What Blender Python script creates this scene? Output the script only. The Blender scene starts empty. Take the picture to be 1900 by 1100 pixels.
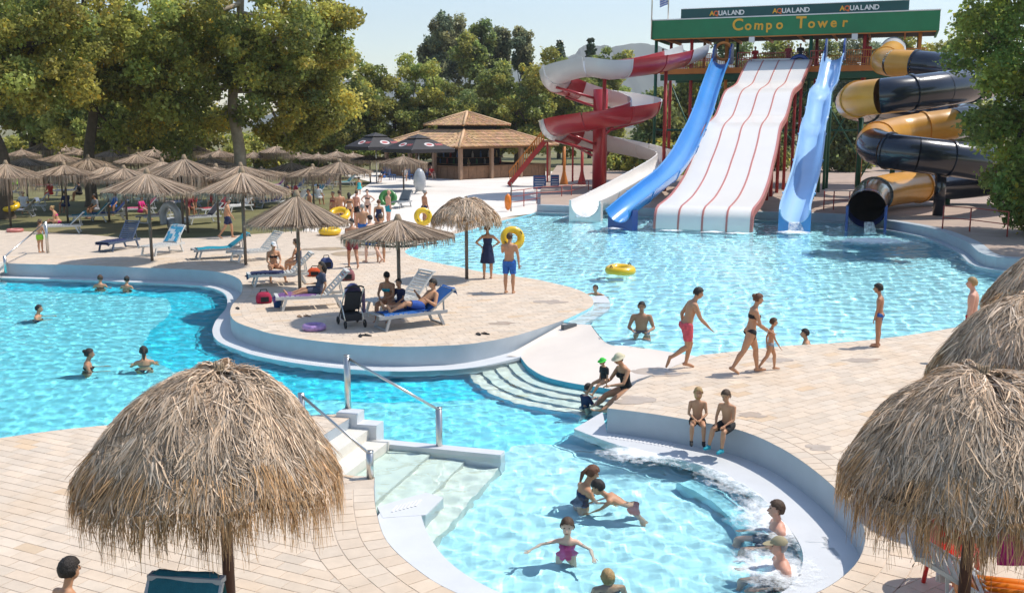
import bpy, bmesh, math, random
import numpy as np
from math import sin, cos, pi, radians, sqrt, atan2, tan
from mathutils import Vector, Matrix, Quaternion
from mathutils.geometry import delaunay_2d_cdt

S = bpy.context.scene
COL = S.collection
random.seed(7)
RNG = np.random.default_rng(11)

# ------------------------------------------------------------------ camera, sky, sun, exposure
F, CX, CY, HOR, H = 1850.0, 950.0, 550.0, 232.0, 4.8
TH = math.atan((CY - HOR) / F)
cam_d = bpy.data.cameras.new('camera'); cam = bpy.data.objects.new('camera', cam_d); COL.objects.link(cam)
cam.location = (0, 0, H); cam.rotation_euler = (pi / 2 - TH, 0, 0)
cam_d.sensor_width = 36; cam_d.lens = F / 1900 * 36; cam_d.clip_start = .1; cam_d.clip_end = 30000
S.camera = cam
SUN = Vector((1.0, 0.34, 1.68)).normalized()
W = bpy.data.worlds.new('World'); S.world = W; W.use_nodes = True
wn = W.node_tree
sky = wn.nodes.new('ShaderNodeTexSky'); sky.sky_type = 'NISHITA'; sky.sun_disc = False
sky.sun_elevation = math.asin(SUN.z); sky.sun_rotation = atan2(SUN.x, SUN.y)
sky.air_density = 1.1; sky.dust_density = .45; sky.ozone_density = .6; sky.altitude = 10
wn.nodes['Background'].inputs[1].default_value = 0.15
wn.links.new(sky.outputs[0], wn.nodes['Background'].inputs[0])
sun_d = bpy.data.lights.new('sun', 'SUN'); sun_d.energy = 4.0; sun_d.angle = radians(.5); sun_d.color = (1, .945, .86)
sun = bpy.data.objects.new('sun', sun_d); COL.objects.link(sun); sun.rotation_euler = SUN.to_track_quat('Z', 'Y').to_euler()
sun_d.cycles.is_caustics_light = True
vs = S.view_settings; vs.view_transform = 'Standard'; vs.look = 'None'; vs.gamma = 1; vs.exposure = 0.22
S.render.engine = 'CYCLES'
S.cycles.use_denoising = True; S.cycles.max_bounces = 10; S.cycles.transparent_max_bounces = 12
S.cycles.diffuse_bounces = 3; S.cycles.glossy_bounces = 4; S.cycles.transmission_bounces = 8
S.cycles.caustics_reflective = False; S.cycles.caustics_refractive = True
S.cycles.sample_clamp_indirect = 6.0; S.cycles.use_light_tree = False

# ------------------------------------------------------------------ helpers
def ray(px, py):
    xc, yc = (px - CX) / F, (CY - py) / F
    return Vector((xc, cos(TH) + yc * sin(TH), -sin(TH) + yc * cos(TH)))
def G(px, py, z=0.0):            # the place on the level z that the photograph shows at a pixel
    d = ray(px, py); s = (z - H) / d.z
    return Vector((d.x * s, d.y * s, z))
def D(px, py, y):                # the place at a distance y that the photograph shows at a pixel
    d = ray(px, py); s = y / d.y
    return Vector((d.x * s, y, H + d.z * s))
def G2(pts, z=0.0):
    return [G(a, b, z).to_2d() for a, b in pts]
def crom(pts, n=6, closed=False):
    P = [Vector(p) for p in pts]; out = []; N = len(P)
    rng = range(N) if closed else range(N - 1)
    for i in rng:
        if closed: a, b, c, d = P[i - 1], P[i], P[(i + 1) % N], P[(i + 2) % N]
        else: a, b, c, d = P[max(i - 1, 0)], P[i], P[i + 1], P[min(i + 2, N - 1)]
        for k in range(n):
            t = k / n
            out.append(.5 * ((2 * b) + (c - a) * t + (2 * a - 5 * b + 4 * c - d) * t * t + (3 * b - a - 3 * c + d) * t ** 3))
    if not closed: out.append(P[-1].copy())
    return out
def resample(pts, step):
    P = [Vector(p) for p in pts]; L = [0]
    for a, b in zip(P, P[1:]): L.append(L[-1] + (b - a).length)
    n = max(1, round(L[-1] / step)); out = []; j = 0
    for k in range(n + 1):
        s = L[-1] * k / n
        while j < len(P) - 2 and L[j + 1] < s: j += 1
        t = 0 if L[j + 1] == L[j] else (s - L[j]) / (L[j + 1] - L[j])
        out.append(P[j].lerp(P[j + 1], t))
    return out
def offs(pts, d, closed=False):   # shift a plan polyline to its left by d
    P = [Vector(p[:2]) for p in pts]; out = []; N = len(P)
    for i in range(N):
        a = P[i - 1] if (i or closed) else P[i]; b = P[(i + 1) % N] if (i < N - 1 or closed) else P[i]
        t = (b - a).normalized() if (b - a).length > 1e-9 else Vector((1, 0))
        out.append(P[i] + Vector((-t.y, t.x)) * d)
    return out
def inpoly(x, y, A):              # numpy, A (n,2)
    x = np.asarray(x, float); y = np.asarray(y, float); r = np.zeros(x.shape, bool)
    n = len(A); j = n - 1
    for i in range(n):
        xi, yi, xj, yj = A[i][0], A[i][1], A[j][0], A[j][1]
        if yi != yj:
            c = ((yi > y) != (yj > y)) & (x < (xj - xi) * (y - yi) / (yj - yi) + xi)
            r ^= c
        j = i
    return r
def fill(poly, holes=(), extra=()):
    V = []; E = []
    for ring in [poly, *holes]:
        b = len(V); n = len(ring)
        V += [Vector(p[:2]) for p in ring]; E += [(b + i, b + (i + 1) % n) for i in range(n)]
    V += [Vector(p[:2]) for p in extra]
    v, e, f, *_ = delaunay_2d_cdt(V, E, [], 0, 1e-5)
    v = [(p.x, p.y) for p in v]
    c = np.array([[sum(v[i][0] for i in t) / 3, sum(v[i][1] for i in t) / 3] for t in f])
    ok = inpoly(c[:, 0], c[:, 1], [tuple(p[:2]) for p in poly])
    for h in holes: ok &= ~inpoly(c[:, 0], c[:, 1], [tuple(p[:2]) for p in h])
    out = []
    for t, k in zip(f, ok):
        if k:
            a, b_, c_ = (v[i] for i in t)
            if (b_[0] - a[0]) * (c_[1] - a[1]) - (b_[1] - a[1]) * (c_[0] - a[0]) < 0: t = t[::-1]
            out.append(tuple(t))
    return v, out
def np_mesh(name, V, Q, tint=None, smooth=False):
    me = bpy.data.meshes.new(name); V = np.asarray(V, np.float32); Q = np.asarray(Q, np.int32); k = Q.shape[1]
    me.vertices.add(len(V)); me.vertices.foreach_set('co', V.ravel())
    me.loops.add(Q.size); me.loops.foreach_set('vertex_index', Q.ravel())
    me.polygons.add(len(Q)); me.polygons.foreach_set('loop_start', np.arange(0, Q.size, k, dtype=np.int32))
    if smooth: me.polygons.foreach_set('use_smooth', np.ones(len(Q), bool))
    if tint is not None:
        a = me.attributes.new('tint', 'FLOAT_COLOR', 'POINT')
        t = np.ones((len(V), 4), np.float32); t[:, :3] = tint; a.data.foreach_set('color', t.ravel())
    me.update(calc_edges=True); me.validate()
    return me
def link(name, me, mat=None, parent=None, loc=None, rz=0.0):
    o = bpy.data.objects.new(name, me); COL.objects.link(o)
    if mat is not None and not me.materials: me.materials.append(mat)
    if parent is not None: o.parent = parent
    if loc is not None: o.location = loc
    o.rotation_euler.z = rz
    return o
def empty(name, loc=(0, 0, 0), rz=0.0):
    o = bpy.data.objects.new(name, None); COL.objects.link(o); o.location = loc; o.rotation_euler.z = rz
    o.empty_display_size = .2
    return o
def tag(o, label=None, cat=None, group=None, kind=None):
    if label: o['label'] = label
    if cat: o['category'] = cat
    if group: o['group'] = group
    if kind: o['kind'] = kind
    return o
def copy_tree(o, parent=None):
    c = o.copy(); COL.objects.link(c); c.parent = parent
    for ch in list(o.children): copy_tree(ch, c)
    return c

class MB:
    def __init__(s, org=(0, 0, 0)): s.v = []; s.f = []; s.t = []; s.o = Vector(org); s.tint = None
    def add(s, V, Fc, tint=None):
        b = len(s.v); s.v += [tuple(Vector(p) - s.o) for p in V]; s.f += [tuple(i + b for i in q) for q in Fc]
        tt = tint if tint is not None else (s.tint or (1, 1, 1)); s.t += [tt] * len(V)
        return s
    def box(s, c, d, rz=0.0, tint=None, M=None):
        x, y, z = d[0] / 2, d[1] / 2, d[2] / 2; R = M or Matrix.Rotation(rz, 3, 'Z'); c = Vector(c)
        V = [c + R @ Vector(p) for p in ((-x, -y, -z), (x, -y, -z), (x, y, -z), (-x, y, -z), (-x, -y, z), (x, -y, z), (x, y, z), (-x, y, z))]
        return s.add(V, ((0, 3, 2, 1), (4, 5, 6, 7), (0, 1, 5, 4), (1, 2, 6, 5), (2, 3, 7, 6), (3, 0, 4, 7)), tint)
    def bar(s, p, q, w, h, tint=None):
        p, q = Vector(p), Vector(q); d = q - p; L = d.length
        R = d.to_track_quat('X', 'Z').to_matrix()
        return s.box((p + q) / 2, (L, w, h), tint=tint, M=R)
    def loft(s, rings, caps=True, closed=True, tint=None):
        n = len(rings[0]); V = [p for r in rings for p in r]; Fc = []
        for i in range(len(rings) - 1):
            for k in range(n if closed else n - 1):
                a = i * n + k; b = i * n + (k + 1) % n; Fc.append((a, b, b + n, a + n))
        if caps: Fc += [tuple(range(n))[::-1], tuple((len(rings) - 1) * n + k for k in range(n))]
        return s.add(V, Fc, tint)
    def tube(s, pts, r, n=8, caps=True, tint=None):
        P = [Vector(p) for p in pts]; rings = []; u = None
        for i, p in enumerate(P):
            t = (P[min(i + 1, len(P) - 1)] - P[max(i - 1, 0)]).normalized()
            if u is None: u = t.orthogonal().normalized()
            u = (u - t * u.dot(t)); u = u.normalized() if u.length > 1e-6 else t.orthogonal().normalized()
            w = t.cross(u); rr = r[i] if hasattr(r, '__len__') else r
            rings.append([p + (u * cos(2 * pi * k / n) + w * sin(2 * pi * k / n)) * rr for k in range(n)])
        return s.loft(rings, caps, True, tint)
    def lathe(s, prof, c=(0, 0, 0), n=20, tint=None, caps=True):
        c = Vector(c)
        return s.loft([[c + Vector((r * cos(2 * pi * k / n), r * sin(2 * pi * k / n), z)) for k in range(n)] for r, z in prof], caps, True, tint)
    def torus(s, c, R, r, n=28, m=12, rot=None, tint=None):
        c = Vector(c); rot = rot or Matrix.Identity(3); V = []; Fc = []
        for i in range(n):
            a = 2 * pi * i / n
            for j in range(m):
                b = 2 * pi * j / m; V.append(c + rot @ Vector(((R + r * cos(b)) * cos(a), (R + r * cos(b)) * sin(a), r * sin(b))))
        for i in range(n):
            for j in range(m): Fc.append((i * m + j, (i + 1) % n * m + j, (i + 1) % n * m + (j + 1) % m, i * m + (j + 1) % m))
        return s.add(V, Fc, tint)
    def ball(s, c, r, n=12, m=8, rot=None, tint=None):
        c = Vector(c); r = Vector(r) if hasattr(r, '__len__') else Vector((r, r, r)); rot = rot or Matrix.Identity(3)
        rings = []
        for i in range(m + 1):
            a = -pi / 2 + pi * i / m; ca = max(cos(a), .02)
            rings.append([c + rot @ Vector((r.x * ca * cos(2 * pi * k / n), r.y * ca * sin(2 * pi * k / n), r.z * sin(a))) for k in range(n)])
        return s.loft(rings, True, True, tint)
    def prism(s, poly, z0, z1, tint=None):
        v, t = fill(poly); n = len(v)
        s.add([(x, y, z1) for x, y in v], t, tint)
        P = [Vector(p[:2]) for p in poly]; k = len(P)
        ar = sum(P[i].x * P[(i + 1) % k].y - P[(i + 1) % k].x * P[i].y for i in range(k))
        V = [(p.x, p.y, z1) for p in P] + [(p.x, p.y, z0) for p in P]
        Q = [(i, i + k, (i + 1) % k + k, (i + 1) % k) for i in range(k)]
        if ar < 0: Q = [q[::-1] for q in Q]
        return s.add(V, Q, tint)
    def sheet(s, poly, z, holes=(), tint=None):
        v, t = fill(poly, holes); return s.add([(x, y, z) for x, y in v], t, tint)
    def build(s, name, mat=None, parent=None, smooth=False, loc=None, rz=0.0):
        me = bpy.data.meshes.new(name); me.from_pydata(s.v, [], s.f)
        if any(t != (1, 1, 1) for t in s.t):
            a = me.attributes.new('tint', 'FLOAT_COLOR', 'POINT')
            a.data.foreach_set('color', np.array([(*t, 1) for t in s.t], np.float32).ravel())
        else:
            a = me.attributes.new('tint', 'FLOAT_COLOR', 'POINT'); a.data.foreach_set('color', np.ones(4 * len(s.v), np.float32))
        if smooth is True: me.shade_smooth()
        elif smooth: me.shade_smooth(); me.set_sharp_from_angle(angle=smooth)
        me.update()
        return link(name, me, mat, parent, loc, rz)

# ------------------------------------------------------------------ materials
MATS = {}
def mat(name, col=(.5, .5, .5), rough=.6, var=.12, scale=6.0, bump=0.0, bscale=30.0, metal=0.0, spec=.5, coat=0.0, tint=True,
        transl=0.0, rand=0.0, stain=0.0, stain_col=(.3, .2, .12), detail=4.0, sss=0.0):
    m = bpy.data.materials.new(name); m.use_nodes = True; MATS[name] = m
    nt = m.node_tree; L = nt.links.new; p = nt.nodes['Principled BSDF']
    p.inputs['Roughness'].default_value = rough; p.inputs['Metallic'].default_value = metal
    p.inputs['Specular IOR Level'].default_value = spec; p.inputs['Coat Weight'].default_value = coat
    p.inputs['Coat Roughness'].default_value = .1
    tc = nt.nodes.new('ShaderNodeTexCoord')
    n1 = nt.nodes.new('ShaderNodeTexNoise'); n1.inputs['Scale'].default_value = scale; n1.inputs['Detail'].default_value = detail; n1.inputs['Roughness'].default_value = .65
    L(tc.outputs['Object'], n1.inputs['Vector'])
    mr = nt.nodes.new('ShaderNodeMapRange'); mr.inputs['From Min'].default_value = .28; mr.inputs['From Max'].default_value = .72
    mr.inputs['To Min'].default_value = 1 - var; mr.inputs['To Max'].default_value = 1 + var
    L(n1.outputs['Fac'], mr.inputs['Value'])
    def mul(a, b):
        x = nt.nodes.new('ShaderNodeMix'); x.data_type = 'RGBA'; x.blend_type = 'MULTIPLY'; x.inputs['Factor'].default_value = 1
        x.clamp_result = False
        for s_, v_ in ((x.inputs[6], a), (x.inputs[7], b)):
            if isinstance(v_, tuple): s_.default_value = (*v_[:3], 1)
            else: L(v_, s_)
        return x.outputs[2]
    c = mul(tuple(col), mr.outputs[0])
    if tint:
        at = nt.nodes.new('ShaderNodeAttribute'); at.attribute_name = 'tint'; c = mul(c, at.outputs['Color'])
    if rand:
        oi = nt.nodes.new('ShaderNodeObjectInfo'); r2 = nt.nodes.new('ShaderNodeMapRange')
        r2.inputs['To Min'].default_value = 1 - rand; r2.inputs['To Max'].default_value = 1 + rand
        L(oi.outputs['Random'], r2.inputs['Value']); c = mul(c, r2.outputs[0])
    if stain:
        n2 = nt.nodes.new('ShaderNodeTexNoise'); n2.inputs['Scale'].default_value = scale * .23; n2.inputs['Detail'].default_value = 6
        L(tc.outputs['Object'], n2.inputs['Vector'])
        r3 = nt.nodes.new('ShaderNodeMapRange'); r3.inputs['From Min'].default_value = .52; r3.inputs['From Max'].default_value = .75
        r3.inputs['To Max'].default_value = stain; L(n2.outputs['Fac'], r3.inputs['Value'])
        x = nt.nodes.new('ShaderNodeMix'); x.data_type = 'RGBA'; L(r3.outputs[0], x.inputs['Factor']); L(c, x.inputs[6]); x.inputs[7].default_value = (*stain_col, 1)
        c = x.outputs[2]
    L(c, p.inputs['Base Color'])
    if bump:
        n3 = nt.nodes.new('ShaderNodeTexNoise'); n3.inputs['Scale'].default_value = bscale; n3.inputs['Detail'].default_value = 4
        L(tc.outputs['Object'], n3.inputs['Vector'])
        b = nt.nodes.new('ShaderNodeBump'); b.inputs['Strength'].default_value = bump; b.inputs['Distance'].default_value = .02
        L(n3.outputs['Fac'], b.inputs['Height']); L(b.outputs[0], p.inputs['Normal'])
    if sss:
        p.inputs['Subsurface Weight'].default_value = sss; p.inputs['Subsurface Radius'].default_value = (.02, .008, .004)
    if transl:
        t = nt.nodes.new('ShaderNodeBsdfTranslucent'); L(c, t.inputs['Color'])
        mx = nt.nodes.new('ShaderNodeMixShader'); mx.inputs[0].default_value = transl
        L(p.outputs[0], mx.inputs[1]); L(t.outputs[0], mx.inputs[2])
        L(mx.outputs[0], nt.nodes['Material Output'].inputs['Surface'])
    return m
def water_mat(name, col):
    m = bpy.data.materials.new(name); m.use_nodes = True; nt = m.node_tree; nt.nodes.clear()
    o = nt.nodes.new('ShaderNodeOutputMaterial'); g = nt.nodes.new('ShaderNodeBsdfGlass')
    g.inputs['IOR'].default_value = 1.33; g.inputs['Roughness'].default_value = 0; g.inputs['Color'].default_value = (*col, 1)
    nt.links.new(g.outputs[0], o.inputs[0]); MATS[name] = m
    return m
mat('ground', (.16, .15, .06), .95, .35, .35, .4, 9, stain=.7, stain_col=(.33, .25, .13))
mat('paver', (.62, .52, .415), .8, .10, 3.0, .25, 60, stain=.45, stain_col=(.60, .44, .29))
mat('joint', (.575, .475, .375), .9, .15, 3.0, .2, 60)
mat('plaza', (.74, .69, .63), .85, .08, .4, .1, 8, stain=.3, stain_col=(.5, .42, .34))
mat('terrace', (.40, .30, .24), .85, .15, 1.0, .2, 10, stain=.4, stain_col=(.5, .38, .27))
mat('ramp', (.76, .67, .58), .55, .05, 1.2, .1, 40)
mat('white_plaster', (.62, .63, .64), .45, .05, 2.0, .08, 30, stain=.25, stain_col=(.55, .56, .55))
mat('wall_paint', (.40, .45, .49), .55, .06, 2.0, .08, 30)
mat('basin', (.20, .66, .78), .6, .06, .6)
mat('basin_shade', (.02, .56, .75), .6, .06, .6)  # basin blue with the shade beside the wall put into its colour
mat('basin_round', (.44, .70, .77), .6, .05, .6)
mat('basin_pale', (.40, .76, .86), .6, .05, .6)
mat('step_cream', (.70, .66, .58), .6, .08, 3.0)
mat('step_blue', (.06, .42, .58), .6, .08, 3.0)
mat('dark_grey', (.10, .11, .12), .6)
mat('grate', (.72, .72, .72), .5, .05, 5)
mat('steel', (.62, .60, .56), .28, .08, 3, metal=1.0)
water_mat('water', (.86, .985, 1.0)); water_mat('water_far', (.90, .985, 1.0))
# ------------------------------------------------------------------ the setting: plan lines read off the photograph
WL, WU = -.462, -.05                         # lower and upper water levels
left_edge = crom(G2([(-420, 474), (-180, 480), (24, 489), (150, 492), (250, 496), (350, 500), (400, 504), (430, 511), (447, 522), (449, 541), (438, 556),
                     (430, 567), (427, 582), (438, 597), (476, 611), (509, 620), (578, 631), (654, 639), (731, 643), (800, 642), (878, 637), (962, 621), (1046, 594)]), 5)
isle_end = crom(G2([(1046, 594), (1080, 578), (1100, 566), (1098, 552), (1082, 541), (1060, 533)]), 5)
isle_far = crom(G2([(1060, 533), (1000, 519), (960, 513), (900, 505), (850, 495), (790, 483), (757, 472), (756, 462), (800, 446), (870, 427), (930, 410), (985, 397)]), 4)
right_edge = crom(G2([(1127, 757), (1200, 766), (1280, 779), (1370, 797), (1440, 826), (1500, 864), (1560, 916), (1596, 965), (1605, 1000), (1590, 1042), (1545, 1082), (1480, 1112), (1350, 1150), (1150, 1172), (980, 1146), (850, 1100), (780, 1060), (718, 1003), (698, 945), (694, 905)]), 5)
deck_side = [G(1181, 709).to_2d(), G(1127, 757).to_2d()]
ST_O = Vector((-2.68, 16.07)); ST_E = Vector((-.28, -.96)).normalized(); ST_N = Vector((.96, -.28)).normalized()
near_edge = [ST_O.copy()] + crom(G2([(620, 768), (400, 777), (180, 790), (0, 812), (-250, 850), (-500, 900)]), 4)
notch = [Vector((-1.9, 13.18)), Vector((-3.42, 13.5)), ST_O]
near_right_shore = crom(G2([(1300, 658), (1340, 654), (1458, 641), (1546, 636), (1640, 627), (1720, 616), (1850, 592), (1960, 560)]), 4)
right_close = crom(G2([(1960, 560), (2010, 535), (1990, 512), (1920, 503)]) + G2([(1827, 495), (1789, 467), (1725, 441), (1649, 426), (1580, 415), (1504, 411), (1300, 405), (1100, 398), (997, 394)], WU), 4)
ramp_top = crom(G2([(1098, 600), (1127, 633), (1165, 638), (1216, 645), (1262, 652), (1300, 658)]), 4)
ramp_low = crom(G2([(966, 662), (973, 672), (984, 683), (1013, 699), (1064, 711), (1130, 721), (1160, 728)], -.38), 4)

lower_rim = [G(1181, 709).to_2d()] + right_edge[:] + notch[:2]
lower_out = left_edge + ramp_top + [G(1181, 709).to_2d()] + right_edge[:] + notch[:2] + near_edge + [Vector((-24, 12)), Vector((-24, 32))]
upper_out = isle_end + isle_far + list(reversed(right_close)) + list(reversed(near_right_shore)) + list(reversed(ramp_top))

# ground to the horizon, open where the pools are
g = MB(); R0 = 6000.0
g.sheet([(-R0, -400), (R0, -400), (R0, R0), (-R0, R0)], -.03, [offs(lower_out, 0.0, True), upper_out])
tag(g.build('ground', MATS['ground']), kind='structure')

left_top = G2([(985, 397), (940, 402), (860, 423), (780, 447), (700, 440), (560, 428), (430, 437), (343, 442), (229, 441), (153, 434), (0, 427), (-420, 415)])
left_deck_poly = left_edge + isle_end[1:] + isle_far[1:-2] + left_top[1:]
near_deck_poly = [right_edge[-k] for k in range(22, 0, -1)] + notch + near_edge[1:] + [Vector((-12, 9)), Vector((-9, 6.2)), Vector((2, 6.2)), Vector((2.0, 8.6))]
near_deck_poly = [p for p in near_deck_poly]
right_deck_poly = deck_side + right_edge[1:-22] + [Vector((2.0, 8.6)), Vector((2, 6.2)), Vector((12, 6.2)), Vector((16, 16)), Vector((17, 24))] + list(reversed(near_right_shore))
plaza_poly = left_top[:6] + G2([(600, 400), (640, 372), (668, 352), (690, 338), (640, 326), (640, 318), (1160, 318), (1120, 340), (1085, 380), (1010, 388)])

PIECES = []
def clip_rect(poly, R):           # part of a polygon inside a convex rectangle
    out = [tuple(p[:2]) for p in poly]
    for i in range(4):
        a, b = R[i], R[(i + 1) % 4]; src = out; out = []
        ex, ey = b[0] - a[0], b[1] - a[1]
        sd = [ex * (p[1] - a[1]) - ey * (p[0] - a[0]) for p in src]
        for k in range(len(src)):
            p, q, sp, sq = src[k - 1], src[k], sd[k - 1], sd[k]
            if (sp >= 0) != (sq >= 0):
                t = sp / (sp - sq); out.append((p[0] + (q[0] - p[0]) * t, p[1] + (q[1] - p[1]) * t))
            if sq >= 0: out.append(q)
        if not out: break
    return out
def area(p): return sum(p[i - 1][0] * p[i][1] - p[i][0] * p[i - 1][1] for i in range(len(p))) / 2
def pave(owner, poly, LW, ang, gap=.0038, ymax=37.0, ymin=6.5):
    L, Wd = LW; A = [tuple(p[:2]) for p in poly]; An = np.array(A)
    ca, sa = cos(ang), sin(ang); rot = np.array([[ca, sa], [-sa, ca]]); B = An @ rot.T
    u0, v0 = B.min(0); u1, v1 = B.max(0); rows = int((v1 - v0) / Wd) + 2; cols = int((u1 - u0) / L) + 3
    rr_, cc_ = np.meshgrid(np.arange(rows), np.arange(cols), indexing='ij'); rr_ = rr_.ravel(); cc_ = cc_.ravel()
    U = u0 + (cc_ - np.where(rr_ % 2, .5, 1.)) * L; Vv = v0 + rr_ * Wd
    uu = np.stack([U + gap, U + L - gap, U + L - gap, U + gap], 1); vv = np.stack([Vv + gap, Vv + gap, Vv + Wd - gap, Vv + Wd - gap], 1)
    RX, RY = uu * ca - vv * sa, uu * sa + vv * ca; CXm, CYm = RX.mean(1), RY.mean(1)
    keep = (CYm > ymin) & (CYm < ymax) & (np.abs(CXm) < CYm * .56 + 1.6); RX, RY = RX[keep], RY[keep]
    INS = inpoly(RX, RY, A)
    for i in range(len(RX)):
            rw = list(zip(RX[i].tolist(), RY[i].tolist())); cx, cy = RX[i].mean(), RY[i].mean(); ins = INS[i]
            d2 = ((An - (cx, cy)) ** 2).sum(1).min()
            if ins.all() and d2 > (L * .6) ** 2: pc = rw
            elif not ins.any() and d2 > (L * .6) ** 2: continue
            else:
                pc = clip_rect(A, rw)
                if len(pc) < 3 or abs(area(pc)) < .004: continue
                q = [pc[0]]
                for p in pc[1:]:
                    if abs(p[0] - q[-1][0]) + abs(p[1] - q[-1][1]) > .004: q.append(p)
                pc = q
                if len(pc) < 3: continue
                if area(pc) < 0: pc = pc[::-1]
            PIECES.append((cy * cy + cx * cx, owner, pc))
def coping(owner, line, w, step, rows=1, side=1, gap=.007):
    P = resample(line, step)
    for r in range(rows):
        a = offs(P, side * w * r); b = offs(P, side * w * (r + 1))
        for i in range(len(P) - 1):
            t0 = .5 if r % 2 else 0.
            k = min(i + 1, len(P) - 1)
            A0, A1, B0, B1 = a[i].lerp(a[k], 0), a[k], b[i], b[k]
            if t0:
                k2 = min(i + 2, len(P) - 1); A0, A1 = a[i].lerp(a[k], .5), a[k].lerp(a[k2], .5); B0, B1 = b[i].lerp(b[k], .5), b[k].lerp(b[k2], .5)
            q = [A0, A1, B1, B0]; c = sum(q, Vector((0, 0))) / 4
            if abs(c.x) > c.y * .56 + 1.6 or c.y < 6.5: continue
            q = [tuple(c + (p - c) * (1 - 2 * gap / w)) for p in q]
            if area(q) < 0: q = q[::-1]
            PIECES.append((c.length_squared, owner, q))
def region(name, poly, z=-.006):
    b = MB(); b.sheet(poly, z); o = b.build(name, MATS['joint']); return tag(o, kind='structure')
left_deck = region('left_deck', left_deck_poly); near_deck = region('near_deck', near_deck_poly); right_deck = region('right_deck', right_deck_poly)
b = MB(); b.sheet(plaza_poly, -.004); tag(b.build('plaza', MATS['plaza']), kind='structure')
# coping bricks along the rims, pavers inside them
isl_rim = left_edge[10:] + isle_end[1:]
CW = .28
coping(left_deck, isl_rim + isle_far[1:18], CW, .26, 1, 1)
coping(right_deck, right_edge[:-22], CW, .24, 2, 1)
coping(near_deck, right_edge[-21:], CW, .24, 3, 1)
coping(right_deck, list(reversed(near_right_shore)), CW, .30, 1, 1)
def inset(full, rims):            # swap the rim vertices of a region for the inset ones
    mp = {}
    for line, d in rims:
        o_ = offs(line, d)
        for a, b_ in zip(line, o_): mp[(round(a.x, 4), round(a.y, 4))] = b_
    return [mp.get((round(p[0], 4), round(p[1], 4)), Vector(p[:2])) for p in full]
pave(left_deck, inset(left_deck_poly, [(left_edge[:11], .02), (isl_rim + isle_far[1:18], CW)]), (.42, .21), .35)
pave(right_deck, inset(right_deck_poly, [(right_edge[:-22], 2 * CW), (list(reversed(near_right_shore)), CW)]), (.42, .21), .62, ymax=27)
pave(near_deck, inset(near_deck_poly, [(right_edge[-21:], 3 * CW)]), (.36, .18), -.45)
PIECES.sort(key=lambda t: t[0])
def paver_geo(mb, q, rr):
    n = len(q); z1 = rr.uniform(-.0012, .0016); k = rr.gauss(1, .04); w = rr.random()
    tint = (k * (1 + .04 * w), k * (1 - .01 * w), k * (1 - .06 * w))
    if rr.random() < .03: tint = (tint[0] * .97, tint[1] * .88, tint[2] * .76)
    c = (sum(p[0] for p in q) / n, sum(p[1] for p in q) / n)
    V = [(p[0], p[1], -.008) for p in q] + [(p[0], p[1], z1 - .0015) for p in q] + [(c[0] + (p[0] - c[0]) * .97, c[1] + (p[1] - c[1]) * .97, z1) for p in q]
    Fc = [(i, (i + 1) % n, n + (i + 1) % n, n + i) for i in range(n)] + [(n + i, n + (i + 1) % n, 2 * n + (i + 1) % n, 2 * n + i) for i in range(n)] + [tuple(2 * n + i for i in range(n))]
    mb.add(V, Fc, tint)
rr = random.Random(3); rest = {}
for i, (d, owner, q) in enumerate(PIECES):
    if i < 300:
        b = MB((q[0][0], q[0][1], 0)); paver_geo(b, q, rr); b.build('paver', MATS['paver'], owner, loc=(q[0][0], q[0][1], 0))
    else: paver_geo(rest.setdefault(owner.name, MB()), q, rr)
for nm, b in rest.items(): tag(b.build('paving', MATS['paver'], bpy.data.objects[nm]), kind='stuff')

# lower pool: floor, walls, gutters, steps
def ribbon(line, z0, z1, mb=None, flip=False):
    mb = mb or MB(); n = len(line)
    V = [(p[0], p[1], z0) for p in line] + [(p[0], p[1], z1) for p in line]
    Q = [(i, i + 1, n + i + 1, n + i) for i in range(n - 1)]
    return mb.add(V, [q[::-1] for q in Q] if flip else Q)
b = MB(); b.sheet(offs(lower_out, .02, True), -1.20); lower = tag(b.build('lower_pool', MATS['basin']), kind='structure')
rest_rim = [ramp_top[-1]] + lower_out[len(left_edge) + len(ramp_top):] + [lower_out[0]]
ribbon(lower_out + [lower_out[0]], -1.5, -.55).build('basin_side', MATS['basin'], lower, smooth=radians(40))
for ln in (left_edge, rest_rim): ribbon(ln, -.56, 0).build('pool_wall', MATS['wall_paint'], lower, smooth=radians(40))
b = MB(); b.sheet(offs(upper_out, 0, True), -1.15); upper = tag(b.build('upper_pool', MATS['basin_pale']), kind='structure')
ring = upper_out + [upper_out[0]]; nrt = len(ramp_top)
ribbon(ring[:-nrt] , -1.2, -.008).build('basin_side', MATS['basin_pale'], upper, smooth=radians(40))
ribbon(ring[-nrt - 1:] , -1.2, -.055).build('basin_side', MATS['basin_pale'], upper, smooth=radians(40))
def gutter(outer, inner, z=-.44, zb=-.8, name='gutter'):
    b = MB(); b.prism(list(outer) + list(reversed(inner)), zb, z); o = b.build(name, MATS['white_plaster'], lower); return o
go = [p for p in left_edge if p.y < 60]
gutter(go[4:], [p for p in offs(go, -.46)][4:])
rin = crom(G2([(1065, 795), (1150, 826), (1300, 862), (1400, 912), (1466, 982), (1490, 1030), (1474, 1078), (1420, 1112), (1300, 1145), (1150, 1150), (1000, 1120), (905, 1088), (832, 1040), (792, 985), (775, 930)], -.44), 5)
gl = [G(1118, 764, -.44).to_2d()] + right_edge
gutter(gl + [Vector((-1.75, 13.3))], rin)
b = MB(); b.sheet(rin + G2([(735, 870), (800, 815), (905, 830), (960, 800), (1040, 800)], WL), -1.15); b.build('round_floor', MATS['basin_round'], lower)
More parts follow.
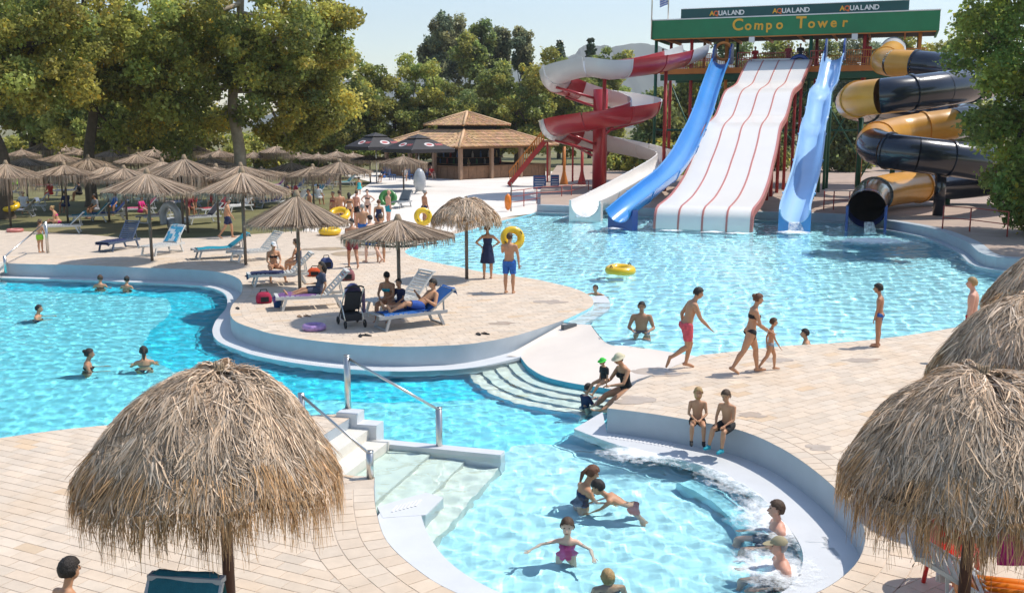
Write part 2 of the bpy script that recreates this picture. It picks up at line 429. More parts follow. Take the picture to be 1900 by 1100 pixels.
# slotted drain covers let into the gutters
def grate(line, w, n, z=-.436):
    P = resample(line, (Vector(line[0]) - Vector(line[-1])).length / n if len(line) == 2 else .07); O = offs(P, w); o = MB()
    for i in range(len(P) - 1):
        a, b_, c, d = P[i], P[i].lerp(P[i + 1], .55), O[i].lerp(O[i + 1], .55), O[i]
        o.prism([a, b_, c, d], z - .01, z + .004)
    return tag(o.build('drain_grate', MATS['grate'], lower), kind='stuff')
grate(offs(resample(right_edge[1:10], .07), -.08), -.2, 10)
grate(offs(resample(left_edge[72:86], .07), -.16), -.18, 10)
b = MB(); bl = offs(rin, -.55); b.prism(rin[10:34] + list(reversed(bl[10:34])), -1.5, -.90); b.build('bench', MATS['basin_pale'], lower)
b = MB(); fb = offs(left_edge, .05); fb2 = offs(left_edge, -2.1); b.sheet([p for p in fb[6:]] + [p for p in reversed(fb2[6:])], -1.194); b.build('floor_shade', MATS['basin_shade'], lower)  # shaded water along the left wall, painted on the floor as a bluer band
# wet ramp between the pools and the curved steps below it
low = ramp_low; top = ramp_top
def pdist(p, line):
    best = 1e9
    for a_, b_ in zip(line, line[1:]):
        ab = b_ - a_; t = max(0, min(1, (p - a_).dot(ab) / max(ab.length_squared, 1e-9))); best = min(best, (a_ + ab * t - p).length)
    return best
shore = [left_edge[-1]] + list(top) + [G(1200, 700).to_2d()]
def zramp(x, y):
    p = Vector((x, y)); a_, b_ = pdist(p, shore), pdist(p, low); return -.025 - .355 * (a_ / (a_ + b_ + 1e-6)) ** .8
rp = [G(1046, 596).to_2d()] + offs(top, -.03) + [G(1181, 709).to_2d()] + list(reversed(low)) + [G(940, 632).to_2d()]
An = np.array([tuple(p) for p in rp]); gx, gy = np.meshgrid(np.arange(An[:, 0].min(), An[:, 0].max(), .25), np.arange(An[:, 1].min(), An[:, 1].max(), .25)); ii = inpoly(gx, gy, rp)
v, t = fill(rp, (), list(zip(gx[ii].tolist(), gy[ii].tolist()))); b = MB(); b.add([(x, y, zramp(x, y)) for x, y in v], t)
b.build('ramp', MATS['ramp'], lower, True)
NS = 4
for k in range(NS):
    z = -.575 - .12 * k; w0 = .31 * k; w1 = w0 + .31
    A = offs(low, -w0); B = offs(low, -w1)
    b = MB(); n_ = len(A); top_ = [zramp(p.x, p.y) + .002 if k == 0 else z + .12 for p in A]
    b.add([(p.x, p.y, z - .01) for p in A] + [(p.x, p.y, q) for p, q in zip(A, top_)], [(i, i + 1, n_ + i + 1, n_ + i) for i in range(n_ - 1)]); b.build('step_riser', MATS['step_blue'], lower)
    b = MB(); b.prism(A + list(reversed(B)), -1.5, z); b.build('step', MATS['step_cream' if k % 2 == 0 else 'ramp'], lower)
ribbon(offs(low, -.31 * NS - .004), -1.5, -.575 - .12 * (NS - 1) - .004).build('step_riser', MATS['step_blue'], lower)
# the white gutter sweeps up round the island's end to the upper pool
gl_ = left_edge[-22:] + isle_end[1:-8]; go_ = offs(gl_, -.46); n_ = len(gl_); zz_ = [-.438 + .41 * min(1, max(0, (i - 8) / (n_ - 12))) ** 1.3 for i in range(n_)]
b = MB(); b.add([(p.x, p.y, z) for p, z in zip(gl_, zz_)] + [(p.x, p.y, z) for p, z in zip(go_, zz_)] + [(p.x, p.y, z - .3) for p, z in zip(go_, zz_)], [(n_ + i, n_ + i + 1, i + 1, i) for i in range(n_ - 1)] + [(2 * n_ + i, 2 * n_ + i + 1, n_ + i + 1, n_ + i) for i in range(n_ - 1)]); b.build('gutter', MATS['white_plaster'], lower, radians(30))
bx_ = G(1054, 600); b = MB(); b.box((bx_.x + .02, bx_.y - .06, -.09), (.40, .12, .17), .62); b.build('wall_niche', MATS['dark_grey'], lower)
# concrete steps at the near deck
def stp(s0, s1, w0, w1): return [ST_O + ST_N * s0 + ST_E * w0, ST_O + ST_N * s1 + ST_E * w0, ST_O + ST_N * s1 + ST_E * w1, ST_O + ST_N * s0 + ST_E * w1]
for s0, s1, z in ((-.02, .34, -.17), (.34, .70, -.34), (.70, 1.42, -.545), (1.42, 2.02, -.70), (2.02, 2.6, -.86)):
    b = MB(); b.prism(stp(s0, s1, .06, 2.55 + .3 * s1), -1.5, z); b.build('step', MATS['step_cream'], lower)
for s0, s1, z in ((-.25, .12, .07), (.12, .47, -.10), (.47, 2.62, -.395)):
    b = MB(); b.prism(stp(s0, s1, -.24 if s0 < .4 else -.17, .06), -1.5, z); b.build('parapet', MATS['white_plaster'], lower)
b = MB(); b.prism([Vector((-1.88, 13.2)), Vector((-1.25, 13.75)), Vector((-.98, 13.55)), Vector((-1.18, 12.9)), Vector((-1.75, 12.8))], -1.2, -.436); b.build('corner_block', MATS['white_plaster'], lower)
for i in range(7):
    b = MB(); b.box((-1.62 + .05 * i, 13.12 + .035 * i, -.430), (.03, .26, .008), -.2); b.build('drain_slat', MATS['grate'], lower)
# wet patches left on the paving
mat('wet_paving', (.50, .395, .30), .25, .12, 4.0, .15, 50)
rw = random.Random(12)
for i_, (px, py, rx, ry) in enumerate([(1215, 690, .42, .34), (1180, 742, .34, .26), (1395, 770, .25, .16), (1440, 668, .30, .2), (1600, 668, .35, .2), (1020, 560, .4, .28), (930, 600, .28, .2), (665, 470, 1.0, .7), (600, 462, .8, .5), (1520, 830, .22, .14)]):
    c_ = G(px, py); k_ = [rw.uniform(0, 6.28) for _ in range(4)]
    pl = [Vector((c_.x + rx * cos(t) * (1 + .25 * sin(2 * t + k_[0]) + .16 * sin(5 * t + k_[1]) + .08 * sin(9 * t + k_[3])), c_.y + ry * sin(t) * (1 + .22 * sin(3 * t + k_[2]) + .12 * sin(7 * t + k_[3])))) for t in np.linspace(0, 2 * pi, 44, endpoint=False)]
    b = MB(); b.sheet(pl, .0042); ow = right_deck if c_.x > 1.6 else (near_deck if c_.y < 16 else left_deck); b.build('wet_patch', MATS['wet_paving'], ow)
# water: real waves, so that the sun throws its own net of light on the floor
def waves(seed, n, lo, hi, amp, head=None):
    r = np.random.default_rng(seed); Wv = []
    for i in range(n):
        lam = 10 ** r.uniform(math.log10(lo), math.log10(hi)); a = r.uniform(0, 2 * pi) if head is None else head + r.normal(0, .6)
        Wv.append((2 * pi / lam * cos(a), 2 * pi / lam * sin(a), r.uniform(0, 6.28), lam * amp * r.uniform(.6, 1.3)))
    return Wv
def water(name, out, z, step, Wv, m, mg, avoid=()):
    A = np.array([tuple(p[:2]) for p in out]); x0, y0 = A.min(0) - .2; x1, y1 = A.max(0) + .2
    nx, ny = int((x1 - x0) / step), int((y1 - y0) / step)
    X, Y = np.meshgrid(np.linspace(x0, x1, nx), np.linspace(y0, y1, ny)); Z = np.zeros_like(X)
    for kx, ky, ph, a in Wv: Z += a * np.sin(kx * X + ky * Y + ph)
    cxm, cym = (X[:-1, :-1] + X[1:, 1:]) / 2, (Y[:-1, :-1] + Y[1:, 1:]) / 2
    ok = inpoly(cxm, cym, offs(out, -mg, True)) & (np.abs(cxm) < cym * .6 + 4)
    idx = np.arange(nx * ny).reshape(ny, nx)
    Q = np.stack([idx[:-1, :-1], idx[:-1, 1:], idx[1:, 1:], idx[1:, :-1]], -1)[ok]
    u, inv = np.unique(Q, return_inverse=True)
    V = np.stack([X, Y, Z + z], -1).reshape(-1, 3)[u]
    o = link(name, np_mesh(name, V, inv.reshape(-1, 4), smooth=True), m); o.cycles.is_caustics_caster = True
    return tag(o, kind='structure')
water('lower_water', lower_out, WL, .055, waves(2, 36, .14, .8, .0036), MATS['water'], -.05)
water('upper_water', upper_out, WU, .075, waves(5, 34, .17, .9, .0040), MATS['water_far'], -.05)
for o in list(lower.children) + list(upper.children) + [lower, upper]: o.cycles.is_caustics_receiver = True
# ------------------------------------------------------------------ slide terrace and tower
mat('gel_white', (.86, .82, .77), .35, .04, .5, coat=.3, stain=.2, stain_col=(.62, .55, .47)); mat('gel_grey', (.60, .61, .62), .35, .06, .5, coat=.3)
mat('gel_red', (.42, .02, .03), .3, .08, .6, coat=.4); mat('gel_pink', (.55, .20, .17), .4, .1, .8); mat('gel_blue', (.06, .30, .70), .3, .10, .5, coat=.4, stain=.4, stain_col=(.22, .44, .78))
mat('gel_pale', (.34, .56, .84), .3, .08, .5, coat=.4, stain=.35, stain_col=(.16, .42, .78)); mat('gel_navy', (.012, .05, .22), .35, .1, .6, coat=.3)
mat('gel_black', (.012, .017, .03), .22, .2, .4, coat=.6); mat('gel_yellow', (.64, .31, .04), .35, .12, .6, coat=.2)
mat('green_paint', (.01, .20, .075), .45, .1, 1.0); mat('green_dark', (.008, .075, .075), .5, .1, 1.0); mat('green_steel', (.012, .10, .05), .5, .12, 1.0)
mat('orange_paint', (.60, .20, .03), .5, .12, 1.0); mat('red_paint', (.42, .03, .025), .5, .12, 1.0); mat('rust_red', (.38, .07, .05), .6, .2, 2.0)
mat('yellow_paint', (.80, .42, .03), .5, .08, 2.0); mat('white_paint', (.78, .78, .76), .5, .05, 2.0); mat('orange_sign', (.75, .16, .04), .5)
mat('timber', (.22, .12, .06), .75, .25, 3.0, .3, 25); mat('dark', (.02, .02, .022), .8, .3, 2.0); mat('brown_wood', (.17, .09, .045), .75, .25, 4, .3, 25)

tp = G2([(997, 393.5), (1100, 397.5), (1300, 404.5), (1504, 410.5)], WU) + [Vector((p.x, p.y)) for p in list(reversed(right_close))[16:-12]]
far_line = [p for p in reversed(right_close) if p.y > 31.5]
tb = MB(); tb.prism([Vector((q.x, q.y)) for q in offs(far_line, .46)] + [Vector((30, 30)), Vector((75, 45)), Vector((75, 112)), Vector((5, 112)), Vector((2.0, 70))], -.1, .36)
terr = tag(tb.build('slide_terrace', MATS['terrace']), kind='structure')
cb = MB(); L0 = far_line; L1 = offs(far_line, .46); cb.prism(list(L0) + list(reversed(L1)), -.6, .37)
cb.build('pool_kerb', MATS['wall_paint'], terr)
cb = MB(); cb.prism(list(offs(far_line, -.32)) + list(reversed(L0)), -.6, -.02); cb.build('gutter', MATS['wall_paint'], terr)

def sweep(mb, path, sec, up=Vector((0, 0, 1)), closed=True, tint=None, lat=None):
    P = [Vector(p) for p in path]; rings = []
    for i, p in enumerate(P):
        t = (P[min(i + 1, len(P) - 1)] - P[max(i - 1, 0)]).normalized()
        l = lat.normalized() if lat is not None else t.cross(up).normalized()
        n = l.cross(t).normalized()
        rings.append([p + l * a + n * b for a, b in (sec[i] if isinstance(sec[0], list) else sec)])
    mb.loft(rings, True, closed, tint)
    return mb
def usec(r, a=95, th=.05, lip=.09, n=14):
    ins = [(r * sin(radians(x)), r - r * cos(radians(x))) for x in np.linspace(-a, a, n)]
    out = [((r + th) * sin(radians(x)), r - (r + th) * cos(radians(x))) for x in np.linspace(a, -a, n)]
    e = ins[-1]; s = ins[0]
    return ins + [(e[0] + lip, e[1] + .01), (e[0] + lip, e[1] - th)] + out[1:-1] + [(s[0] - lip, s[1] - th), (s[0] - lip, s[1] + .01)]
def cut(path, k):                  # path in k pieces that butt together
    n = len(path) - 1; return [path[round(i * n / k):round((i + 1) * n / k) + 1] for i in range(k)]

TU = Vector((.934, -.357, 0)).normalized(); TV = Vector((.357, .934, 0)).normalized(); T0 = Vector((20.0, 75.4, 0))
def T(t, b, z): return T0 + TU * t + TV * b + Vector((0, 0, z))
def tpx(px, b=0):
    k = (px - CX) / F * 1.0; k /= cos(TH) + .20 * sin(TH)      # rows near the top of the picture
    return (k * (T0.y + TV.y * b) - T0.x - TV.x * b) / (TU.x - k * TU.y)
TROT = atan2(TU.y, TU.x)
tower = empty('slide_tower', T(0, 3, .36), 0)
tag(tower, 'green roofed slide tower named in yellow letters on red posts', 'tower')
def tw(name, m, fn, smooth=False, parent=None):
    b = MB(T(0, 3, .36)); fn(b); return b.build(name, MATS[m], parent or tower, smooth)
def tbox(b, t0, t1, b0, b1, z0, z1): b.box((T((t0 + t1) / 2, (b0 + b1) / 2, (z0 + z1) / 2)), (t1 - t0, b1 - b0, z1 - z0), TROT)
RL, RR = tpx(1206), tpx(1734); SL, SR = tpx(1260, .5), tpx(1676, .5)
fascia = tw('roof_fascia', 'green_paint', lambda b: tbox(b, RL, RR, -.2, -.05, 11.27, 12.63))
tw('roof_fascia', 'green_paint', lambda b: tbox(b, RL, RL + .15, -.05, 6.3, 11.27, 12.63))
tw('roof_fascia', 'green_paint', lambda b: tbox(b, RR - .15, RR, -.05, 6.3, 11.27, 12.63))
tw('roof_slab', 'dark', lambda b: tbox(b, RL + .15, RR - .15, -.05, 6.3, 11.40, 11.60))
tw('roof_trim', 'white_paint', lambda b: tbox(b, RL - .03, RR + .03, -.25, 6.3, 12.633, 12.71))
for i in range(8): tw('roof_rafter', 'orange_paint', lambda b: tbox(b, RL + 1 + i * 2.45, RL + 1.12 + i * 2.45, .1, 6.2, 11.20, 11.397))
tw('gutter_pipe', 'orange_paint', lambda b: tbox(b, RL + .2, RR - .2, -.16, -.06, 11.19, 11.265))
board = tw('sign_board', 'green_dark', lambda b: tbox(b, SL, SR, .35, .5, 12.712, 13.45))
tw('board_trim', 'white_paint', lambda b: tbox(b, SL, SR, .33, .52, 13.453, 13.49))
LET = []
def letters(text, t, b, z, size, mats, pitch, name='glyph', jit=0):
    rj = random.Random(len(text))
    for i, ch in enumerate(text):
        if ch == ' ': continue
        cu = bpy.data.curves.new(name, 'FONT'); cu.body = ch; cu.size = size * (1.28 if ch.isupper() and jit else 1); cu.extrude = .02; cu.align_x = 'CENTER'; cu.offset = size * .025
        o = bpy.data.objects.new(name, cu); COL.objects.link(o); o.parent = tower
        o.location = T(t + i * pitch, b, z) - T(0, 3, .36); o.rotation_euler = (pi / 2, rj.uniform(-jit, jit), TROT)
        LET.append((o, MATS[mats(i)]))
t_c = tpx(1365); t_r = tpx(1560)
letters('Compo Tower', t_c, -.23, 11.73, .92, lambda i: 'yellow_paint', (t_r - t_c) / 10, jit=.10)
for c0, c1 in ((1316, 1371), (1431, 1490), (1554, 1617)):
    a, e = tpx(c0, .35), tpx(c1, .35)
    letters('AQUALAND', a, .31, 12.90, .48, lambda i: ('yellow_paint', 'orange_sign')[i] if i < 2 else 'white_paint', (e - a) / 7)
dg_ = bpy.context.evaluated_depsgraph_get()
for o, m in LET:
    me = bpy.data.meshes.new_from_object(o.evaluated_get(dg_)); a_ = me.attributes.new('tint', 'FLOAT_COLOR', 'POINT'); a_.data.foreach_set('color', np.ones(4 * len(me.vertices), np.float32))
    n_ = link('letter', me, m, tower); n_.location = o.location; n_.rotation_euler = o.rotation_euler; cu = o.data; bpy.data.objects.remove(o); bpy.data.curves.remove(cu)
tw('platform', 'timber', lambda b: tbox(b, RL + .8, RR - .6, -.2, 6.0, 8.75, 9.0))
tw('platform_beam', 'orange_paint', lambda b: tbox(b, RL + .8, RR - .6, -.3, -.205, 8.62, 9.02))
tw('platform_beam', 'green_steel', lambda b: tbox(b, RL + .8, RR - .6, -.1, .1, 8.15, 8.6))
tw('platform_beam', 'green_steel', lambda b: tbox(b, RL + .8, RR - .6, 5.6, 5.8, 8.2, 8.745))
posts = [RL + .35, RL + 3.1, -4.2, 1.9, 5.6, RR - 1.2]
for i, t in enumerate(posts):
    for bb in (.25, 5.7):
        tw('post', ('green_steel', 'red_paint', 'orange_paint')[(i + (bb > 1)) % 3], lambda b: b.tube([T(t, bb, .36), T(t, bb, 11.41)], .13, 10), True)
for i, t in enumerate(posts[:-1]):
    t2 = posts[i + 1]
    tw('brace', 'green_steel', lambda b: b.tube([T(t, 5.9, .6), T(t2, 5.9, 8.1)], .07, 8), True)
    tw('brace', 'green_steel', lambda b: b.tube([T(t2, 5.95, 2.0), T(t, 5.95, 8.1)], .07, 8), True)
    tw('brace', 'green_steel', lambda b: b.tube([T(t, .4, 4.4), T(t2, .4, 4.4)], .08, 8), True)
def rail(t0, t1, bb, zt=10.1, m='rust_red'):
    def f(b):
        for z in (zt, zt - .5, 9.12): b.bar(T(t0, bb, z), T(t1, bb, z), .06, .06)
        n = int(abs(t1 - t0) / .16)
        for i in range(n + 1): b.bar(T(t0 + (t1 - t0) * i / n, bb, 9.0), T(t0 + (t1 - t0) * i / n, bb, zt), .035, .035)
    tag(tw('railing', m, f), kind='stuff')
rail(RL + .9, tpx(1318), -.12); rail(tpx(1366), tpx(1392), -.12); rail(tpx(1500), tpx(1524), -.12); rail(tpx(1568), RR - .7, -.12, m='orange_paint'); rail(RL + .9, RR - .7, 5.9, m='orange_paint')
rail(tpx(1402), tpx(1490), 1.0)
for px in (1392, 1580):
    tw('floodlight', 'white_paint', lambda b: b.box(T(tpx(px), -.35, 11.0), (.4, .25, .4), TROT))
b_ = tw('arch', 'gel_navy', lambda b: b.torus(T(tpx(1479), .3, 9.15), .62, .16, 28, 10, Matrix.Rotation(TROT, 3, 'Z') @ Matrix.Rotation(pi / 2, 3, 'X')), True)
# flag poles
for px, bb in ((1206, -.3), (1236, .6)):
    fp = MB(T(tpx(px, bb), bb, 11.25)); fp.tube([T(tpx(px, bb), bb, 11.25), T(tpx(px, bb), bb, 17.5)], .05, 8)
    o = fp.build('flag_pole', MATS['steel'], None, True, loc=T(tpx(px, bb), bb, 11.25))
    tag(o, 'thin steel flag pole at the left front corner of the green roof' if px == 1206 else 'thin steel flag pole with the striped blue flag above the green roof', 'flag pole')
mat('flag_blue', (.03, .12, .45), .8); mat('flag_white', (.75, .75, .78), .8)
tf = tpx(1236, .6); fl = empty('flag', T(tf, .6, 13.9)); tag(fl, 'small blue and white striped flag hanging at the roof', 'flag')
for i in range(9):
    b = MB(); V = []; n = 8; w = 1.15
    for j in range(n + 1):
        for dz in (0, -.085): V.append((-.04 - w * j / n * .55, .10 * sin(j * 1.1 + i * .15) + .0, .77 - .085 * i + dz - .25 * j / n))
    b.add(V, [(2 * j, 2 * j + 1, 2 * j + 3, 2 * j + 2) for j in range(n)]); b.build('stripe', MATS['flag_blue' if i % 2 == 0 else 'flag_white'], fl, True)

# four-lane slide
def wp(rows): return [D(px, py, d) for px, py, d in rows]
cl = crom([D(1446, 115, 75.6), D(1444, 118, 74.9), D(1440, 127, 74.2), D(1433, 142, 73.4), D(1427, 156, 72.6), D(1420, 163, 71.2), D(1411, 169, 69.4), D(1405, 179, 68.2), D(1399, 199, 66.9), D(1393, 216, 65.7), D(1387, 225, 64.2), D(1380, 233, 62.4), D(1375, 244, 61.0), D(1370, 264, 59.4), D(1364, 284, 57.6),
           D(1357, 304, 56.0), D(1349, 328, 54.0), D(1339, 350, 51.8), D(1326, 371, 49.4), D(1309, 388, 47.2)], 5)
e = cl[-1]; back = (cl[-4] - e); back.z = 0; fw = -back.normalized()
cl += [e + fw * .35 - Vector((0, 0, .12)), e + fw * .55 - Vector((0, 0, .35)), e + fw * .62 - Vector((0, 0, .72)), e + fw * .64 - Vector((0, 0, 1.1))]
LAT = Vector((fw.y, -fw.x, 0)); LAT = LAT if LAT.x > 0 else -LAT
wr = empty('racer_slide', (e.x, e.y, 0)); tag(wr, 'wide white four lane racing slide with red lane dividers', 'water slide')
LW_ = 1.13
for k in range(4):
    c = (k - 1.5) * LW_; h = LW_ / 2 - .045
    sec = [(c + x, .05 * (x / h) ** 2) for x in np.linspace(-h, h, 9)] + [(c + h, -.12), (c - h, -.12)]
    b = MB((e.x, e.y, 0)); sweep(b, cl, sec, lat=LAT); b.build('lane', MATS['gel_white'], wr, smooth=radians(35))
for k in range(5):
    c = (k - 2) * LW_; w = .045 if 0 < k < 4 else .06; hh = .13 if 0 < k < 4 else .24
    sec = [(c - w, -.14), (c + w, -.14), (c + w, hh - .03), (c + w * .5, hh), (c - w * .5, hh), (c - w, hh - .03)]
    b = MB((e.x, e.y, 0)); sweep(b, cl, sec[::-1], lat=LAT); b.build('divider', MATS['gel_pink'], wr, smooth=radians(35))
for k in (4, 16, 28, 40, 52, 62):
    p = cl[k]
    for sgn in (-1, 1):
        q = p + LAT * sgn * 1.7
        if p.z > 1.2:
            b = MB((e.x, e.y, 0)); b.tube([(q.x, q.y, .36), (q.x, q.y, p.z - .15)], .11, 8); b.build('support', MATS['green_steel' if sgn < 0 else 'red_paint'], wr, True)
b = MB((e.x, e.y, 0)); b.box(cl[0] + TV * .5 + Vector((0, 0, .12)), (4.6, .25, .28), TROT); b.build('start_bar', MATS['gel_grey'], wr)

def trough(name, label, ctl, r, mats, k, n=5, a=95, sup=None):
    rf = r if callable(r) else (lambda u: r)
    path = crom(ctl, n); NP = len(path) - 1; e = path[-1]; org = (e.x, e.y, 0)
    root = empty(name, org); tag(root, label, 'water slide')
    for i, seg in enumerate(cut(path, k)):
        j0 = round(i * NP / k); b = MB(org); sweep(b, seg, [usec(rf((j0 + j) / NP), a) for j in range(len(seg))]); b.build('section', MATS[mats(i)], root, smooth=radians(40))
        if i:
            p = seg[0]; t = (seg[1] - seg[0]).normalized(); ss = [(x_, y_ - .055) for x_, y_ in usec(rf(j0 / NP) + .055, a, .035, .1)]; ss = [ss, ss]
            b = MB(org); sweep(b, [p - t * .05, p + t * .05], ss); b.build('flange', MATS[mats(i)], root, smooth=radians(40))
    return root, path, org
def uplate(org, e, t, r, m, root):
    th = Vector((t.x, t.y, 0)).normalized(); l = Vector((th.y, -th.x, 0)); w = r + .1
    arc = [((r + .052) * sin(radians(x)), r - (r + .052) * cos(radians(x))) for x in np.linspace(88, -88, 15)]
    pol = [(-w, -.75), (w, -.75), (w, r)] + arc + [(-w, r)]
    v, tr = fill([Vector(p) for p in pol]); n = len(v)
    P = lambda off: [e + th * off + l * x + Vector((0, 0, y)) for x, y in v]
    b = MB(org); b.add(P(-.02), tr); b.add(P(-.5), [q[::-1] for q in tr]); k = len(pol)
    A = [e + th * -.02 + l * x + Vector((0, 0, y)) for x, y in pol]; B = [e + th * -.5 + l * x + Vector((0, 0, y)) for x, y in pol]
    b.add(A + B, [(i, (i + 1) % k, k + (i + 1) % k, k + i) for i in range(k)]); b.build('end_plate', m, root)
blue_l = [D(1339, 120, 76.2), D(1336, 128, 75.2), D(1327, 152, 72.5), D(1316, 185, 69.0), D(1307, 214, 65.8), D(1296, 243, 62.4), D(1283, 270, 59.2), D(1270, 297, 56.2), D(1245, 332, 52.8), D(1210, 362, 50.0), D(1178, 388, 48.0), D(1150, 412, 46.9)]
r1, p1, o1 = trough('blue_slide', 'straight blue slide between the spiral slide and the white lanes', blue_l, .58, lambda i: 'gel_blue', 8)
blue_r = [D(1547, 112, 72.0), D(1546, 118, 71.4), D(1542, 136, 70.6), D(1538, 156, 69.8), D(1533, 172, 68.6), D(1526, 181, 66.4), D(1521, 192, 64.6), D(1518, 214, 62.8), D(1515, 232, 61.4), D(1511, 243, 59.4), D(1508, 256, 57.4), D(1505, 280, 55.2), D(1501, 306, 53.0), D(1494, 342, 50.2), D(1484, 376, 48.0), D(1476, 402, 46.5), D(1474, 414, 45.9)]
r2, p2, o2 = trough('blue_slide', 'wavy pale blue slide between the white lanes and the black tube', blue_r, .62, lambda i: 'gel_pale', 9)
for root, path, org in ((r1, p1, o1), (r2, p2, o2)):
    for k in range(6, len(path) - 14, 9):
        p = path[k]; b = MB(org); b.tube([(p.x, p.y, .36), (p.x, p.y, p.z - .05)], .10, 8); b.build('support', MATS['green_steel'], root, True)
    e = path[-1]; t = (path[-1] - path[-2]).normalized(); l = Vector((t.y, -t.x, 0)).normalized()
    uplate(org, e, t, .58 if root is r1 else .62, MATS['gel_navy' if root is r1 else 'gel_blue'], root)
    s_ = path[0]
    for sg in (-1, 1):
        b = MB(org); q = s_ + TU * sg * .62
        b.add([q + TV * .9 + Vector((0, 0, .1)), q - TV * 1.1 + Vector((0, 0, -.1)), q - TV * .5 + Vector((0, 0, 1.0)), q + TV * .2 + Vector((0, 0, 1.5)), q + TV * .9 + Vector((0, 0, 1.5))] +
              [p + TU * .12 for p in (q + TV * .9 + Vector((0, 0, .1)), q - TV * 1.1 + Vector((0, 0, -.1)), q - TV * .5 + Vector((0, 0, 1.0)), q + TV * .2 + Vector((0, 0, 1.5)), q + TV * .9 + Vector((0, 0, 1.5)))],
              [(0, 1, 2, 3, 4), (9, 8, 7, 6, 5)] + [(i, i + 5, (i + 1) % 5 + 5, (i + 1) % 5) for i in range(5)]); b.build('entry_fin', MATS['gel_navy'], root)
b = MB(o1); b.torus(p1[0] + TV * .6 + Vector((0, 0, 1.0)), .62, .11, 20, 8, Matrix.Rotation(TROT, 3, 'Z') @ Matrix.Rotation(pi / 2, 3, 'X')); b.build('entry_arch', MATS['orange_paint'], r1, True)

# red and white spiral
SC = Vector((6.1, 70.0, 0)); SR_ = 3.15
def sp(ang, z, r=SR_): return SC + Vector((cos(radians(ang)) * r, sin(radians(ang)) * r, z))
ctl = [D(1292, 112, 76.6), D(1272, 120, 74.6), D(1248, 128, 71.8), D(1215, 136, 69.4), D(1175, 142, 67.9), D(1130, 147, 66.9), sp(-110, 7.95), sp(-140, 7.7), sp(-170, 7.4), sp(-200, 7.05), sp(-230, 6.75), sp(-260, 6.4), sp(-290, 6.1), sp(-320, 5.8), sp(-350, 5.5), sp(-380, 5.2), sp(-410, 4.95),
       sp(-440, 4.7), sp(-470, 4.45), sp(-500, 4.2), sp(-530, 3.95), sp(-560, 3.7), sp(-590, 3.45), sp(-615, 3.2, 3.3), sp(-640, 2.95, 3.6), sp(-665, 2.65, 4.0), sp(-690, 2.35, 4.35), SC + Vector((4.75, .3, 2.05)), SC + Vector((4.1, -2.4, 1.75)), SC + Vector((2.9, -5.6, 1.4)), SC + Vector((1.5, -9.0, 1.0)), SC + Vector((.0, -12.6, .6)), SC + Vector((-1.5, -16.2, .22)), SC + Vector((-2.35, -18.6, .12))]
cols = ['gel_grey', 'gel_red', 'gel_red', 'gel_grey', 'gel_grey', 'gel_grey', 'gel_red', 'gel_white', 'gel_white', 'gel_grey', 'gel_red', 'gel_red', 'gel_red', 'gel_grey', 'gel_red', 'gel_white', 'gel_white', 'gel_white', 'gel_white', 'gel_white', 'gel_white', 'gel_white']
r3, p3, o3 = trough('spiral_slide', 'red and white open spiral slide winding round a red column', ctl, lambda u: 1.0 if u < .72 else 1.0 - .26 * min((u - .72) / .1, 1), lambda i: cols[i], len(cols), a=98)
b = MB(o3); b.tube([SC + Vector((0, 0, .0)), SC + Vector((0, 0, 7.2))], .5, 20); b.build('column', MATS['gel_red'], r3, True)
for k in range(40, 130, 9):
    p = p3[k]; q = SC + Vector((0, 0, p.z - .9)); b = MB(o3); b.tube([q, p - Vector((0, 0, .08))], .09, 8); b.build('bracket', MATS['gel_red'], r3, True)
for k in (12, 26, 139, 147, 155):
    p = p3[k]; b = MB(o3); b.tube([(p.x, p.y, .0), (p.x, p.y, p.z - .05)], .13, 10); b.build('support', MATS['red_paint'], r3, True)
uplate(o3, p3[-1], (p3[-1] - p3[-3]).normalized(), .74, MATS['gel_white'], r3)

# black and yellow closed tube
ctl = [D(1657, 92, 72.5), D(1655, 100, 70.5), D(1642, 113, 67.6), D(1660, 118, 65.2), D(1700, 120, 64.2), D(1760, 126, 62.2), D(1815, 136, 58.6), D(1835, 150, 54.6), D(1800, 158, 51.6), D(1745, 166, 50.1), D(1690, 173, 49.6), D(1635, 179, 49.6), D(1592, 184, 51.2), D(1583, 192, 54.4), D(1608, 200, 58.0), D(1660, 207, 60.6), D(1720, 213, 61.6), D(1775, 218, 60.0),
       D(1795, 224, 57.6), D(1765, 231, 56.0), D(1715, 238, 55.8), D(1665, 247, 55.4), D(1628, 258, 53.2), D(1622, 270, 50.8), D(1650, 280, 49.2), D(1700, 287, 48.6), D(1760, 294, 48.6), D(1825, 303, 49.0), D(1875, 313, 50.8), D(1885, 324, 54.0), D(1840, 335, 56.6), D(1770, 342, 56.6), D(1705, 346, 55.2), D(1655, 352, 53.0), D(1622, 362, 50.4), D(1611, 374, 48.0), D(1608, 388, 45.8)]
path = crom(ctl, 5); e = path[-1]; o4 = (e.x, e.y, 0)
r4 = empty('tube_slide', o4); tag(r4, 'black and yellow closed spiral tube slide by the leafy tree', 'water slide')
tc_ = ['gel_grey', 'gel_yellow', 'gel_yellow', 'gel_yellow', 'gel_black', 'gel_black', 'gel_black', 'gel_black', 'gel_black', 'gel_black', 'gel_black', 'gel_yellow', 'gel_yellow', 'gel_black', 'gel_black', 'gel_black', 'gel_black', 'gel_black', 'gel_grey', 'gel_yellow', 'gel_yellow', 'gel_yellow', 'gel_yellow', 'gel_black', 'gel_black', 'gel_black', 'gel_black', 'gel_black', 'gel_black', 'gel_black', 'gel_black', 'gel_black', 'gel_yellow', 'gel_yellow', 'gel_black', 'gel_black']
TR = .86
def ringsec(r, th=.04, n=24): return None
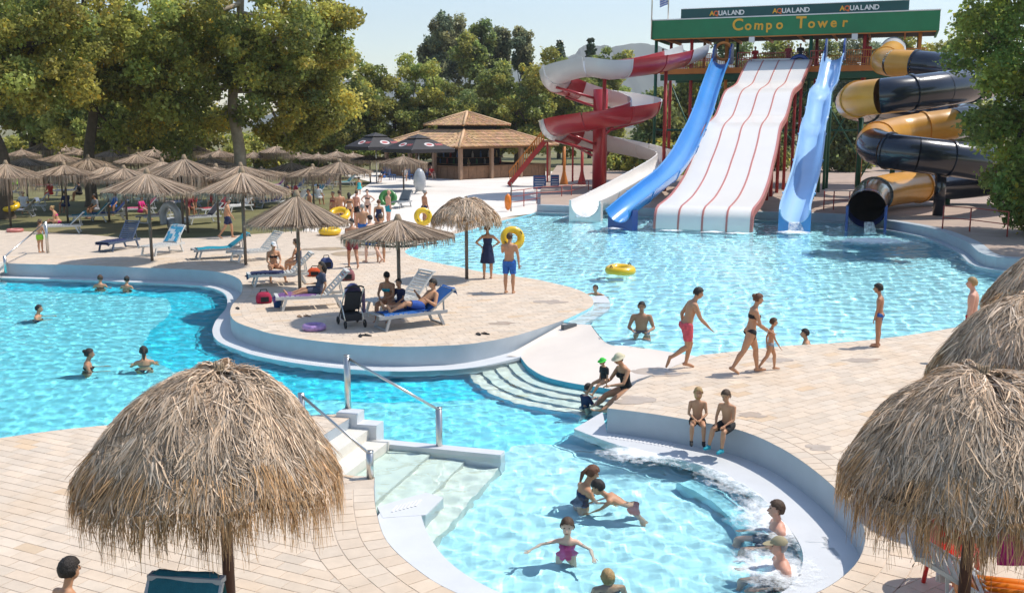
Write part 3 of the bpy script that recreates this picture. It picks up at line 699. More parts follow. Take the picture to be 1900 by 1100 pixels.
for i, seg in enumerate(cut(path, len(tc_))):
    b = MB(o4); b.tube(seg, TR, 24, caps=False); b.build('section', MATS[tc_[i]], r4, True)
    if i % 2 == 0 and i:
        p = seg[0]; t = (seg[1] - seg[0]).normalized(); b = MB(o4); b.tube([p - t * .06, p - t * .055, p + t * .055, p + t * .06], [TR, TR + .07, TR + .07, TR], 24, caps=False); b.build('flange', MATS[tc_[i]], r4, smooth=radians(40))
t = (path[-1] - path[-3]).normalized(); b = MB(o4); b.tube([e - t * .1, e + t * .02], [TR + .05, TR + .05], 24, caps=False); b.tube([e - t * 1.5, e], TR - .03, 24, caps=False); b.build('mouth_rim', MATS['gel_navy'], r4, True)
b = MB(o4); b.tube(path[-24:-3], TR - .02, 24, caps=False); b.build('mouth_shade', MATS['dark'], r4, True)  # added matte black inner tube, stands in for the shade inside the mouth
l = Vector((t.y, -t.x, 0)).normalized()
for sg in (-1, 1):
    b = MB(o4); b.box(e - t * .35 + l * sg * .84 + Vector((0, 0, -.55)), (.12, .9, 1.3), atan2(-t.x, t.y)); b.build('mouth_leg', MATS['gel_navy'], r4)
b = MB(o4); q = D(1748, 300, 49.6); b.tube([(q.x, q.y, .36), (q.x, q.y, q.z)], .28, 14); b.build('support', MATS['gel_black'], r4, True)
for px, py, d in ((1600, 190, 55.5), (1690, 213, 60.8), (1760, 345, 56.4), (1690, 120, 64.6), (1660, 250, 55.2)):
    q = D(px, py, d); b = MB(o4); b.tube([(q.x, q.y, .36), (q.x, q.y, q.z)], .14, 10); b.build('support', MATS['green_steel'], r4, True)
# ------------------------------------------------------------------ trees, hills, bar
def leaf_mat(name, col, transl=.58):
    return mat(name, col, .4, .12, .6, transl=transl, spec=.5)
leaf_mat('leaf_plane', (.36, .37, .095)); leaf_mat('leaf_mid', (.33, .36, .10)); leaf_mat('leaf_grey', (.27, .30, .17)); leaf_mat('leaf_dark', (.23, .28, .10)); leaf_mat('leaf_right', (.27, .33, .075)); leaf_mat('needle', (.06, .09, .04), .15)
mat('bark_pale', (.34, .28, .20), .85, .3, 2.0, .6, 14, stain=.8, stain_col=(.16, .12, .08)); mat('bark', (.10, .075, .05), .9, .3, 3.0, .6, 14)

def leaves(centers, size, rg, out=None, up=.25, yellow=.0, cmul=None):
    n = len(centers); nrm = rg.normal(size=(n, 3)); nrm[:, 2] += up
    if out is not None: nrm += out * .35
    nrm /= np.linalg.norm(nrm, axis=1, keepdims=True)
    a = rg.normal(size=(n, 3)); u = np.cross(nrm, a); u /= np.linalg.norm(u, axis=1, keepdims=True); v = np.cross(nrm, u)
    s = size * rg.uniform(.6, 1.35, (n, 1)); bend = nrm * s * .22
    V = np.stack([centers - u * s * .62 - bend, centers - v * s * .42, centers + u * s * .62 - bend, centers + v * s * .42], 1).reshape(-1, 3)
    Q = np.arange(4 * n).reshape(n, 4)
    k = rg.uniform(.65, 1.4, n); yl = (rg.random(n) < yellow)
    t = np.stack([k, k, k], 1); t[yl] *= np.array([1.5, 1.15, .7])
    if cmul is not None: t *= cmul
    return V, Q, np.repeat(t, 4, 0)
def crown(lobes, per, size, rg, yellow=.05, flat=.75, up=.25):
    C = []; O = []; T_ = []
    for (cx, cy, cz, r) in lobes:
        n = max(20, int(per * r * r))
        d = rg.normal(size=(n, 3)); d /= np.linalg.norm(d, axis=1, keepdims=True)
        rr = r * rg.uniform(.45, 1.0, (n, 1)) ** .6 * (1 + .18 * rg.normal(size=(n, 1)))
        p = d * rr; p[:, 2] *= flat
        C.append(p + (cx, cy, cz)); O.append(d); k = rg.uniform(.6, 1.45); w = rg.uniform(-.2, .24)
        T_.append(np.tile([k * (1 + w), k * (1 + .25 * w), k * (1 - .3 * w)], (n, 1)))
    C = np.concatenate(C); O = np.concatenate(O)
    return leaves(C, size, rg, O, up, yellow, np.concatenate(T_))
def lobes_in(env, n, rmin, rmax, rg, shell=.35):
    out = []
    for (cx, cy, cz, rx, ry, rz) in env:
        for i in range(n):
            d = rg.normal(size=3); d /= np.linalg.norm(d); q = rg.uniform(shell, 1.0) ** .7
            out.append((cx + d[0] * rx * q, cy + d[1] * ry * q, cz + d[2] * rz * q, rg.uniform(rmin, rmax)))
    return out
def tree(name, label, base, trunk, env, nl, rl, per, size, lm, bm, seed, group=None, yellow=.05, limbs=10, cat='tree', r0=.4, flat=.75, z0=0.):
    rg = np.random.default_rng(seed); org = Vector((base[0], base[1], z0)); root = empty(name, org); tag(root, label, cat, group)
    lob = lobes_in(env, nl, rl[0], rl[1], rg); V, Q, t = crown(lob, per, size, rg, yellow, flat)
    link('crown', np_mesh('crown', V - np.array(org), Q, t), MATS[lm], root)
    tr = [Vector(p) for p in trunk]; P = crom([org] + tr, 5); n = len(P)
    b = MB(org); b.tube(P, [r0 * (1.25 if i == 0 else 1 - .55 * i / n) for i in range(n)], 12, caps=False); b.build('trunk', MATS[bm], root, True)
    pick = sorted(lob, key=lambda l: rg.random())[:limbs]
    for l in pick:
        k = int(rg.uniform(.55, 1) * (n - 1)); a = P[k]; e = Vector(l[:3]); m = a.lerp(e, .5) + Vector((rg.normal() * .3, rg.normal() * .3, -.08 * (e - a).length))
        b = MB(org); pts = crom([a, m, e], 4); b.tube(pts, [r0 * .42 * (1 - .8 * i / (len(pts) - 1)) for i in range(len(pts))], 7, caps=False); b.build('limb', MATS[bm], root, True)
    return root
def X(px, d): return (px - CX) / F * d
# big planes over the lawn
d = 63; x = X(447, d)
tree('plane_tree', 'tall plane tree with pale forked trunk nearest the open sky', (x, d), [(x + .1, d, 3), (x - .2, d, 6.2), (x + .3, d, 9.5), (x + .6, d, 12.5)],
     [(x + 2.2, d - 1, 11.0, 5.9, 5.0, 6.4), (x - 1.8, d + 2, 8.4, 5.0, 4.0, 4.6), (x + 3.6, d + 2.5, 5.8, 3.4, 2.6, 2.8), (x + 3.6, d - 1, 9.5, 4.0, 3.5, 4.0)], 56, (.45, 1.2), 400, .21, 'leaf_plane', 'bark_pale', 21, 'plane trees on the lawn', .10, 16, r0=.42)
d = 60; x = X(172, d)
tree('plane_tree', 'dark trunked plane tree standing among the shaded umbrellas', (x, d), [(x, d, 3), (x + .5, d, 6.0), (x + .2, d, 9), (x + .4, d, 12)],
     [(x + .6, d - 1, 10.8, 6.2, 5, 5.0), (x - 1.5, d - 1.5, 8.6, 5.2, 4.5, 3.0), (x + 4, d + 2, 7.4, 4.4, 4, 4.2)], 56, (.5, 1.2), 380, .21, 'leaf_plane', 'bark', 22, 'plane trees on the lawn', .10, 14, r0=.36)
d = 52; x = X(6, d)
tree('plane_tree', 'plane tree with thick leaning trunk at the left edge', (x, d), [(x + .1, d, 3), (x - .3, d, 5), (x + .6, d, 8), (x + 1, d, 11)],
     [(x + .8, d, 10.6, 5.2, 5, 4.6), (x + 2.4, d - 1, 8.6, 3.6, 3.5, 2.8)], 56, (.45, 1.1), 420, .19, 'leaf_plane', 'bark', 23, 'plane trees on the lawn', .08, 12, r0=.5)
d = 84; x = X(300, d)
tree('plane_tree', 'shaded low branched plane tree filling the gap between two trunks', (x, d), [(x, d, 3), (x, d, 6), (x, d, 10)],
     [(x, d, 8.6, 8.5, 5, 6.6), (x - 2, d, 5.0, 7, 4, 3.0)], 60, (.6, 1.4), 220, .27, 'leaf_plane', 'bark', 24, 'plane trees on the lawn', .08, 8, r0=.4)
d = 96; x = X(70, d)
tree('plane_tree', 'distant plane tree behind the trunks at the left edge', (x, d), [(x, d, 3), (x, d, 7), (x, d, 10)], [(x, d, 10.5, 9, 5, 6.0), (x + 4, d, 6.6, 8, 4, 3.0)], 36, (1.2, 2.2), 110, .42, 'leaf_plane', 'bark', 25, 'plane trees on the lawn', .08, 6, r0=.4)
# belt of trees behind the bar
belt = [(660, 104, 95, 60, 13.0, 'leaf_mid', 'broad tree beside the big plane behind the small umbrellas'), (735, 108, 100, 85, 12.6, 'leaf_mid', 'broad rounded tree behind the black parasols'), (815, 108, 112, 82, 11.6, 'leaf_mid', 'broad yellowish tree above the tiled bar roof'),
        (600, 118, 100, 70, 12.8, 'leaf_dark', 'dark tree seen below the plane crown, behind the umbrellas'), (958, 112, 100, 70, 10.6, 'leaf_mid', 'low round tree right behind the bar roof'), (1046, 120, 84, 62, 10.6, 'leaf_mid', 'bushy tree left behind the spiral slide'),
        (1128, 126, 68, 44, 13.4, 'leaf_mid', 'tree with rounded top against the blue mountain'), (900, 118, 150, 70, 9.4, 'leaf_dark', 'dark tree between tall poplars and bar roof')]
for i, (px, d, ytop, w, ht, lm, lab) in enumerate(belt):
    x = X(px, d); zt = H + (HOR - ytop) / F * d; rx = w / F * d
    tree('background_tree', lab, (x, d), [(x, d, 2.5), (x, d, zt * .6)], [(x, d, zt * .55, rx, rx * .7, zt * .42), (x, d - 1, zt * .36, rx * .95, rx * .7, zt * .30)], 44, (.5, 1.25), 300, .27, lm, 'bark', 40 + i, 'trees behind the bar', .08, 5, r0=.3)
tall = [(826, 150, 30, 18, 'leaf_grey', 'tall narrow grey green tree, leftmost of the tall row behind the bar'), (852, 154, 36, 15, 'leaf_grey', 'tall slim tree, second in the tall row behind the bar'), (893, 150, 38, 24, 'leaf_dark', 'tallest dark crowned tree in the row behind the bar'),
        (872, 140, 62, 24, 'leaf_mid', 'bright green poplar in front of the tall dark row'), (930, 152, 50, 15, 'leaf_grey', 'tall thin tree with airy crown right of the dark one'), (968, 150, 48, 17, 'leaf_grey', 'feathery tall tree at the right end of the tall row'), (800, 152, 62, 12, 'leaf_grey', 'small side tree at the left end of the tall row')]
for i, (px, d, ytop, w, lm, lab) in enumerate(tall):
    x = X(px, d); zt = H + (HOR - ytop) / F * d; rx = w / F * d
    tree('tall_tree', lab, (x, d), [(x, d, 6), (x + .2, d, zt * .9)], [(x, d, zt * .80, rx, rx, zt * .17), (x + .3, d, zt * .5, rx * 1.25, rx, zt * .3)], 40, (.45, 1.1), 210, .34, lm, 'bark', 60 + i, 'tall trees behind the bar', .02, 6, r0=.25, flat=1.0)
for i, (px, d, ytop, w, lab) in enumerate([(1036, 145, 88, 40, 'dark pine top left of the small conifer'), (1092, 148, 82, 26, 'small pointed conifer in front of the mountain')]):
    x = X(px, d); zt = H + (HOR - ytop) / F * d; rg = np.random.default_rng(80 + i); rx = w / F * d
    lob = [(x + rg.normal() * rx * .5 * (1 - k / 14), d + rg.normal() * rx * .4, zt * (.3 + .7 * k / 14), .45 + rx * .6 * (1 - k / 14)) for k in range(15) for _ in range(4)]
    V, Q, t = crown(lob, 160, .36, rg, 0, .8); root = empty('conifer', (x, d, 0)); tag(root, lab, 'tree', 'conifers on the skyline')
    link('crown', np_mesh('crown', V - np.array((x, d, 0)), Q, t), MATS['needle'], root)
    b = MB((x, d, 0)); b.tube([(x, d, 0), (x, d, zt * .9)], [.3, .06], 8); b.build('trunk', MATS['bark'], root, True)
# wooded slope behind the tower
back = [(1215, 96, 150, 40, 'leaf_dark', 'dark tree between the spiral slide and the tower posts'), (1270, 104, 112, 48, 'leaf_mid', 'tree seen through the tower posts left of the blue slide'), (1345, 118, 62, 50, 'leaf_dark', 'tree behind the tower platform above the blue slide'), (1420, 122, 60, 50, 'leaf_mid', 'tree behind the tower above the white lanes'),
        (1500, 120, 58, 54, 'leaf_dark', 'tree behind the tower between white lanes and pale slide'), (1590, 116, 56, 60, 'leaf_grey', 'tree behind the tower right of the pale slide'), (1680, 112, 52, 62, 'leaf_mid', 'tree behind the yellow top bend of the tube'), (1560, 98, 190, 45, 'leaf_dark', 'low tree under the tower platform by the tube'), (1770, 100, 70, 60, 'leaf_dark', 'tree behind the leafy crown at the right edge'), (1400, 100, 170, 50, 'leaf_dark', 'low dark tree under the middle of the tower platform')]
for i, (px, d, ytop, w, lm, lab) in enumerate(back):
    x = X(px, d); zt = H + (HOR - ytop) / F * d; rx = w / F * d
    tree('background_tree', lab, (x, d), [(x, d, 2.5), (x, d, zt * .6)], [(x, d, zt * .6, rx, rx * .6, zt * .36), (x, d - 1, zt * .34, rx, rx * .6, zt * .30)], 40, (.6, 1.4), 190, .31, lm, 'bark', 90 + i, 'trees behind the slide tower', .05, 5, r0=.28)
# leafy tree at the right edge, and its neighbours that throw shade on the pool
x, d = 22.0, 42.0
tree('plane_tree', 'leafy green tree covering the black tube at the right edge', (x, d), [(x, d, 3), (x - .3, d, 6), (x, d, 9)],
     [(x - .1, d, 8.8, 4.4, 3.6, 3.2), (x + .2, d - .6, 5.2, 3.6, 3.2, 3.0), (x - .1, d - 1.4, 2.4, 2.3, 2.2, 1.7)], 40, (.5, 1.1), 720, .165, 'leaf_right', 'bark', 120, None, .06, 14, r0=.3, z0=.36)
for i, (x, d, zc, rx, rz) in enumerate([(24.6, 34.5, 8.6, 3.6, 3.6), (23.6, 27.2, 8.2, 3.2, 3.2)]):
    tree('plane_tree', ['broad tree beyond the right edge shading the slide pool', 'smaller tree beyond the right edge shading the deck corner'][i], (x, d), [(x, d, 3), (x, d, 6)], [(x, d, zc, rx, rx, rz)], 34, (.6, 1.2), 300, .26, 'leaf_right', 'bark', 130 + i, None, .05, 10, r0=.3)
# bushes closing the far lawn
rb = random.Random(5)
for i, (px, d, w, h) in enumerate([(25, 118, 60, 4.5), (130, 124, 70, 5.0), (235, 120, 60, 4.2), (330, 112, 60, 4.6), (410, 106, 55, 4.2), (500, 112, 60, 4.5), (585, 104, 46, 4.0), (1240, 92, 40, 3.4), (1180, 100, 50, 4.0)]):
    x = X(px, d); rx = w / F * d; lab = ['at the left edge', 'under the leaning trunk', 'beyond the dark trunk', 'between the two trunks', 'left of the pale trunk', 'right of the pale trunk', 'left of the black parasols', 'behind the tower posts', 'behind the spiral slide'][i]
    tree('hedge_bush', 'wide green bush far behind the umbrellas ' + lab if i < 7 else 'wide green bush ' + lab, (x, d), [(x, d, h * .4)], [(x, d, h * .45, rx, 2.0, h * .5)], 26, (.6, 1.2), 160, .34, 'leaf_mid' if i % 2 else 'leaf_plane', 'bark', 150 + i, 'bushes behind the lawn', .1, 4, cat='bush', r0=.12)
# mountain on the horizon
mat('mountain', (.07, .085, .06), .95, .3, .002)
ridge = [(600, 150), (760, 140), (900, 128), (1000, 118), (1060, 104), (1078, 88), (1092, 82), (1108, 84), (1135, 86), (1160, 84), (1200, 82), (1240, 92), (1300, 98), (1400, 110), (1600, 130), (1900, 150)]
dm = 2600.0; RV = crom([D(px, py, dm) for px, py in ridge], 4); V = []; rgm = random.Random(4)
for k, (f, dy) in enumerate(((1.0, 0), (.8, -250), (.5, -600), (.2, -1000), (-.02, -1500))):
    for p in RV: V.append((p.x, p.y + dy * .62 + rgm.uniform(-25, 25), p.z * f + (rgm.uniform(-12, 6) if k else rgm.uniform(-3, 3))))
n = len(RV); b = MB(); b.add(V, [(k * n + i, (k + 1) * n + i, (k + 1) * n + i + 1, k * n + i + 1) for k in range(4) for i in range(n - 1)])
tag(b.build('mountain', MATS['mountain'], None, True), kind='structure')

# the bar with two tiers of tiled hip roof
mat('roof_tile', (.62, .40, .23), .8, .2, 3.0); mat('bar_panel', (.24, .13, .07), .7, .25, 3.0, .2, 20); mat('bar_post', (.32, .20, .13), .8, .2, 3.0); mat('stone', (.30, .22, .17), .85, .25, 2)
BC = Vector((X(868, 96.5), 96.5, 0)); BA = radians(43)
bar = empty('bar_kiosk', BC); tag(bar, 'timber bar kiosk under a two tier tiled hip roof', 'kiosk')
def hip(name, half, ze, za, frac):
    rg = random.Random(int(half * 10)); Rz = [Matrix.Rotation(BA + k * pi / 2, 3, 'Z') for k in range(4)]
    for k in range(4):
        b = MB(BC); w = .19; ncol = int(2 * half / w)
        for c in range(ncol):
            s = -half + (c + .5) * 2 * half / ncol; fm = min(frac, 1 - abs(s) / half)
            if fm < .03: continue
            nr = max(1, int(fm * 11))
            for r in range(nr):
                f0, f1 = fm * r / nr, fm * (r + 1) / nr
                z0, z1 = ze + (za - ze) * f0, ze + (za - ze) * f1; q = rg.gauss(1, .14)
                row = lambda f, z, dz: [Vector((s - w / 2, -half * (1 - f), z)), Vector((s - w * .22, -half * (1 - f), z + .085 + dz)), Vector((s + w * .22, -half * (1 - f), z + .085 + dz)), Vector((s + w / 2, -half * (1 - f), z))]
                b.add([BC + Rz[k] @ p for p in row(f0, z0, .04) + row(f1, z1, 0)], [(0, 1, 5, 4), (1, 2, 6, 5), (2, 3, 7, 6)], (q, q * rg.uniform(.9, 1.08), q * rg.uniform(.8, 1.1)))
        tag(b.build(name, MATS['roof_tile'], bar), kind='stuff')
    for k in range(4):
        b = MB(BC); p = BC + Rz[k] @ Vector((half, half, ze + .08)); q = BC + Rz[k] @ Vector((half * (1 - frac), half * (1 - frac), ze + (za - ze) * frac + .08)); b.tube([p, q], .13, 8); b.build('ridge_tiles', MATS['roof_tile'], bar, True)
hip('lower_roof', 6.2, 2.85, 5.35, .59); hip('upper_roof', 2.95, 4.72, 5.95, 1.0)
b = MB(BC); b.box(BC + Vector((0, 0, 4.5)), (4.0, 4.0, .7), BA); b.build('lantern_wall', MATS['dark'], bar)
b = MB(BC); b.box(BC + Vector((0, 0, 2.78)), (11.6, 11.6, .12), BA); b.build('eaves_board', MATS['timber'], bar)
for k in range(4):
    Rk = Matrix.Rotation(BA + k * pi / 2, 3, 'Z')
    for s in (-1, -.33, .33):
        p = BC + Rk @ Vector((s * 5.5, -5.5, 0)); b = MB(BC); b.box(p + Vector((0, 0, 1.37)), (.3, .3, 2.74), BA); b.build('post', MATS['bar_post'], bar)
    for j in range(11):
        p = BC + Rk @ Vector((-4.85 + j * .97, -5.2, .55)); b = MB(BC); b.box(p, (.93, .16, 1.1), BA + k * pi / 2); b.build('counter_panel', MATS['bar_panel'], bar)
    b = MB(BC); b.box(BC + Rk @ Vector((0, -5.15, 1.14)), (10.7, .55, .07), BA + k * pi / 2); b.build('counter_top', MATS['timber'], bar)
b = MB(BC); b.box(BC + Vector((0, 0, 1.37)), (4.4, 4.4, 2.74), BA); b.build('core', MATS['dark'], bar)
rs = random.Random(9)
for k in range(3):
    Rk = Matrix.Rotation(BA + (k - 1) * pi / 2, 3, 'Z')
    for j in range(9):
        c = [(.05, .2, .08), (.4, .05, .04), (.1, .2, .45), (.5, .4, .2), (.5, .5, .5)][rs.randrange(5)]; b = MB(BC); b.tint = c
        b.lathe([(.09, 0), (.09, .35), (.04, .45), (.04, .6)], BC + Rk @ Vector((-2 + j * .5, -2.5, 1.2 + .6 * (j % 2))), 8); b.build('bottle', MATS['white_paint'], bar, True)
    b = MB(BC); b.box(BC + Rk @ Vector((0, -2.45, 1.17)), (4.4, .4, .05), BA + (k - 1) * pi / 2); b.box(BC + Rk @ Vector((0, -2.45, 1.77)), (4.4, .4, .05), BA + (k - 1) * pi / 2); b.build('shelf', MATS['timber'], bar)
# ------------------------------------------------------------------ thatched umbrellas
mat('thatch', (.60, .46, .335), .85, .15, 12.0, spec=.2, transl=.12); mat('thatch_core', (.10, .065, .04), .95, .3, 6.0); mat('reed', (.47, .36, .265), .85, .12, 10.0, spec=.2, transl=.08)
mat('pole_brown', (.075, .032, .02), .6, .25, 5.0, .2, 20); mat('pole_grey', (.16, .125, .10), .7, .2, 5.0, .2, 20); mat('rope', (.30, .22, .14), .9, .2, 20)
def strips(P, Wd, tint):          # P (n,k,3) strand centre lines, width (n,), tint (n,3) -> mesh arrays
    n, k, _ = P.shape; t = np.gradient(P, axis=1); side = np.cross(t, P * np.array([1, 1, 0]) + 1e-6 + np.array([0, 0, .6])); side /= np.linalg.norm(side, axis=2, keepdims=True) + 1e-9
    rg = np.random.default_rng(n); rv = rg.normal(size=(n, 1, 3)) * .45; side = side + rv; side /= np.linalg.norm(side, axis=2, keepdims=True)
    tap = np.linspace(1, .35, k)[None, :, None]; h = side * Wd[:, None, None] * tap * .5
    V = np.stack([P - h, P + h], 2).reshape(n, 2 * k, 3)
    q = np.array([[2 * j, 2 * j + 1, 2 * j + 3, 2 * j + 2] for j in range(k - 1)])
    Q = (np.arange(n)[:, None, None] * 2 * k + q[None]).reshape(-1, 4)
    return V.reshape(-1, 3), Q, np.repeat(tint, 2 * k, 0)
def thatch_mesh(R, zr, zt, n, nf, fringe, wd, seed, ls=.42):
    rg = np.random.default_rng(seed)
    prof = lambda r: zr + (zt - zr) * (1 - np.clip(r / R, 0, 1.2) ** 2.35)
    lump = lambda ph, r: .05 * np.sin(3 * ph + 1 + seed) * np.sin(4 * r) + .03 * np.sin(7 * ph + 2 * seed) * np.minimum(r, 1) + .02 * np.sin(11 * ph + 5 * r + seed)
    k = 4; r0 = R * np.sqrt(rg.uniform(.0, .92, n)); ph = rg.uniform(0, 2 * pi, n); L = ls * rg.uniform(.4, 1.2, n)
    tuft = np.sin(r0 * 23 + 3 * np.sin(ph * 5)) * .5 + .5
    ang = rg.normal(0, .34, n) + .28 * np.sin(9 * ph + 6 * r0 + seed); s = np.linspace(0, 1, k)[None]
    slope = 2.35 * (zt - zr) / R * (r0 / R) ** 1.35; dr = np.cos(ang) / np.sqrt(1 + slope ** 2); dt = np.sin(ang)
    r = r0[:, None] + (L * dr)[:, None] * s; p = ph[:, None] + (L * dt / (r0 + .12))[:, None] * s
    lift = (.005 + .04 * tuft * rg.random(n))[:, None] + (.05 * rg.random(n) ** 2)[:, None] * s
    rc = np.minimum(r, R + .10 * (1 - np.exp(-(np.maximum(r - R, 0)) / .10))); z = prof(np.minimum(r, R)) + lift + lump(p, r) - np.maximum(r - R, 0) * 1.5
    P = np.stack([rc * np.cos(p), rc * np.sin(p), z], -1); a = strips(P, wd * rg.uniform(.45, 1.6, n), tint_straw(n, rg) * (.72 + .42 * tuft)[:, None])
    k2 = 5; phf = rg.uniform(0, 2 * pi, nf); clump = .5 + .5 * np.sin(phf * 13 + seed) * np.sin(phf * 5.3 + 1.7 * seed); Lf = fringe * (.30 + .45 * rg.random(nf) + .75 * clump * rg.random(nf))
    s2 = np.linspace(0, 1, k2)[None]; rs = R * rg.uniform(.86, 1.03, nf)
    rr_ = rs[:, None] + .035 * np.sin(s2 * pi / 2) + (R - rs)[:, None] * s2 * .8 + rg.normal(0, .025, nf)[:, None] * s2; pf = phf[:, None] + rg.normal(0, .045, nf)[:, None] * s2 + .02 * np.sin(phf * 31)[:, None] * s2
    zf = prof(np.minimum(rs, R))[:, None] + .03 - Lf[:, None] * s2 ** 1.1 + lump(pf, rr_) * (1 - .5 * s2)
    P2 = np.stack([rr_ * np.cos(pf), rr_ * np.sin(pf), zf], -1); t2 = tint_straw(nf, rg) * np.array([.88, .72, .52])
    b = strips(P2, wd * .7 * rg.uniform(.4, 1.4, nf), t2)
    V = np.concatenate([a[0], b[0]]); Q = np.concatenate([a[1], b[1] + len(a[0])]); T_ = np.concatenate([a[2], b[2]])
    return np_mesh('thatch', V, Q, T_)
def tint_straw(n, rg):
    k = np.clip(rg.normal(1, .32, n), .3, 1.8); w = rg.uniform(-.06, .08, n); return np.stack([k * (1 + w), k, k * (1 - 1.2 * w)], 1)
def thatch_umbrella(label, px, ytop, R, d, zr, n, nf, fringe, wd, seed, ls=.42, pr=.055, pm='pole_brown'):
    c = D(px, ytop, d); root = empty('thatch_umbrella', (c.x, c.y, 0)); tag(root, label, 'umbrella', 'palm thatch umbrellas by the pools')
    zt = c.z
    tag(link('thatch', thatch_mesh(R, zr, zt, n, nf, fringe, wd, seed, ls), MATS['thatch'], root), kind='stuff')
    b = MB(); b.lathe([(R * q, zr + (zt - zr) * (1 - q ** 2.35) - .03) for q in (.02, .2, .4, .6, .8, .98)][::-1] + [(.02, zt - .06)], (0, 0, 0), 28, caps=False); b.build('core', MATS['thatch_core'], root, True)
    b = MB(); b.tube([(0, 0, 0), (0, 0, zt - .04)], pr, 12); b.build('pole', MATS[pm], root, True)
    b = MB(); b.torus((0, 0, zr - .02), R * .9, .025, 28, 6); b.build('hoop', MATS['pole_brown'], root, True)
    for k in range(8):
        a = 2 * pi * k / 8; b = MB(); b.tube([(0, 0, zt - .15), (R * .9 * cos(a), R * .9 * sin(a), zr - .02)], .02, 6); b.build('rib', MATS['pole_brown'], root, True)
    b = MB(); rg = random.Random(seed)
    for k in range(26):
        a = rg.uniform(0, 2 * pi); b.tube([(.03 * cos(a), .03 * sin(a), zt - .02), (rg.uniform(.02, .06) * cos(a), rg.uniform(.02, .06) * sin(a), zt + rg.uniform(.04, .1))], .008, 5)
    b.torus((0, 0, zt + .02), .045, .014, 14, 6); tag(b.build('top_knot', MATS['rope'], root, True), kind='stuff')
    return root
lop = thatch_umbrella('big thatched umbrella on a brown pole beside the concrete steps', 405, 690, 1.07, 8.85, 1.60, 21000, 5600, .47, .0125, 1, .29)
for c_ in lop.children:
    if c_.name.startswith(('thatch', 'core', 'hoop', 'rib')):
        for v_ in c_.data.vertices: v_.co.x = v_.co.x * (1.24 if v_.co.x < 0 else .96) + .02
thatch_umbrella('big thatched umbrella over the red and orange things', 1822, 696, 1.14, 8.7, 1.60, 21000, 5600, .50, .013, 2, .30)
thatch_umbrella('thatched umbrella at the right edge with towels hanging below', 1916, 556, 1.12, 12.1, 1.68, 13000, 4000, .46, .016, 3, .32)
thatch_umbrella('thatched umbrella at the right edge, farthest from the camera there', 1972, 470, 1.12, 16.4, 1.86, 7000, 2400, .45, .022, 4, .36)
thatch_umbrella('small fringed thatched umbrella at the edge of the slide pool', 865, 370, 1.04, 31.2, 1.92, 3600, 1600, .40, .028, 5, pm='pole_grey')

def reed_mesh(seed, R=1.5, zr=1.95, zt=2.75, n=820, fr=.16):
    rg = np.random.default_rng(seed); k = 5; ph = np.linspace(0, 2 * pi, n, endpoint=False) + rg.normal(0, .02, n); s = np.linspace(.03, 1, k)[None]
    ln = R * (rg.normal(1.0, .045, n) + .03 * np.sin(ph * 5 + seed))[:, None]; r = ln * s; p = ph[:, None] + rg.normal(0, .045, n)[:, None] * s
    z = zt + (zr - zt) * (.22 * s + .78 * s ** .92) + rg.uniform(-.015, .04, n)[:, None] + .03 * np.sin(p * 8 + seed) * s + .05 * np.sin(p * 2 + seed) * s + .02 * np.sin(p * 19) * s
    a = strips(np.stack([r * np.cos(p), r * np.sin(p), z], -1), np.full(n, .023) * rg.uniform(.6, 1.3, n), tint_straw(n, rg) ** .8)
    V, Q, T_ = a; side_fix = None
    m = int(n * .9); k2 = 3; pf = rg.uniform(0, 2 * pi, m); s2 = np.linspace(0, 1, k2)[None]; Lf = fr * rg.uniform(.3, 1.3, m)
    P2 = np.stack([(R * .97 + .03 * s2) * np.cos(pf[:, None]) , (R * .97 + .03 * s2) * np.sin(pf[:, None]), zr + .03 - Lf[:, None] * s2], -1)
    b = strips(P2, np.full(m, .026), tint_straw(m, rg) * .75)
    return np_mesh('reeds', np.concatenate([V, b[0]]), np.concatenate([Q, b[1] + len(V)]), np.concatenate([T_, b[2]]))
RZ = (2.18, 1.98, 2.32); REED = [reed_mesh(31, zr=RZ[0], fr=.22), reed_mesh(32, zr=RZ[1], fr=.14), reed_mesh(33, zr=RZ[2], fr=.2), reed_mesh(34, zr=RZ[0], fr=.6), reed_mesh(35, zr=RZ[2], fr=.5)]; RV_ = (0, 1, 2, 0, 2)
CONE_ME = []
for zr_ in RZ:
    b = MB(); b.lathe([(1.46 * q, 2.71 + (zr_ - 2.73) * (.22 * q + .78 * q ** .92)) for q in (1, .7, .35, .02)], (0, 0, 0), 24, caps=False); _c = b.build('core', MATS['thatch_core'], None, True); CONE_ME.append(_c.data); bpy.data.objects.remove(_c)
b = MB(); b.tube([(0, 0, 0), (0, 0, 2.72)], .05, 10); _c = b.build('pole', MATS['pole_grey'], None, True); POLE_ME = _c.data; bpy.data.objects.remove(_c)
b = MB(); b.lathe([(.12, 2.70), (.10, 2.80), (.05, 2.92)], (0, 0, 0), 10); _c = b.build('top_knot', MATS['rope'], None, True); KNOT_ME = _c.data; bpy.data.objects.remove(_c)
b = MB(); [b.tube([(0, 0, 2.0), (1.1 * cos(a), 1.1 * sin(a), 2.15)], .018, 5) for a in np.linspace(0, 2 * pi, 8, endpoint=False)]; _c = b.build('ribs', MATS['pole_grey'], None, True); RIB_ME = _c.data; bpy.data.objects.remove(_c)
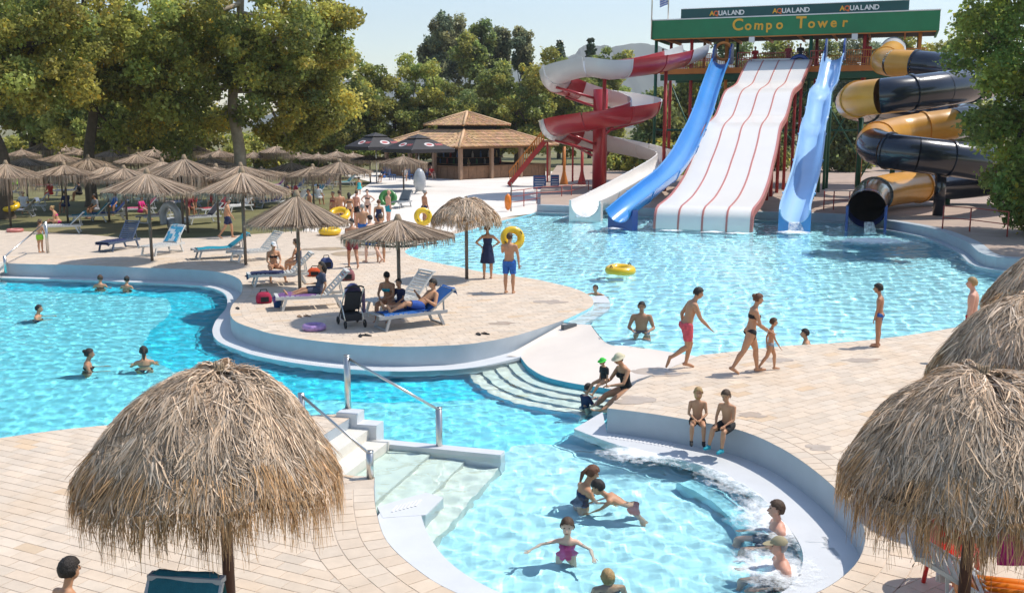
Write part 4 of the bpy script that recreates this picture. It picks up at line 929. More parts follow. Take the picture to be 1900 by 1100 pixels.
reed_list = [  # px of the apex, its row, width in the picture, diameter, words that single it out
    (272, 316, 167, 3.2, 'reed umbrella above the dark blue lounger with the draped towel'), (448, 314, 172, 3.2, 'reed umbrella above the blue towelled lounger'), (550, 357, 190, 2.95, 'reed umbrella above the two women sitting on the island'),
    (738, 402, 214, 2.85, 'reed umbrella above the family and pushchair on the island'), (446, 304, 132, 3.2, 'reed umbrella right behind the one over the blue towel'), (748, 288, 90, 3.6, 'reed umbrella standing alone on the white plaza by the bar'),
    (686, 287, 72, 3.3, 'reed umbrella left of the lone plaza umbrella'), (630, 297, 116, 3.4, 'wide reed umbrella in front of the small ones left of the plaza'), (625, 279, 66, 3.2, 'small distant reed umbrella below the black parasols'), (564, 273, 52, 3.0, 'tiny distant reed umbrella left of the black parasols'),
    (513, 269, 64, 3.2, 'small distant reed umbrella right of the pale tree trunk'), (485, 314, 100, 3.2, 'reed umbrella half hidden right of the blue towelled lounger'), (556, 287, 58, 3.0, 'small reed umbrella in the middle of the distant cluster'), (352, 259, 70, 3.2, 'sunlit distant reed umbrella left of the pale tree trunk'),
    (282, 264, 62, 3.2, 'distant reed umbrella between the two tree trunks'), (239, 259, 60, 3.2, 'distant reed umbrella just right of the dark trunk'), (196, 259, 46, 3.0, 'tiny distant reed umbrella touching the dark trunk'), (122, 269, 56, 3.2, 'distant reed umbrella just left of the dark trunk'),
    (78, 264, 62, 3.2, 'distant shaded reed umbrella near the left edge'), (285, 275, 80, 3.2, 'reed umbrella in the second distant row between the trunks'), (208, 275, 72, 3.2, 'shaded reed umbrella in the second row by the dark trunk'), (110, 284, 90, 3.2, 'sunlit reed umbrella left of the dark trunk'),
    (163, 289, 110, 3.3, 'shaded grey reed umbrella at the foot of the dark trunk'), (341, 287, 140, 3.4, 'wide shaded grey reed umbrella left of the pale trunk'), (229, 309, 128, 3.2, 'patchily lit reed umbrella behind the dark blue lounger'), (10, 300, 125, 3.2, 'shaded reed umbrella cut by the left edge'),
    (45, 290, 100, 3.2, 'shaded reed umbrella second from the left edge'), (300, 296, 120, 3.2, 'shaded reed umbrella left of the wide grey one'), (255, 284, 84, 3.2, 'reed umbrella in the third row between the trunks'), (150, 276, 66, 3.2, 'distant reed umbrella right against the dark trunk'), (40, 276, 66, 3.2, 'distant reed umbrella near the left edge, second row'),
    (390, 290, 96, 3.2, 'shaded reed umbrella between wide grey one and pale trunk'), (318, 268, 60, 3.2, 'tiny reed umbrella in the distant row before the bushes'), (540, 300, 90, 3.2, 'reed umbrella behind the long haired woman, right of the trunk'), (590, 284, 70, 3.2, 'reed umbrella between the distant cluster and the wide one'), (655, 283, 64, 3.2, 'small reed umbrella left of the plaza below the parasols'),
    (118, 303, 120, 3.2, 'reed umbrella over the row of loungers left of the dark trunk'), (196, 306, 118, 3.2, 'reed umbrella just right of the dark trunk foot, middle row'), (334, 311, 130, 3.2, 'reed umbrella between the two nearest deck umbrellas, behind them'), (400, 306, 128, 3.2, 'reed umbrella left of the one behind the blue towel'), (580, 306, 104, 3.2, 'reed umbrella left of the wide one near the group'),
    (407, 277, 80, 3.2, 'dark shaded reed umbrella against the pale trunk'), (470, 281, 62, 3.1, 'small reed umbrella just right of the pale trunk')]
UMB = []; VA = (0, 0, 1, 2)
for i, (px, yt, w, dia, lab) in enumerate(reed_list):
    d = dia * F / w; c = D(px, yt, d); s = dia / 3.0; sz = min(max((c.z) / 2.85, .82), 1.2); root = empty('reed_umbrella', (c.x, c.y, 0), i * .7); root.scale = (s, s, sz); tag(root, lab, 'umbrella', 'reed umbrellas on lawn and deck')
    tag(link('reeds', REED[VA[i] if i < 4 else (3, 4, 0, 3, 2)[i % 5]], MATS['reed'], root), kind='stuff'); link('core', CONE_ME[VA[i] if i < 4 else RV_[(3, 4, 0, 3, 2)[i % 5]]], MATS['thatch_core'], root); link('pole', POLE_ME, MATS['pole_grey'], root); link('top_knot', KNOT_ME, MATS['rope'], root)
    if d < 45: tag(link('ribs', RIB_ME, MATS['pole_grey'], root), kind='stuff')
    UMB.append((c.x, c.y, d))
# black parasols at the bar
mat('parasol_black', (.035, .032, .034), .75, .15, 2.0); mat('logo_pale', (.62, .58, .56), .7); mat('logo_red', (.45, .10, .10), .7)
for i, (px, yt, w, lab) in enumerate([(697, 246, 112, 'black square parasol with pale oval logo, left of the pair at the bar'), (776, 249, 128, 'black square parasol with pale oval logo, right of the pair at the bar')]):
    d = 84 - 4 * i; R = w / F * d / 2 * .74; c = D(px, yt, d); root = empty('market_parasol', (c.x, c.y, 0), radians(40)); tag(root, lab, 'parasol', 'black parasols at the bar'); zt = c.z; ze = zt - 1.15
    b = MB(); b.add([(-R, -R, ze), (R, -R, ze), (R, R, ze), (-R, R, ze), (-.6, -.6, zt - .32), (.6, -.6, zt - .32), (.6, .6, zt - .32), (-.6, .6, zt - .32)], [(0, 1, 5, 4), (1, 2, 6, 5), (2, 3, 7, 6), (3, 0, 4, 7)])
    for a in range(4):
        q = [(-R, -R), (R, -R), (R, R), (-R, R)]; p0, p1 = q[a], q[(a + 1) % 4]; b.add([(*p0, ze), (*p1, ze), (*p1, ze - .28), (*p0, ze - .28)], [(0, 1, 2, 3)])
    b.build('canopy', MATS['parasol_black'], root)
    b = MB(); b.add([(-.75, -.75, zt - .30), (.75, -.75, zt - .30), (.75, .75, zt - .30), (-.75, .75, zt - .30), (0, 0, zt)], [(0, 1, 4), (1, 2, 4), (2, 3, 4), (3, 0, 4)]); b.build('vent_cap', MATS['parasol_black'], root)
    b = MB(); b.tube([(0, 0, 0), (0, 0, zt - .05)], .06, 8); b.build('pole', MATS['steel'], root, True)
    for a in (0, 3):                # printed oval and two red words on the faces that show
        M3 = Matrix.Rotation(a * pi / 2, 3, 'Z'); sl = (zt - .32 - ze) / (R - .6)
        def on(u, r_): return M3 @ Vector((u, -r_, ze + (R - r_) * sl + .015))
        rm = R * .72
        b = MB(); b.add([on(.45 * cos(t), rm + .25 * sin(t)) for t in np.linspace(0, 2 * pi, 18, endpoint=False)], [tuple(range(18))]); lg = b.build('logo', MATS['logo_pale'], root)
        b = MB(); b.add([on(.28 * cos(t), rm + .13 * sin(t)) + M3 @ Vector((0, -.005, .006)) for t in np.linspace(0, 2 * pi, 14, endpoint=False)], [tuple(range(14))]); b.build('logo_mark', MATS['logo_red'], lg)
        b = MB()
        for j in range(5): b.add([on(.6 + .14 * j, rm + .12), on(.7 + .14 * j, rm + .12), on(.7 + .14 * j, rm - .14 + .05 * (j % 2)), on(.6 + .14 * j, rm - .14 + .05 * (j % 2))], [(0, 1, 2, 3)])
        b.build('logo_word', MATS['logo_red'], root)
    for j in range(4):
        b = MB(); sx, sy = ((-1, -1), (1, -1), (1, 1), (-1, 1))[j]; b.tube([(0, 0, ze - .05), (R * sx, R * sy, ze - .01)], .03, 6); b.build('rib', MATS['steel'], root, True)

# ------------------------------------------------------------------ loungers
mat('plastic_white', (.62, .62, .60), .45, .06, 4.0); mat('plastic_grey', (.36, .37, .38), .5, .08, 4.0); mat('plastic_dark', (.07, .10, .16), .5, .1, 4.0)
mat('towel', (.8, .8, .8), .95, .12, 14.0, .5, 120); mat('fabric', (.8, .8, .8), .9, .1, 9.0, .2, 80)
def lounger_parts(ang, simple=False):
    Z = .33; out = []; L0, L1, Wd = -1.05, .30, .31
    def part(nm, fn):
        b = MB(); fn(b); out.append((nm, b))
    for s in (-1, 1):
        part('side_rail', lambda b: b.box((s * Wd, (L0 + L1 + .45) / 2, Z), (.055, L1 - L0 + .45, .075)))
        for y, lean in ((-.78, .10), (.52, -.14)): part('leg', lambda b: b.bar((s * Wd, y, Z - .03), (s * Wd, y + lean * -1, 0), .05, .06))
    for y in (-.78, .52): part('foot_bar', lambda b: b.bar((-Wd, y - (.1 if y < 0 else -.14), .03), (Wd, y - (.1 if y < 0 else -.14), .03), .04, .04))
    n = 11
    for i in range(n): part('slat', lambda b: b.box((0, L0 + .05 + (L1 - L0 - .05) * i / (n - 1), Z + .045), (2 * Wd - .02, .085, .02)))
    c, s_ = cos(ang), sin(ang); P = lambda u, v=0.: Vector((0, L1 + u * c - v * s_, Z + .05 + u * s_ + v * c))
    for s in (-1, 1): part('back_rail', lambda b: b.bar(P(0) + Vector((s * Wd, 0, 0)), P(.78) + Vector((s * Wd, 0, 0)), .05, .04))
    part('back_head', lambda b: b.bar(P(.80) + Vector((-Wd - .02, 0, 0)), P(.80) + Vector((Wd + .02, 0, 0)), .10, .045))
    m = 8
    for i in range(m):
        q0, q1 = P(.03 + .73 * i / m, .01), P(.03 + .73 * (i + .62) / m, .01); part('back_slat', lambda b: b.add([q0 + Vector((-Wd, 0, 0)), q0 + Vector((Wd, 0, 0)), q1 + Vector((Wd, 0, 0)), q1 + Vector((-Wd, 0, 0)), q0 + Vector((-Wd, .012, -.018)), q0 + Vector((Wd, .012, -.018)), q1 + Vector((Wd, .012, -.018)), q1 + Vector((-Wd, .012, -.018))], [(0, 1, 2, 3), (7, 6, 5, 4), (0, 4, 5, 1), (2, 6, 7, 3), (1, 5, 6, 2), (3, 7, 4, 0)]))
    part('prop', lambda b: b.bar(P(.5) + Vector((-.2, 0, -.02)), Vector((-.2, L1 + .42, Z)), .03, .03)); part('prop', lambda b: b.bar(P(.5) + Vector((.2, 0, -.02)), Vector((.2, L1 + .42, Z)), .03, .03))
    return out
LP = {}
def lounger(label, loc, rz, ang=.75, m='plastic_white', far=False, towel=None, tw_mode='full', group='sun loungers around the pools'):
    root = empty('sun_lounger', loc, rz); tag(root, label, 'sun lounger', group)
    key = (round(ang, 2), far)
    if key not in LP:
        parts = lounger_parts(ang)
        if far:
            b = MB()
            for nm, q in parts: b.v_off = None; b.add(q.v, q.f)
            o = b.build('frame', None); LP[key] = [('frame', o.data)]; bpy.data.objects.remove(o)
        else:
            LP[key] = []
            for nm, q in parts: o = q.build(nm, None); LP[key].append((nm, o.data)); bpy.data.objects.remove(o)
    for nm, me in LP[key]:
        o = link(nm, me, None, root)
        if not me.materials: me.materials.append(MATS[m])
        o.material_slots[0].link = 'OBJECT'; o.material_slots[0].material = MATS[m]
    if towel: drape(label, loc, rz, ang, towel, tw_mode)
    return root
TOWELS = {}
def drape(lab, loc, rz, ang, col, mode, cat='towel'):
    Z = .33; L1 = .30; c, s = cos(ang), sin(ang); rg = random.Random(int(loc[0] * 100)); pts = []
    prof = []
    if mode in ('full', 'seat'): prof += [(-.9 + 1.2 * i / 9, Z + .075) for i in range(10)]
    if mode == 'seat': prof = [(-1.10, Z - .05)] + prof[:8]
    if mode in ('full', 'back'): prof += [(L1 + u * c - .03 * s, Z + .065 + u * s + .03 * c) for u in np.linspace(.02, .82, 8)] + [(L1 + .86 * c, Z + .05 + .86 * s), (L1 + .86 * c + .04, Z + .05 + .6 * s)]
    w = .33; nx = 8; V = []
    for j, (y, z) in enumerate(prof):
        for i in range(nx + 1):
            x = -w + 2 * w * i / nx; zz = z + .008 * sin(9 * x + j) + rg.uniform(-.004, .006)
            if i in (0, nx): zz -= .05
            V.append((x + .01 * sin(j * 1.3), y, zz))
    b = MB(); n = nx + 1; b.tint = tuple(col[:3]) if not isinstance(col[0], tuple) else None
    Fc = [(j * n + i, j * n + i + 1, (j + 1) * n + i + 1, (j + 1) * n + i) for j in range(len(prof) - 1) for i in range(nx)]
    if isinstance(col[0], tuple):
        for fi, q in enumerate(Fc): b.add([V[k] for k in q], [(0, 1, 2, 3)], col[rg.randrange(len(col))])
    else: b.add(V, Fc)
    o = b.build('towel', MATS['towel'], None, True, loc=loc, rz=rz)
    tag(o, TOWELS.get(lab, 'towel spread on the ' + lab)[:120], cat, 'towels on loungers'); return o
def LG(px, py): p = G(px, py); return (p.x, p.y, 0)
TOWELS.update({'dark blue lounger under the leftmost reed umbrella of the deck': 'navy towel trailing over the foot of the dark lounger', 'white lounger beside the dark one at the lower pool': 'blue and white patterned towel over the white lounger back',
               'grey lounger with turquoise towel at the lower pool': 'turquoise towel spread along the grey lounger', 'grey lounger carrying the lying man on the island': 'bright blue towel under the lying man',
               'white lounger with seated woman beside the pool steps': 'turquoise towel hung on the lounger back behind the woman', 'grey lounger cut by the bottom edge under the big thatch': 'teal towel on the lounger at the bottom edge',
               'white lounger carrying the woman in patterned dress': 'purple towel under the woman in patterned dress', 'white lounger of the woman with the white cap': 'navy towel on the lounger of the capped woman'})
navy, turq, teal = (.02, .03, .10), (.01, .30, .42), (.02, .16, .20)
lounger('dark blue lounger under the leftmost reed umbrella of the deck', LG(225, 462), radians(-18), .95, 'plastic_dark', towel=navy, tw_mode='seat')
lounger('white lounger beside the dark one at the lower pool', LG(306, 470), radians(-22), .85, 'plastic_white', towel=((.05, .35, .60), (.65, .72, .75), (.10, .45, .62)), tw_mode='back')
lounger('grey lounger with turquoise towel at the lower pool', LG(412, 478), radians(-62), .62, 'plastic_grey', towel=turq, tw_mode='full')
lounger('empty pale lounger right of the turquoise towel', LG(478, 482), radians(-50), .8, 'plastic_white')
lounger('white lounger of the woman with the white cap', LG(525, 527), radians(-70), .75, 'plastic_white', towel=navy, tw_mode='seat')
lounger('white lounger carrying the woman in patterned dress', LG(585, 570), radians(-72), .80, 'plastic_white', towel=(.22, .10, .28), tw_mode='seat')
lounger('empty white lounger behind the seated mother', LG(745, 576), radians(-50), .85, 'plastic_white')
lounger('grey lounger carrying the lying man on the island', LG(768, 604), radians(-58), .62, 'plastic_grey', towel=(.015, .12, .42), tw_mode='full')
lounger('white lounger with seated woman beside the pool steps', LG(120, 432), radians(-75), .75, 'plastic_white', towel=turq, tw_mode='back')
p = D(322, 1072, 7.9); lounger('grey lounger cut by the bottom edge under the big thatch', (p.x, p.y - .75, 0), radians(-8), .95, 'plastic_grey', towel=teal, tw_mode='full')
far_l = [(38, 402, -80, 'plastic_grey', (.25, .30, .42), 'lounger under the umbrella at the left edge of the lawn'), (205, 408, -60, 'plastic_grey', (.05, .10, .35), 'shaded lounger with blue towel behind the dark lounger'), (292, 412, -30, 'plastic_white', (.45, .35, .36), 'pale lounger with towels under the leftmost deck umbrella'),
         (90, 352, -70, 'plastic_grey', (.35, .03, .05), 'shaded lounger with red towel near the left edge'), (130, 362, -60, 'plastic_grey', (.04, .06, .12), 'shaded lounger with dark towel left of the trunk'), (400, 398, -40, 'plastic_white', (.40, .05, .06), 'lounger with red towel behind the walking man'), (445, 392, -35, 'plastic_white', (.65, .64, .62), 'white lounger right behind the walking man'),
         (512, 352, -60, 'plastic_white', (.30, .10, .26), 'lounger with violet towel left of the standing group'), (548, 356, -55, 'plastic_grey', (.03, .14, .32), 'lounger with blue towel left of the standing group'), (600, 352, -50, 'plastic_grey', (.03, .12, .30), 'lounger with dark blue towel behind the standing group'), (745, 385, -20, 'plastic_grey', (.10, .13, .16), 'grey lounger next to the green inflatable'),
         (640, 346, -60, 'plastic_white', (.10, .32, .35), 'lounger with pale turquoise towel behind the group'), (300, 352, -60, 'plastic_grey', (.2, .2, .25), 'shaded lounger under the wide grey umbrella'), (345, 362, -60, 'plastic_grey', (.05, .05, .09), 'dark lounger under the wide grey umbrella'), (190, 346, -60, 'plastic_grey', (.45, .38, .10), 'shaded lounger with yellow towel by the trunk'),
         (60, 392, -70, 'plastic_white', (.55, .57, .60), 'white lounger with pale towel next to the left edge one'), (170, 412, -65, 'plastic_white', (.05, .30, .40), 'lounger with turquoise towel left of the dark lounger'), (262, 398, -55, 'plastic_white', (.55, .10, .20), 'lounger with crimson towel behind the grey inflatable'), (350, 384, -60, 'plastic_grey', (.10, .20, .45), 'lounger with blue towel right of the grey inflatable'),
         (380, 414, -45, 'plastic_white', (.10, .10, .12), 'lounger with black towel just left of the walking man'), (470, 376, -50, 'plastic_white', (.55, .25, .05), 'lounger with orange towel right of the pale trunk'), (505, 384, -45, 'plastic_grey', (.10, .12, .3), 'lounger with indigo towel behind the two women'), (545, 384, -50, 'plastic_white', (.5, .5, .48), 'pale lounger behind the umbrella of the two women'),
         (580, 372, -40, 'plastic_grey', (.05, .20, .30), 'lounger with petrol towel left of the man in red shorts'), (20, 366, -70, 'plastic_grey', (.20, .22, .30), 'shaded lounger in the second row at the left edge'), (240, 372, -60, 'plastic_grey', (.45, .12, .05), 'shaded lounger with rust towel in the second row'), (285, 378, -60, 'plastic_white', (.4, .42, .45), 'shaded pale lounger in the second row'), (420, 366, -50, 'plastic_white', (.2, .05, .2), 'lounger with plum towel at the pale trunk')]
for px, py, rz, m, c, lab in far_l: lounger(lab, LG(px, py), radians(rz), .8, m, True, c, 'full', 'far loungers on the lawn')

# ------------------------------------------------------------------ rails, rings and other things
def rail_thing(name, label, fn, cat='railing'):
    root = empty(name); tag(root, label, cat); fn(root); return root
def tube_part(root, nm, pts, r, m='steel', n=10):
    b = MB(root.location); b.tube(pts, r, n); return b.build(nm, MATS[m], root, True)
a = D(646, 757, 16.35); h = empty('handrail', (a.x, a.y, .07)); tag(h, 'tall steel handrail leading down the concrete steps into the water', 'handrail')
pt = Vector((a.x, a.y, D(646, 660, 16.35).z)); p2_ = D(815, 826, 15.75); pb = Vector((p2_.x, p2_.y, -.9)); pu = Vector((p2_.x, p2_.y, D(815, 757, 15.75).z))
tube_part(h, 'post', [Vector((a.x, a.y, .0)), pt], .055); tube_part(h, 'post', [pb, pu], .055); tube_part(h, 'bar', [pt - Vector((0, 0, .03)), pu - Vector((0, 0, .03))], .024); tube_part(h, 'post_cap', [pt, pt + Vector((0, 0, .012))], .06); tube_part(h, 'post_cap', [pu, pu + Vector((0, 0, .012))], .06)
q = G(687, 886); h = empty('handrail', (q.x, q.y, 0)); tag(h, 'short steel handrail post beside the thatched umbrella', 'handrail'); q2 = Vector((q.x, q.y, D(687, 838, q.y).z)); q3 = Vector((-3.1, 14.2, .92))
tube_part(h, 'post', [Vector((q.x, q.y, -.05)), q2], .05); tube_part(h, 'bar', [q2 - Vector((0, 0, .03)), q3 - Vector((0, 0, .03))], .022); tube_part(h, 'post', [Vector((q3.x, q3.y, -.05)), q3], .05); tube_part(h, 'post_cap', [q2, q2 + Vector((0, 0, .012))], .055)
q = G(89, 469); h = empty('handrail', (q.x, q.y, 0)); tag(h, 'steel handrail of the pool steps at the left edge', 'handrail'); q2 = Vector((q.x, q.y, D(89, 411, q.y).z)); r_ = G(11, 506, -.2); r2_ = Vector((r_.x, r_.y, D(11, 475, r_.y).z))
tube_part(h, 'post', [q, q2], .055); tube_part(h, 'post', [r_, r2_], .055); tube_part(h, 'bar', [q2 - Vector((0, 0, .03)), r2_ - Vector((0, 0, .03))], .028)
for k in range(3):
    b = MB(); b.box((-18.9, 34.5 - .42 * k, -.10 - .17 * k), (2.2, .42, .34)); b.build('step', MATS['ramp'], lower)
r0_ = G(955, 392); fence = empty('terrace_railing', (r0_.x, r0_.y, 0)); tag(fence, 'low steel railing in front of the spiral slide', 'railing')
fp = [G(px, py) for px, py in ((948, 386), (972, 383), (996, 378), (1042, 375), (1060, 373), (1092, 362))]
for p in fp: tube_part(fence, 'post', [p, p + Vector((0, 0, 1.0))], .03, 'rust_red', 6)
for z in (1.0, .66, .33):
    tube_part(fence, 'bar', [p + Vector((0, 0, z)) for p in fp], .022, 'rust_red', 6)
fence = empty('terrace_railing', (18, 44, .36)); tag(fence, 'low red railing beside the leafy tree', 'railing'); fp = [D(1749, 418, 43), D(1800, 416, 42), D(1870, 420, 40)]
fp = [Vector((p.x, p.y, .36)) for p in fp]
for p in fp: tube_part(fence, 'post', [p, p + Vector((0, 0, 1.0))], .03, 'rust_red', 6)
for z in (1.0, .5): tube_part(fence, 'bar', [p + Vector((0, 0, z)) for p in fp], .022, 'rust_red', 6)
fence = empty('terrace_railing', (15, 52, .36)); tag(fence, 'red and pale railing between pale slide and tube mouth', 'railing'); fp = [Vector((X(px, 53), 53, .36)) for px in (1528, 1546, 1575, 1602)]
for p in fp: tube_part(fence, 'post', [p, p + Vector((0, 0, 1.0))], .03, 'red_paint', 6)
for z, m in ((1.0, 'white_paint'), (.5, 'red_paint')): tube_part(fence, 'bar', [p + Vector((0, 0, z)) for p in fp], .025, m, 6)

mat('ring_yellow', (.80, .50, .01), .35, .05, 3, coat=.3); mat('ring_purple', (.36, .22, .45), .4, .3, 12, coat=.2); mat('handle_black', (.02, .02, .02), .5); mat('rubber_blue', (.02, .10, .32), .5)
def ring(label, c, R, r, rot, m='ring_yellow', grp='swim rings', handles=True):
    root = empty('swim_ring', c); tag(root, label, 'swim ring', grp); b = MB(); b.torus((0, 0, 0), R, r, 36, 14, rot); b.build('tube', MATS[m], root, True)
    if handles:
        for a in (.6, .6 + pi):
            b = MB(); p = [rot @ Vector(((R + r * cos(t) * .3) * cos(a + .12 * s_), (R + r * .3 * cos(t)) * sin(a + .12 * s_), r * 1.02 + .05 * (1 - abs(s_)))) for s_, t in ((-2, 0), (-1, .4), (0, .8), (1, .4), (2, 0))]; b.tube(p, .016, 6); b.build('handle', MATS['handle_black'], root, True)
    return root
I3 = Matrix.Identity(3)
p = G(1151, 507, WU); ring('yellow swim ring floating on the slide pool', (p.x, p.y, WU + .10), .36, .155, Matrix.Rotation(.06, 3, 'X'))
p = D(951, 442, 28.8); ring('yellow swim ring held up by the man in floral shorts', p, .25, .11, Matrix.Rotation(radians(72), 3, 'X') @ Matrix.Rotation(.2, 3, 'Y'))
p = D(785, 402, 46.2); ring('yellow swim ring held by the man at the pool corner', p, .30, .13, Matrix.Rotation(radians(15), 3, 'Z') @ Matrix.Rotation(radians(80), 3, 'X'))
p = D(629, 398, 46.6); ring('yellow swim ring carried in the standing group', p, .38, .15, Matrix.Rotation(radians(30), 3, 'X'))
p = G(612, 436); p.z = .17; ring('yellow swim ring lying low beside the umbrella of the two women', p, .36, .14, Matrix.Rotation(radians(4), 3, 'X'))
p = LG(25, 404); ring('yellow swim ring resting on a lounger at the left edge', (p[0], p[1] - .3, .62), .36, .15, Matrix.Rotation(radians(20), 3, 'X'))
p = G(583, 612); ring('small purple patterned swim ring on the island deck', (p.x, p.y, .075), .215, .075, I3, 'ring_purple', handles=False)
p = G(28, 430); ring('red and white swim ring lying on the grass edge', (p.x, p.y, .07), .30, .07, I3, 'gel_pink', handles=False)

# pushchair
q = G(652, 604); pc = empty('pushchair', (q.x, q.y, 0), radians(205)); tag(pc, 'black pushchair with lilac hood standing on the island', 'pushchair')
def pcp(nm, m, fn, sm=False, tint=None):
    b = MB(); b.tint = tint; fn(b); return b.build(nm, MATS[m], pc, sm)
for sx, y in ((-.24, -.32), (.24, -.32), (-.24, .34), (.24, .34)):
    w_ = pcp('wheel', 'handle_black', lambda b: b.torus((sx, y, .10), .075, .024, 18, 8, Matrix.Rotation(pi / 2, 3, 'Y')), True)
for sx in (-.23, .23):
    pcp('frame_tube', 'steel', lambda b: b.tube([(sx, -.32, .12), (sx, .05, .55), (sx, .34, .98)], .016, 8), True); pcp('frame_tube', 'steel', lambda b: b.tube([(sx, .34, .12), (sx, .0, .55), (sx, -.1, .62)], .016, 8), True)
pcp('push_handle', 'handle_black', lambda b: b.tube([(-.23, .34, .98), (-.15, .40, 1.02), (.15, .40, 1.02), (.23, .34, .98)], .02, 8), True)
pcp('seat', 'fabric', lambda b: b.loft([[(-.19, -.22, .42), (.19, -.22, .42), (.19, -.22, .48), (-.19, -.22, .48)], [(-.19, .06, .40), (.19, .06, .40), (.19, .04, .47), (-.19, .04, .47)], [(-.19, .30, .86), (.19, .30, .86), (.19, .25, .88), (-.19, .25, .88)]]), False, (.03, .03, .035))
pcp('leg_rest', 'fabric', lambda b: b.loft([[(-.18, -.20, .44), (.18, -.20, .44), (.18, -.17, .42), (-.18, -.17, .42)], [(-.16, -.34, .20), (.16, -.34, .20), (.16, -.31, .18), (-.16, -.31, .18)]]), False, (.03, .03, .035))
pcp('basket', 'fabric', lambda b: b.box((0, .02, .24), (.40, .44, .16)), False, (.035, .035, .04))
def hood(b):
    rings = []
    for k in range(7):
        a = radians(8 + 17 * k); rings.append([Vector((0, .22, .72)) + Vector((.22 * cos(t), -.34 * sin(t) * cos(a) , .36 * sin(t) * sin(a))) for t in np.linspace(0, pi, 12)])
    b.loft(rings, False, False)
pcp('hood', 'fabric', hood, True, (.30, .26, .48))
pcp('towel', 'towel', lambda b: b.loft([[(-.27, .30, .95), (-.27, -.05, .80)], [(-.28, .28, .6), (-.28, .0, .55)], [(-.29, .26, .35), (-.27, .02, .30)]], False, False), True, (.30, .18, .32))

# bags, buckets and small things
def bag(label, p, sz, col, rz=0.0, name='beach_bag', strap=True):
    root = empty(name, p, rz); tag(root, label, 'bag', 'bags on the decks'); b = MB(); b.tint = col; a, d_, h_ = sz
    rings = []
    for z, k in ((0, .86), (.12, 1.0), (.5, 1.03), (.8, .86), (1.0, .55)):
        rings.append([(a * k * .5 * math.copysign(abs(cos(t)) ** .6, cos(t)), d_ * k * .5 * math.copysign(abs(sin(t)) ** .6, sin(t)), z * h_ + .01 * sin(3 * t)) for t in np.linspace(0, 2 * pi, 16, endpoint=False)])
    b.loft(rings); b.build('sack', MATS['fabric'], root, True)
    if strap:
        b = MB(); b.tint = (.03, .03, .03); b.tube([(-a * .25, 0, h_ * .95), (-a * .18, 0, h_ * 1.25), (a * .18, 0, h_ * 1.25), (a * .25, 0, h_ * .95)], .015, 6); b.build('strap', MATS['fabric'], root, True)
        b = MB(); b.tint = (.02, .02, .025); b.box((0, -d_ * .5, h_ * .4), (a * .5, .05, h_ * .45)); b.build('pocket', MATS['fabric'], root)
    return root
p = G(490, 562); bag('crimson and black backpack on the island edge', p, (.42, .30, .30), (.45, .02, .07), .4)
p = G(646, 520); bag('dusky pink round bag near the standing group', p, (.42, .34, .34), (.32, .12, .13), .2)
p = G(606, 498); bag('navy and white beach bag behind the seated women', p, (.42, .32, .36), (.05, .08, .22), .5)
p = G(585, 512); bag('bright orange beach bag beside the seated women', p, (.50, .34, .26), (.75, .10, .02), .1)
p = G(1706, 728); bag('white beach bag on the deck near the thatched umbrellas', p, (.34, .20, .12), (.62, .64, .68), .5, strap=False)
p = G(515, 570); bk = empty('bucket', p); tag(bk, 'small blue bucket under the lounger on the island', 'bucket'); b = MB(); b.lathe([(.09, 0), (.12, .2), (.125, .2), (.11, .19), (.085, .02)], n=18); b.build('pail', MATS['rubber_blue'], bk, True); b = MB(); b.tube([(-.12, 0, .19), (-.08, 0, .29), (.08, 0, .29), (.12, 0, .19)], .006, 6); b.build('handle', MATS['steel'], bk, True)
def sandal(label, p, rz, col):
    root = empty('flip_flop', p, rz); tag(root, label, 'flip-flop', 'flip-flops on the decks'); b = MB(); b.tint = col; ol = [(.045 * (1 + .25 * sin(t)) * cos(t), .125 * sin(t)) for t in np.linspace(0, 2 * pi, 18, endpoint=False)]; b.prism([Vector(q) for q in ol], .004, .022); b.build('sole', MATS['fabric'], root)
    b = MB(); b.tint = tuple(c * .6 for c in col); b.tube([(-.042, -.01, .02), (0, .06, .05), (.042, -.01, .02)], .007, 6); b.build('strap', MATS['fabric'], root, True)
for i, (px, py, rz, c, lab) in enumerate([(888, 621, .4, (.02, .02, .02), 'left one of the black flip-flop pair on the island'), (901, 620, .9, (.02, .02, .02), 'right one of the black flip-flop pair on the island'), (669, 624, .2, (.02, .02, .025), 'black flip-flop in the shade below the pushchair'), (681, 623, 1.2, (.03, .03, .03), 'dark flip-flop next to the one below the pushchair'), (556, 588, .6, (.4, .25, .15), 'tan flip-flop left of the pushchair'), (570, 587, 1.0, (.4, .25, .15), 'tan flip-flop nearer the pushchair'),
                                          (441, 573, .5, (.03, .03, .03), 'black flip-flop at the curved island edge'), (596, 523, .2, (.5, .1, .1), 'red flip-flop by the lounger of the women')]):
    p = G(px, py); sandal(lab, (p.x, p.y, .003), rz, c)
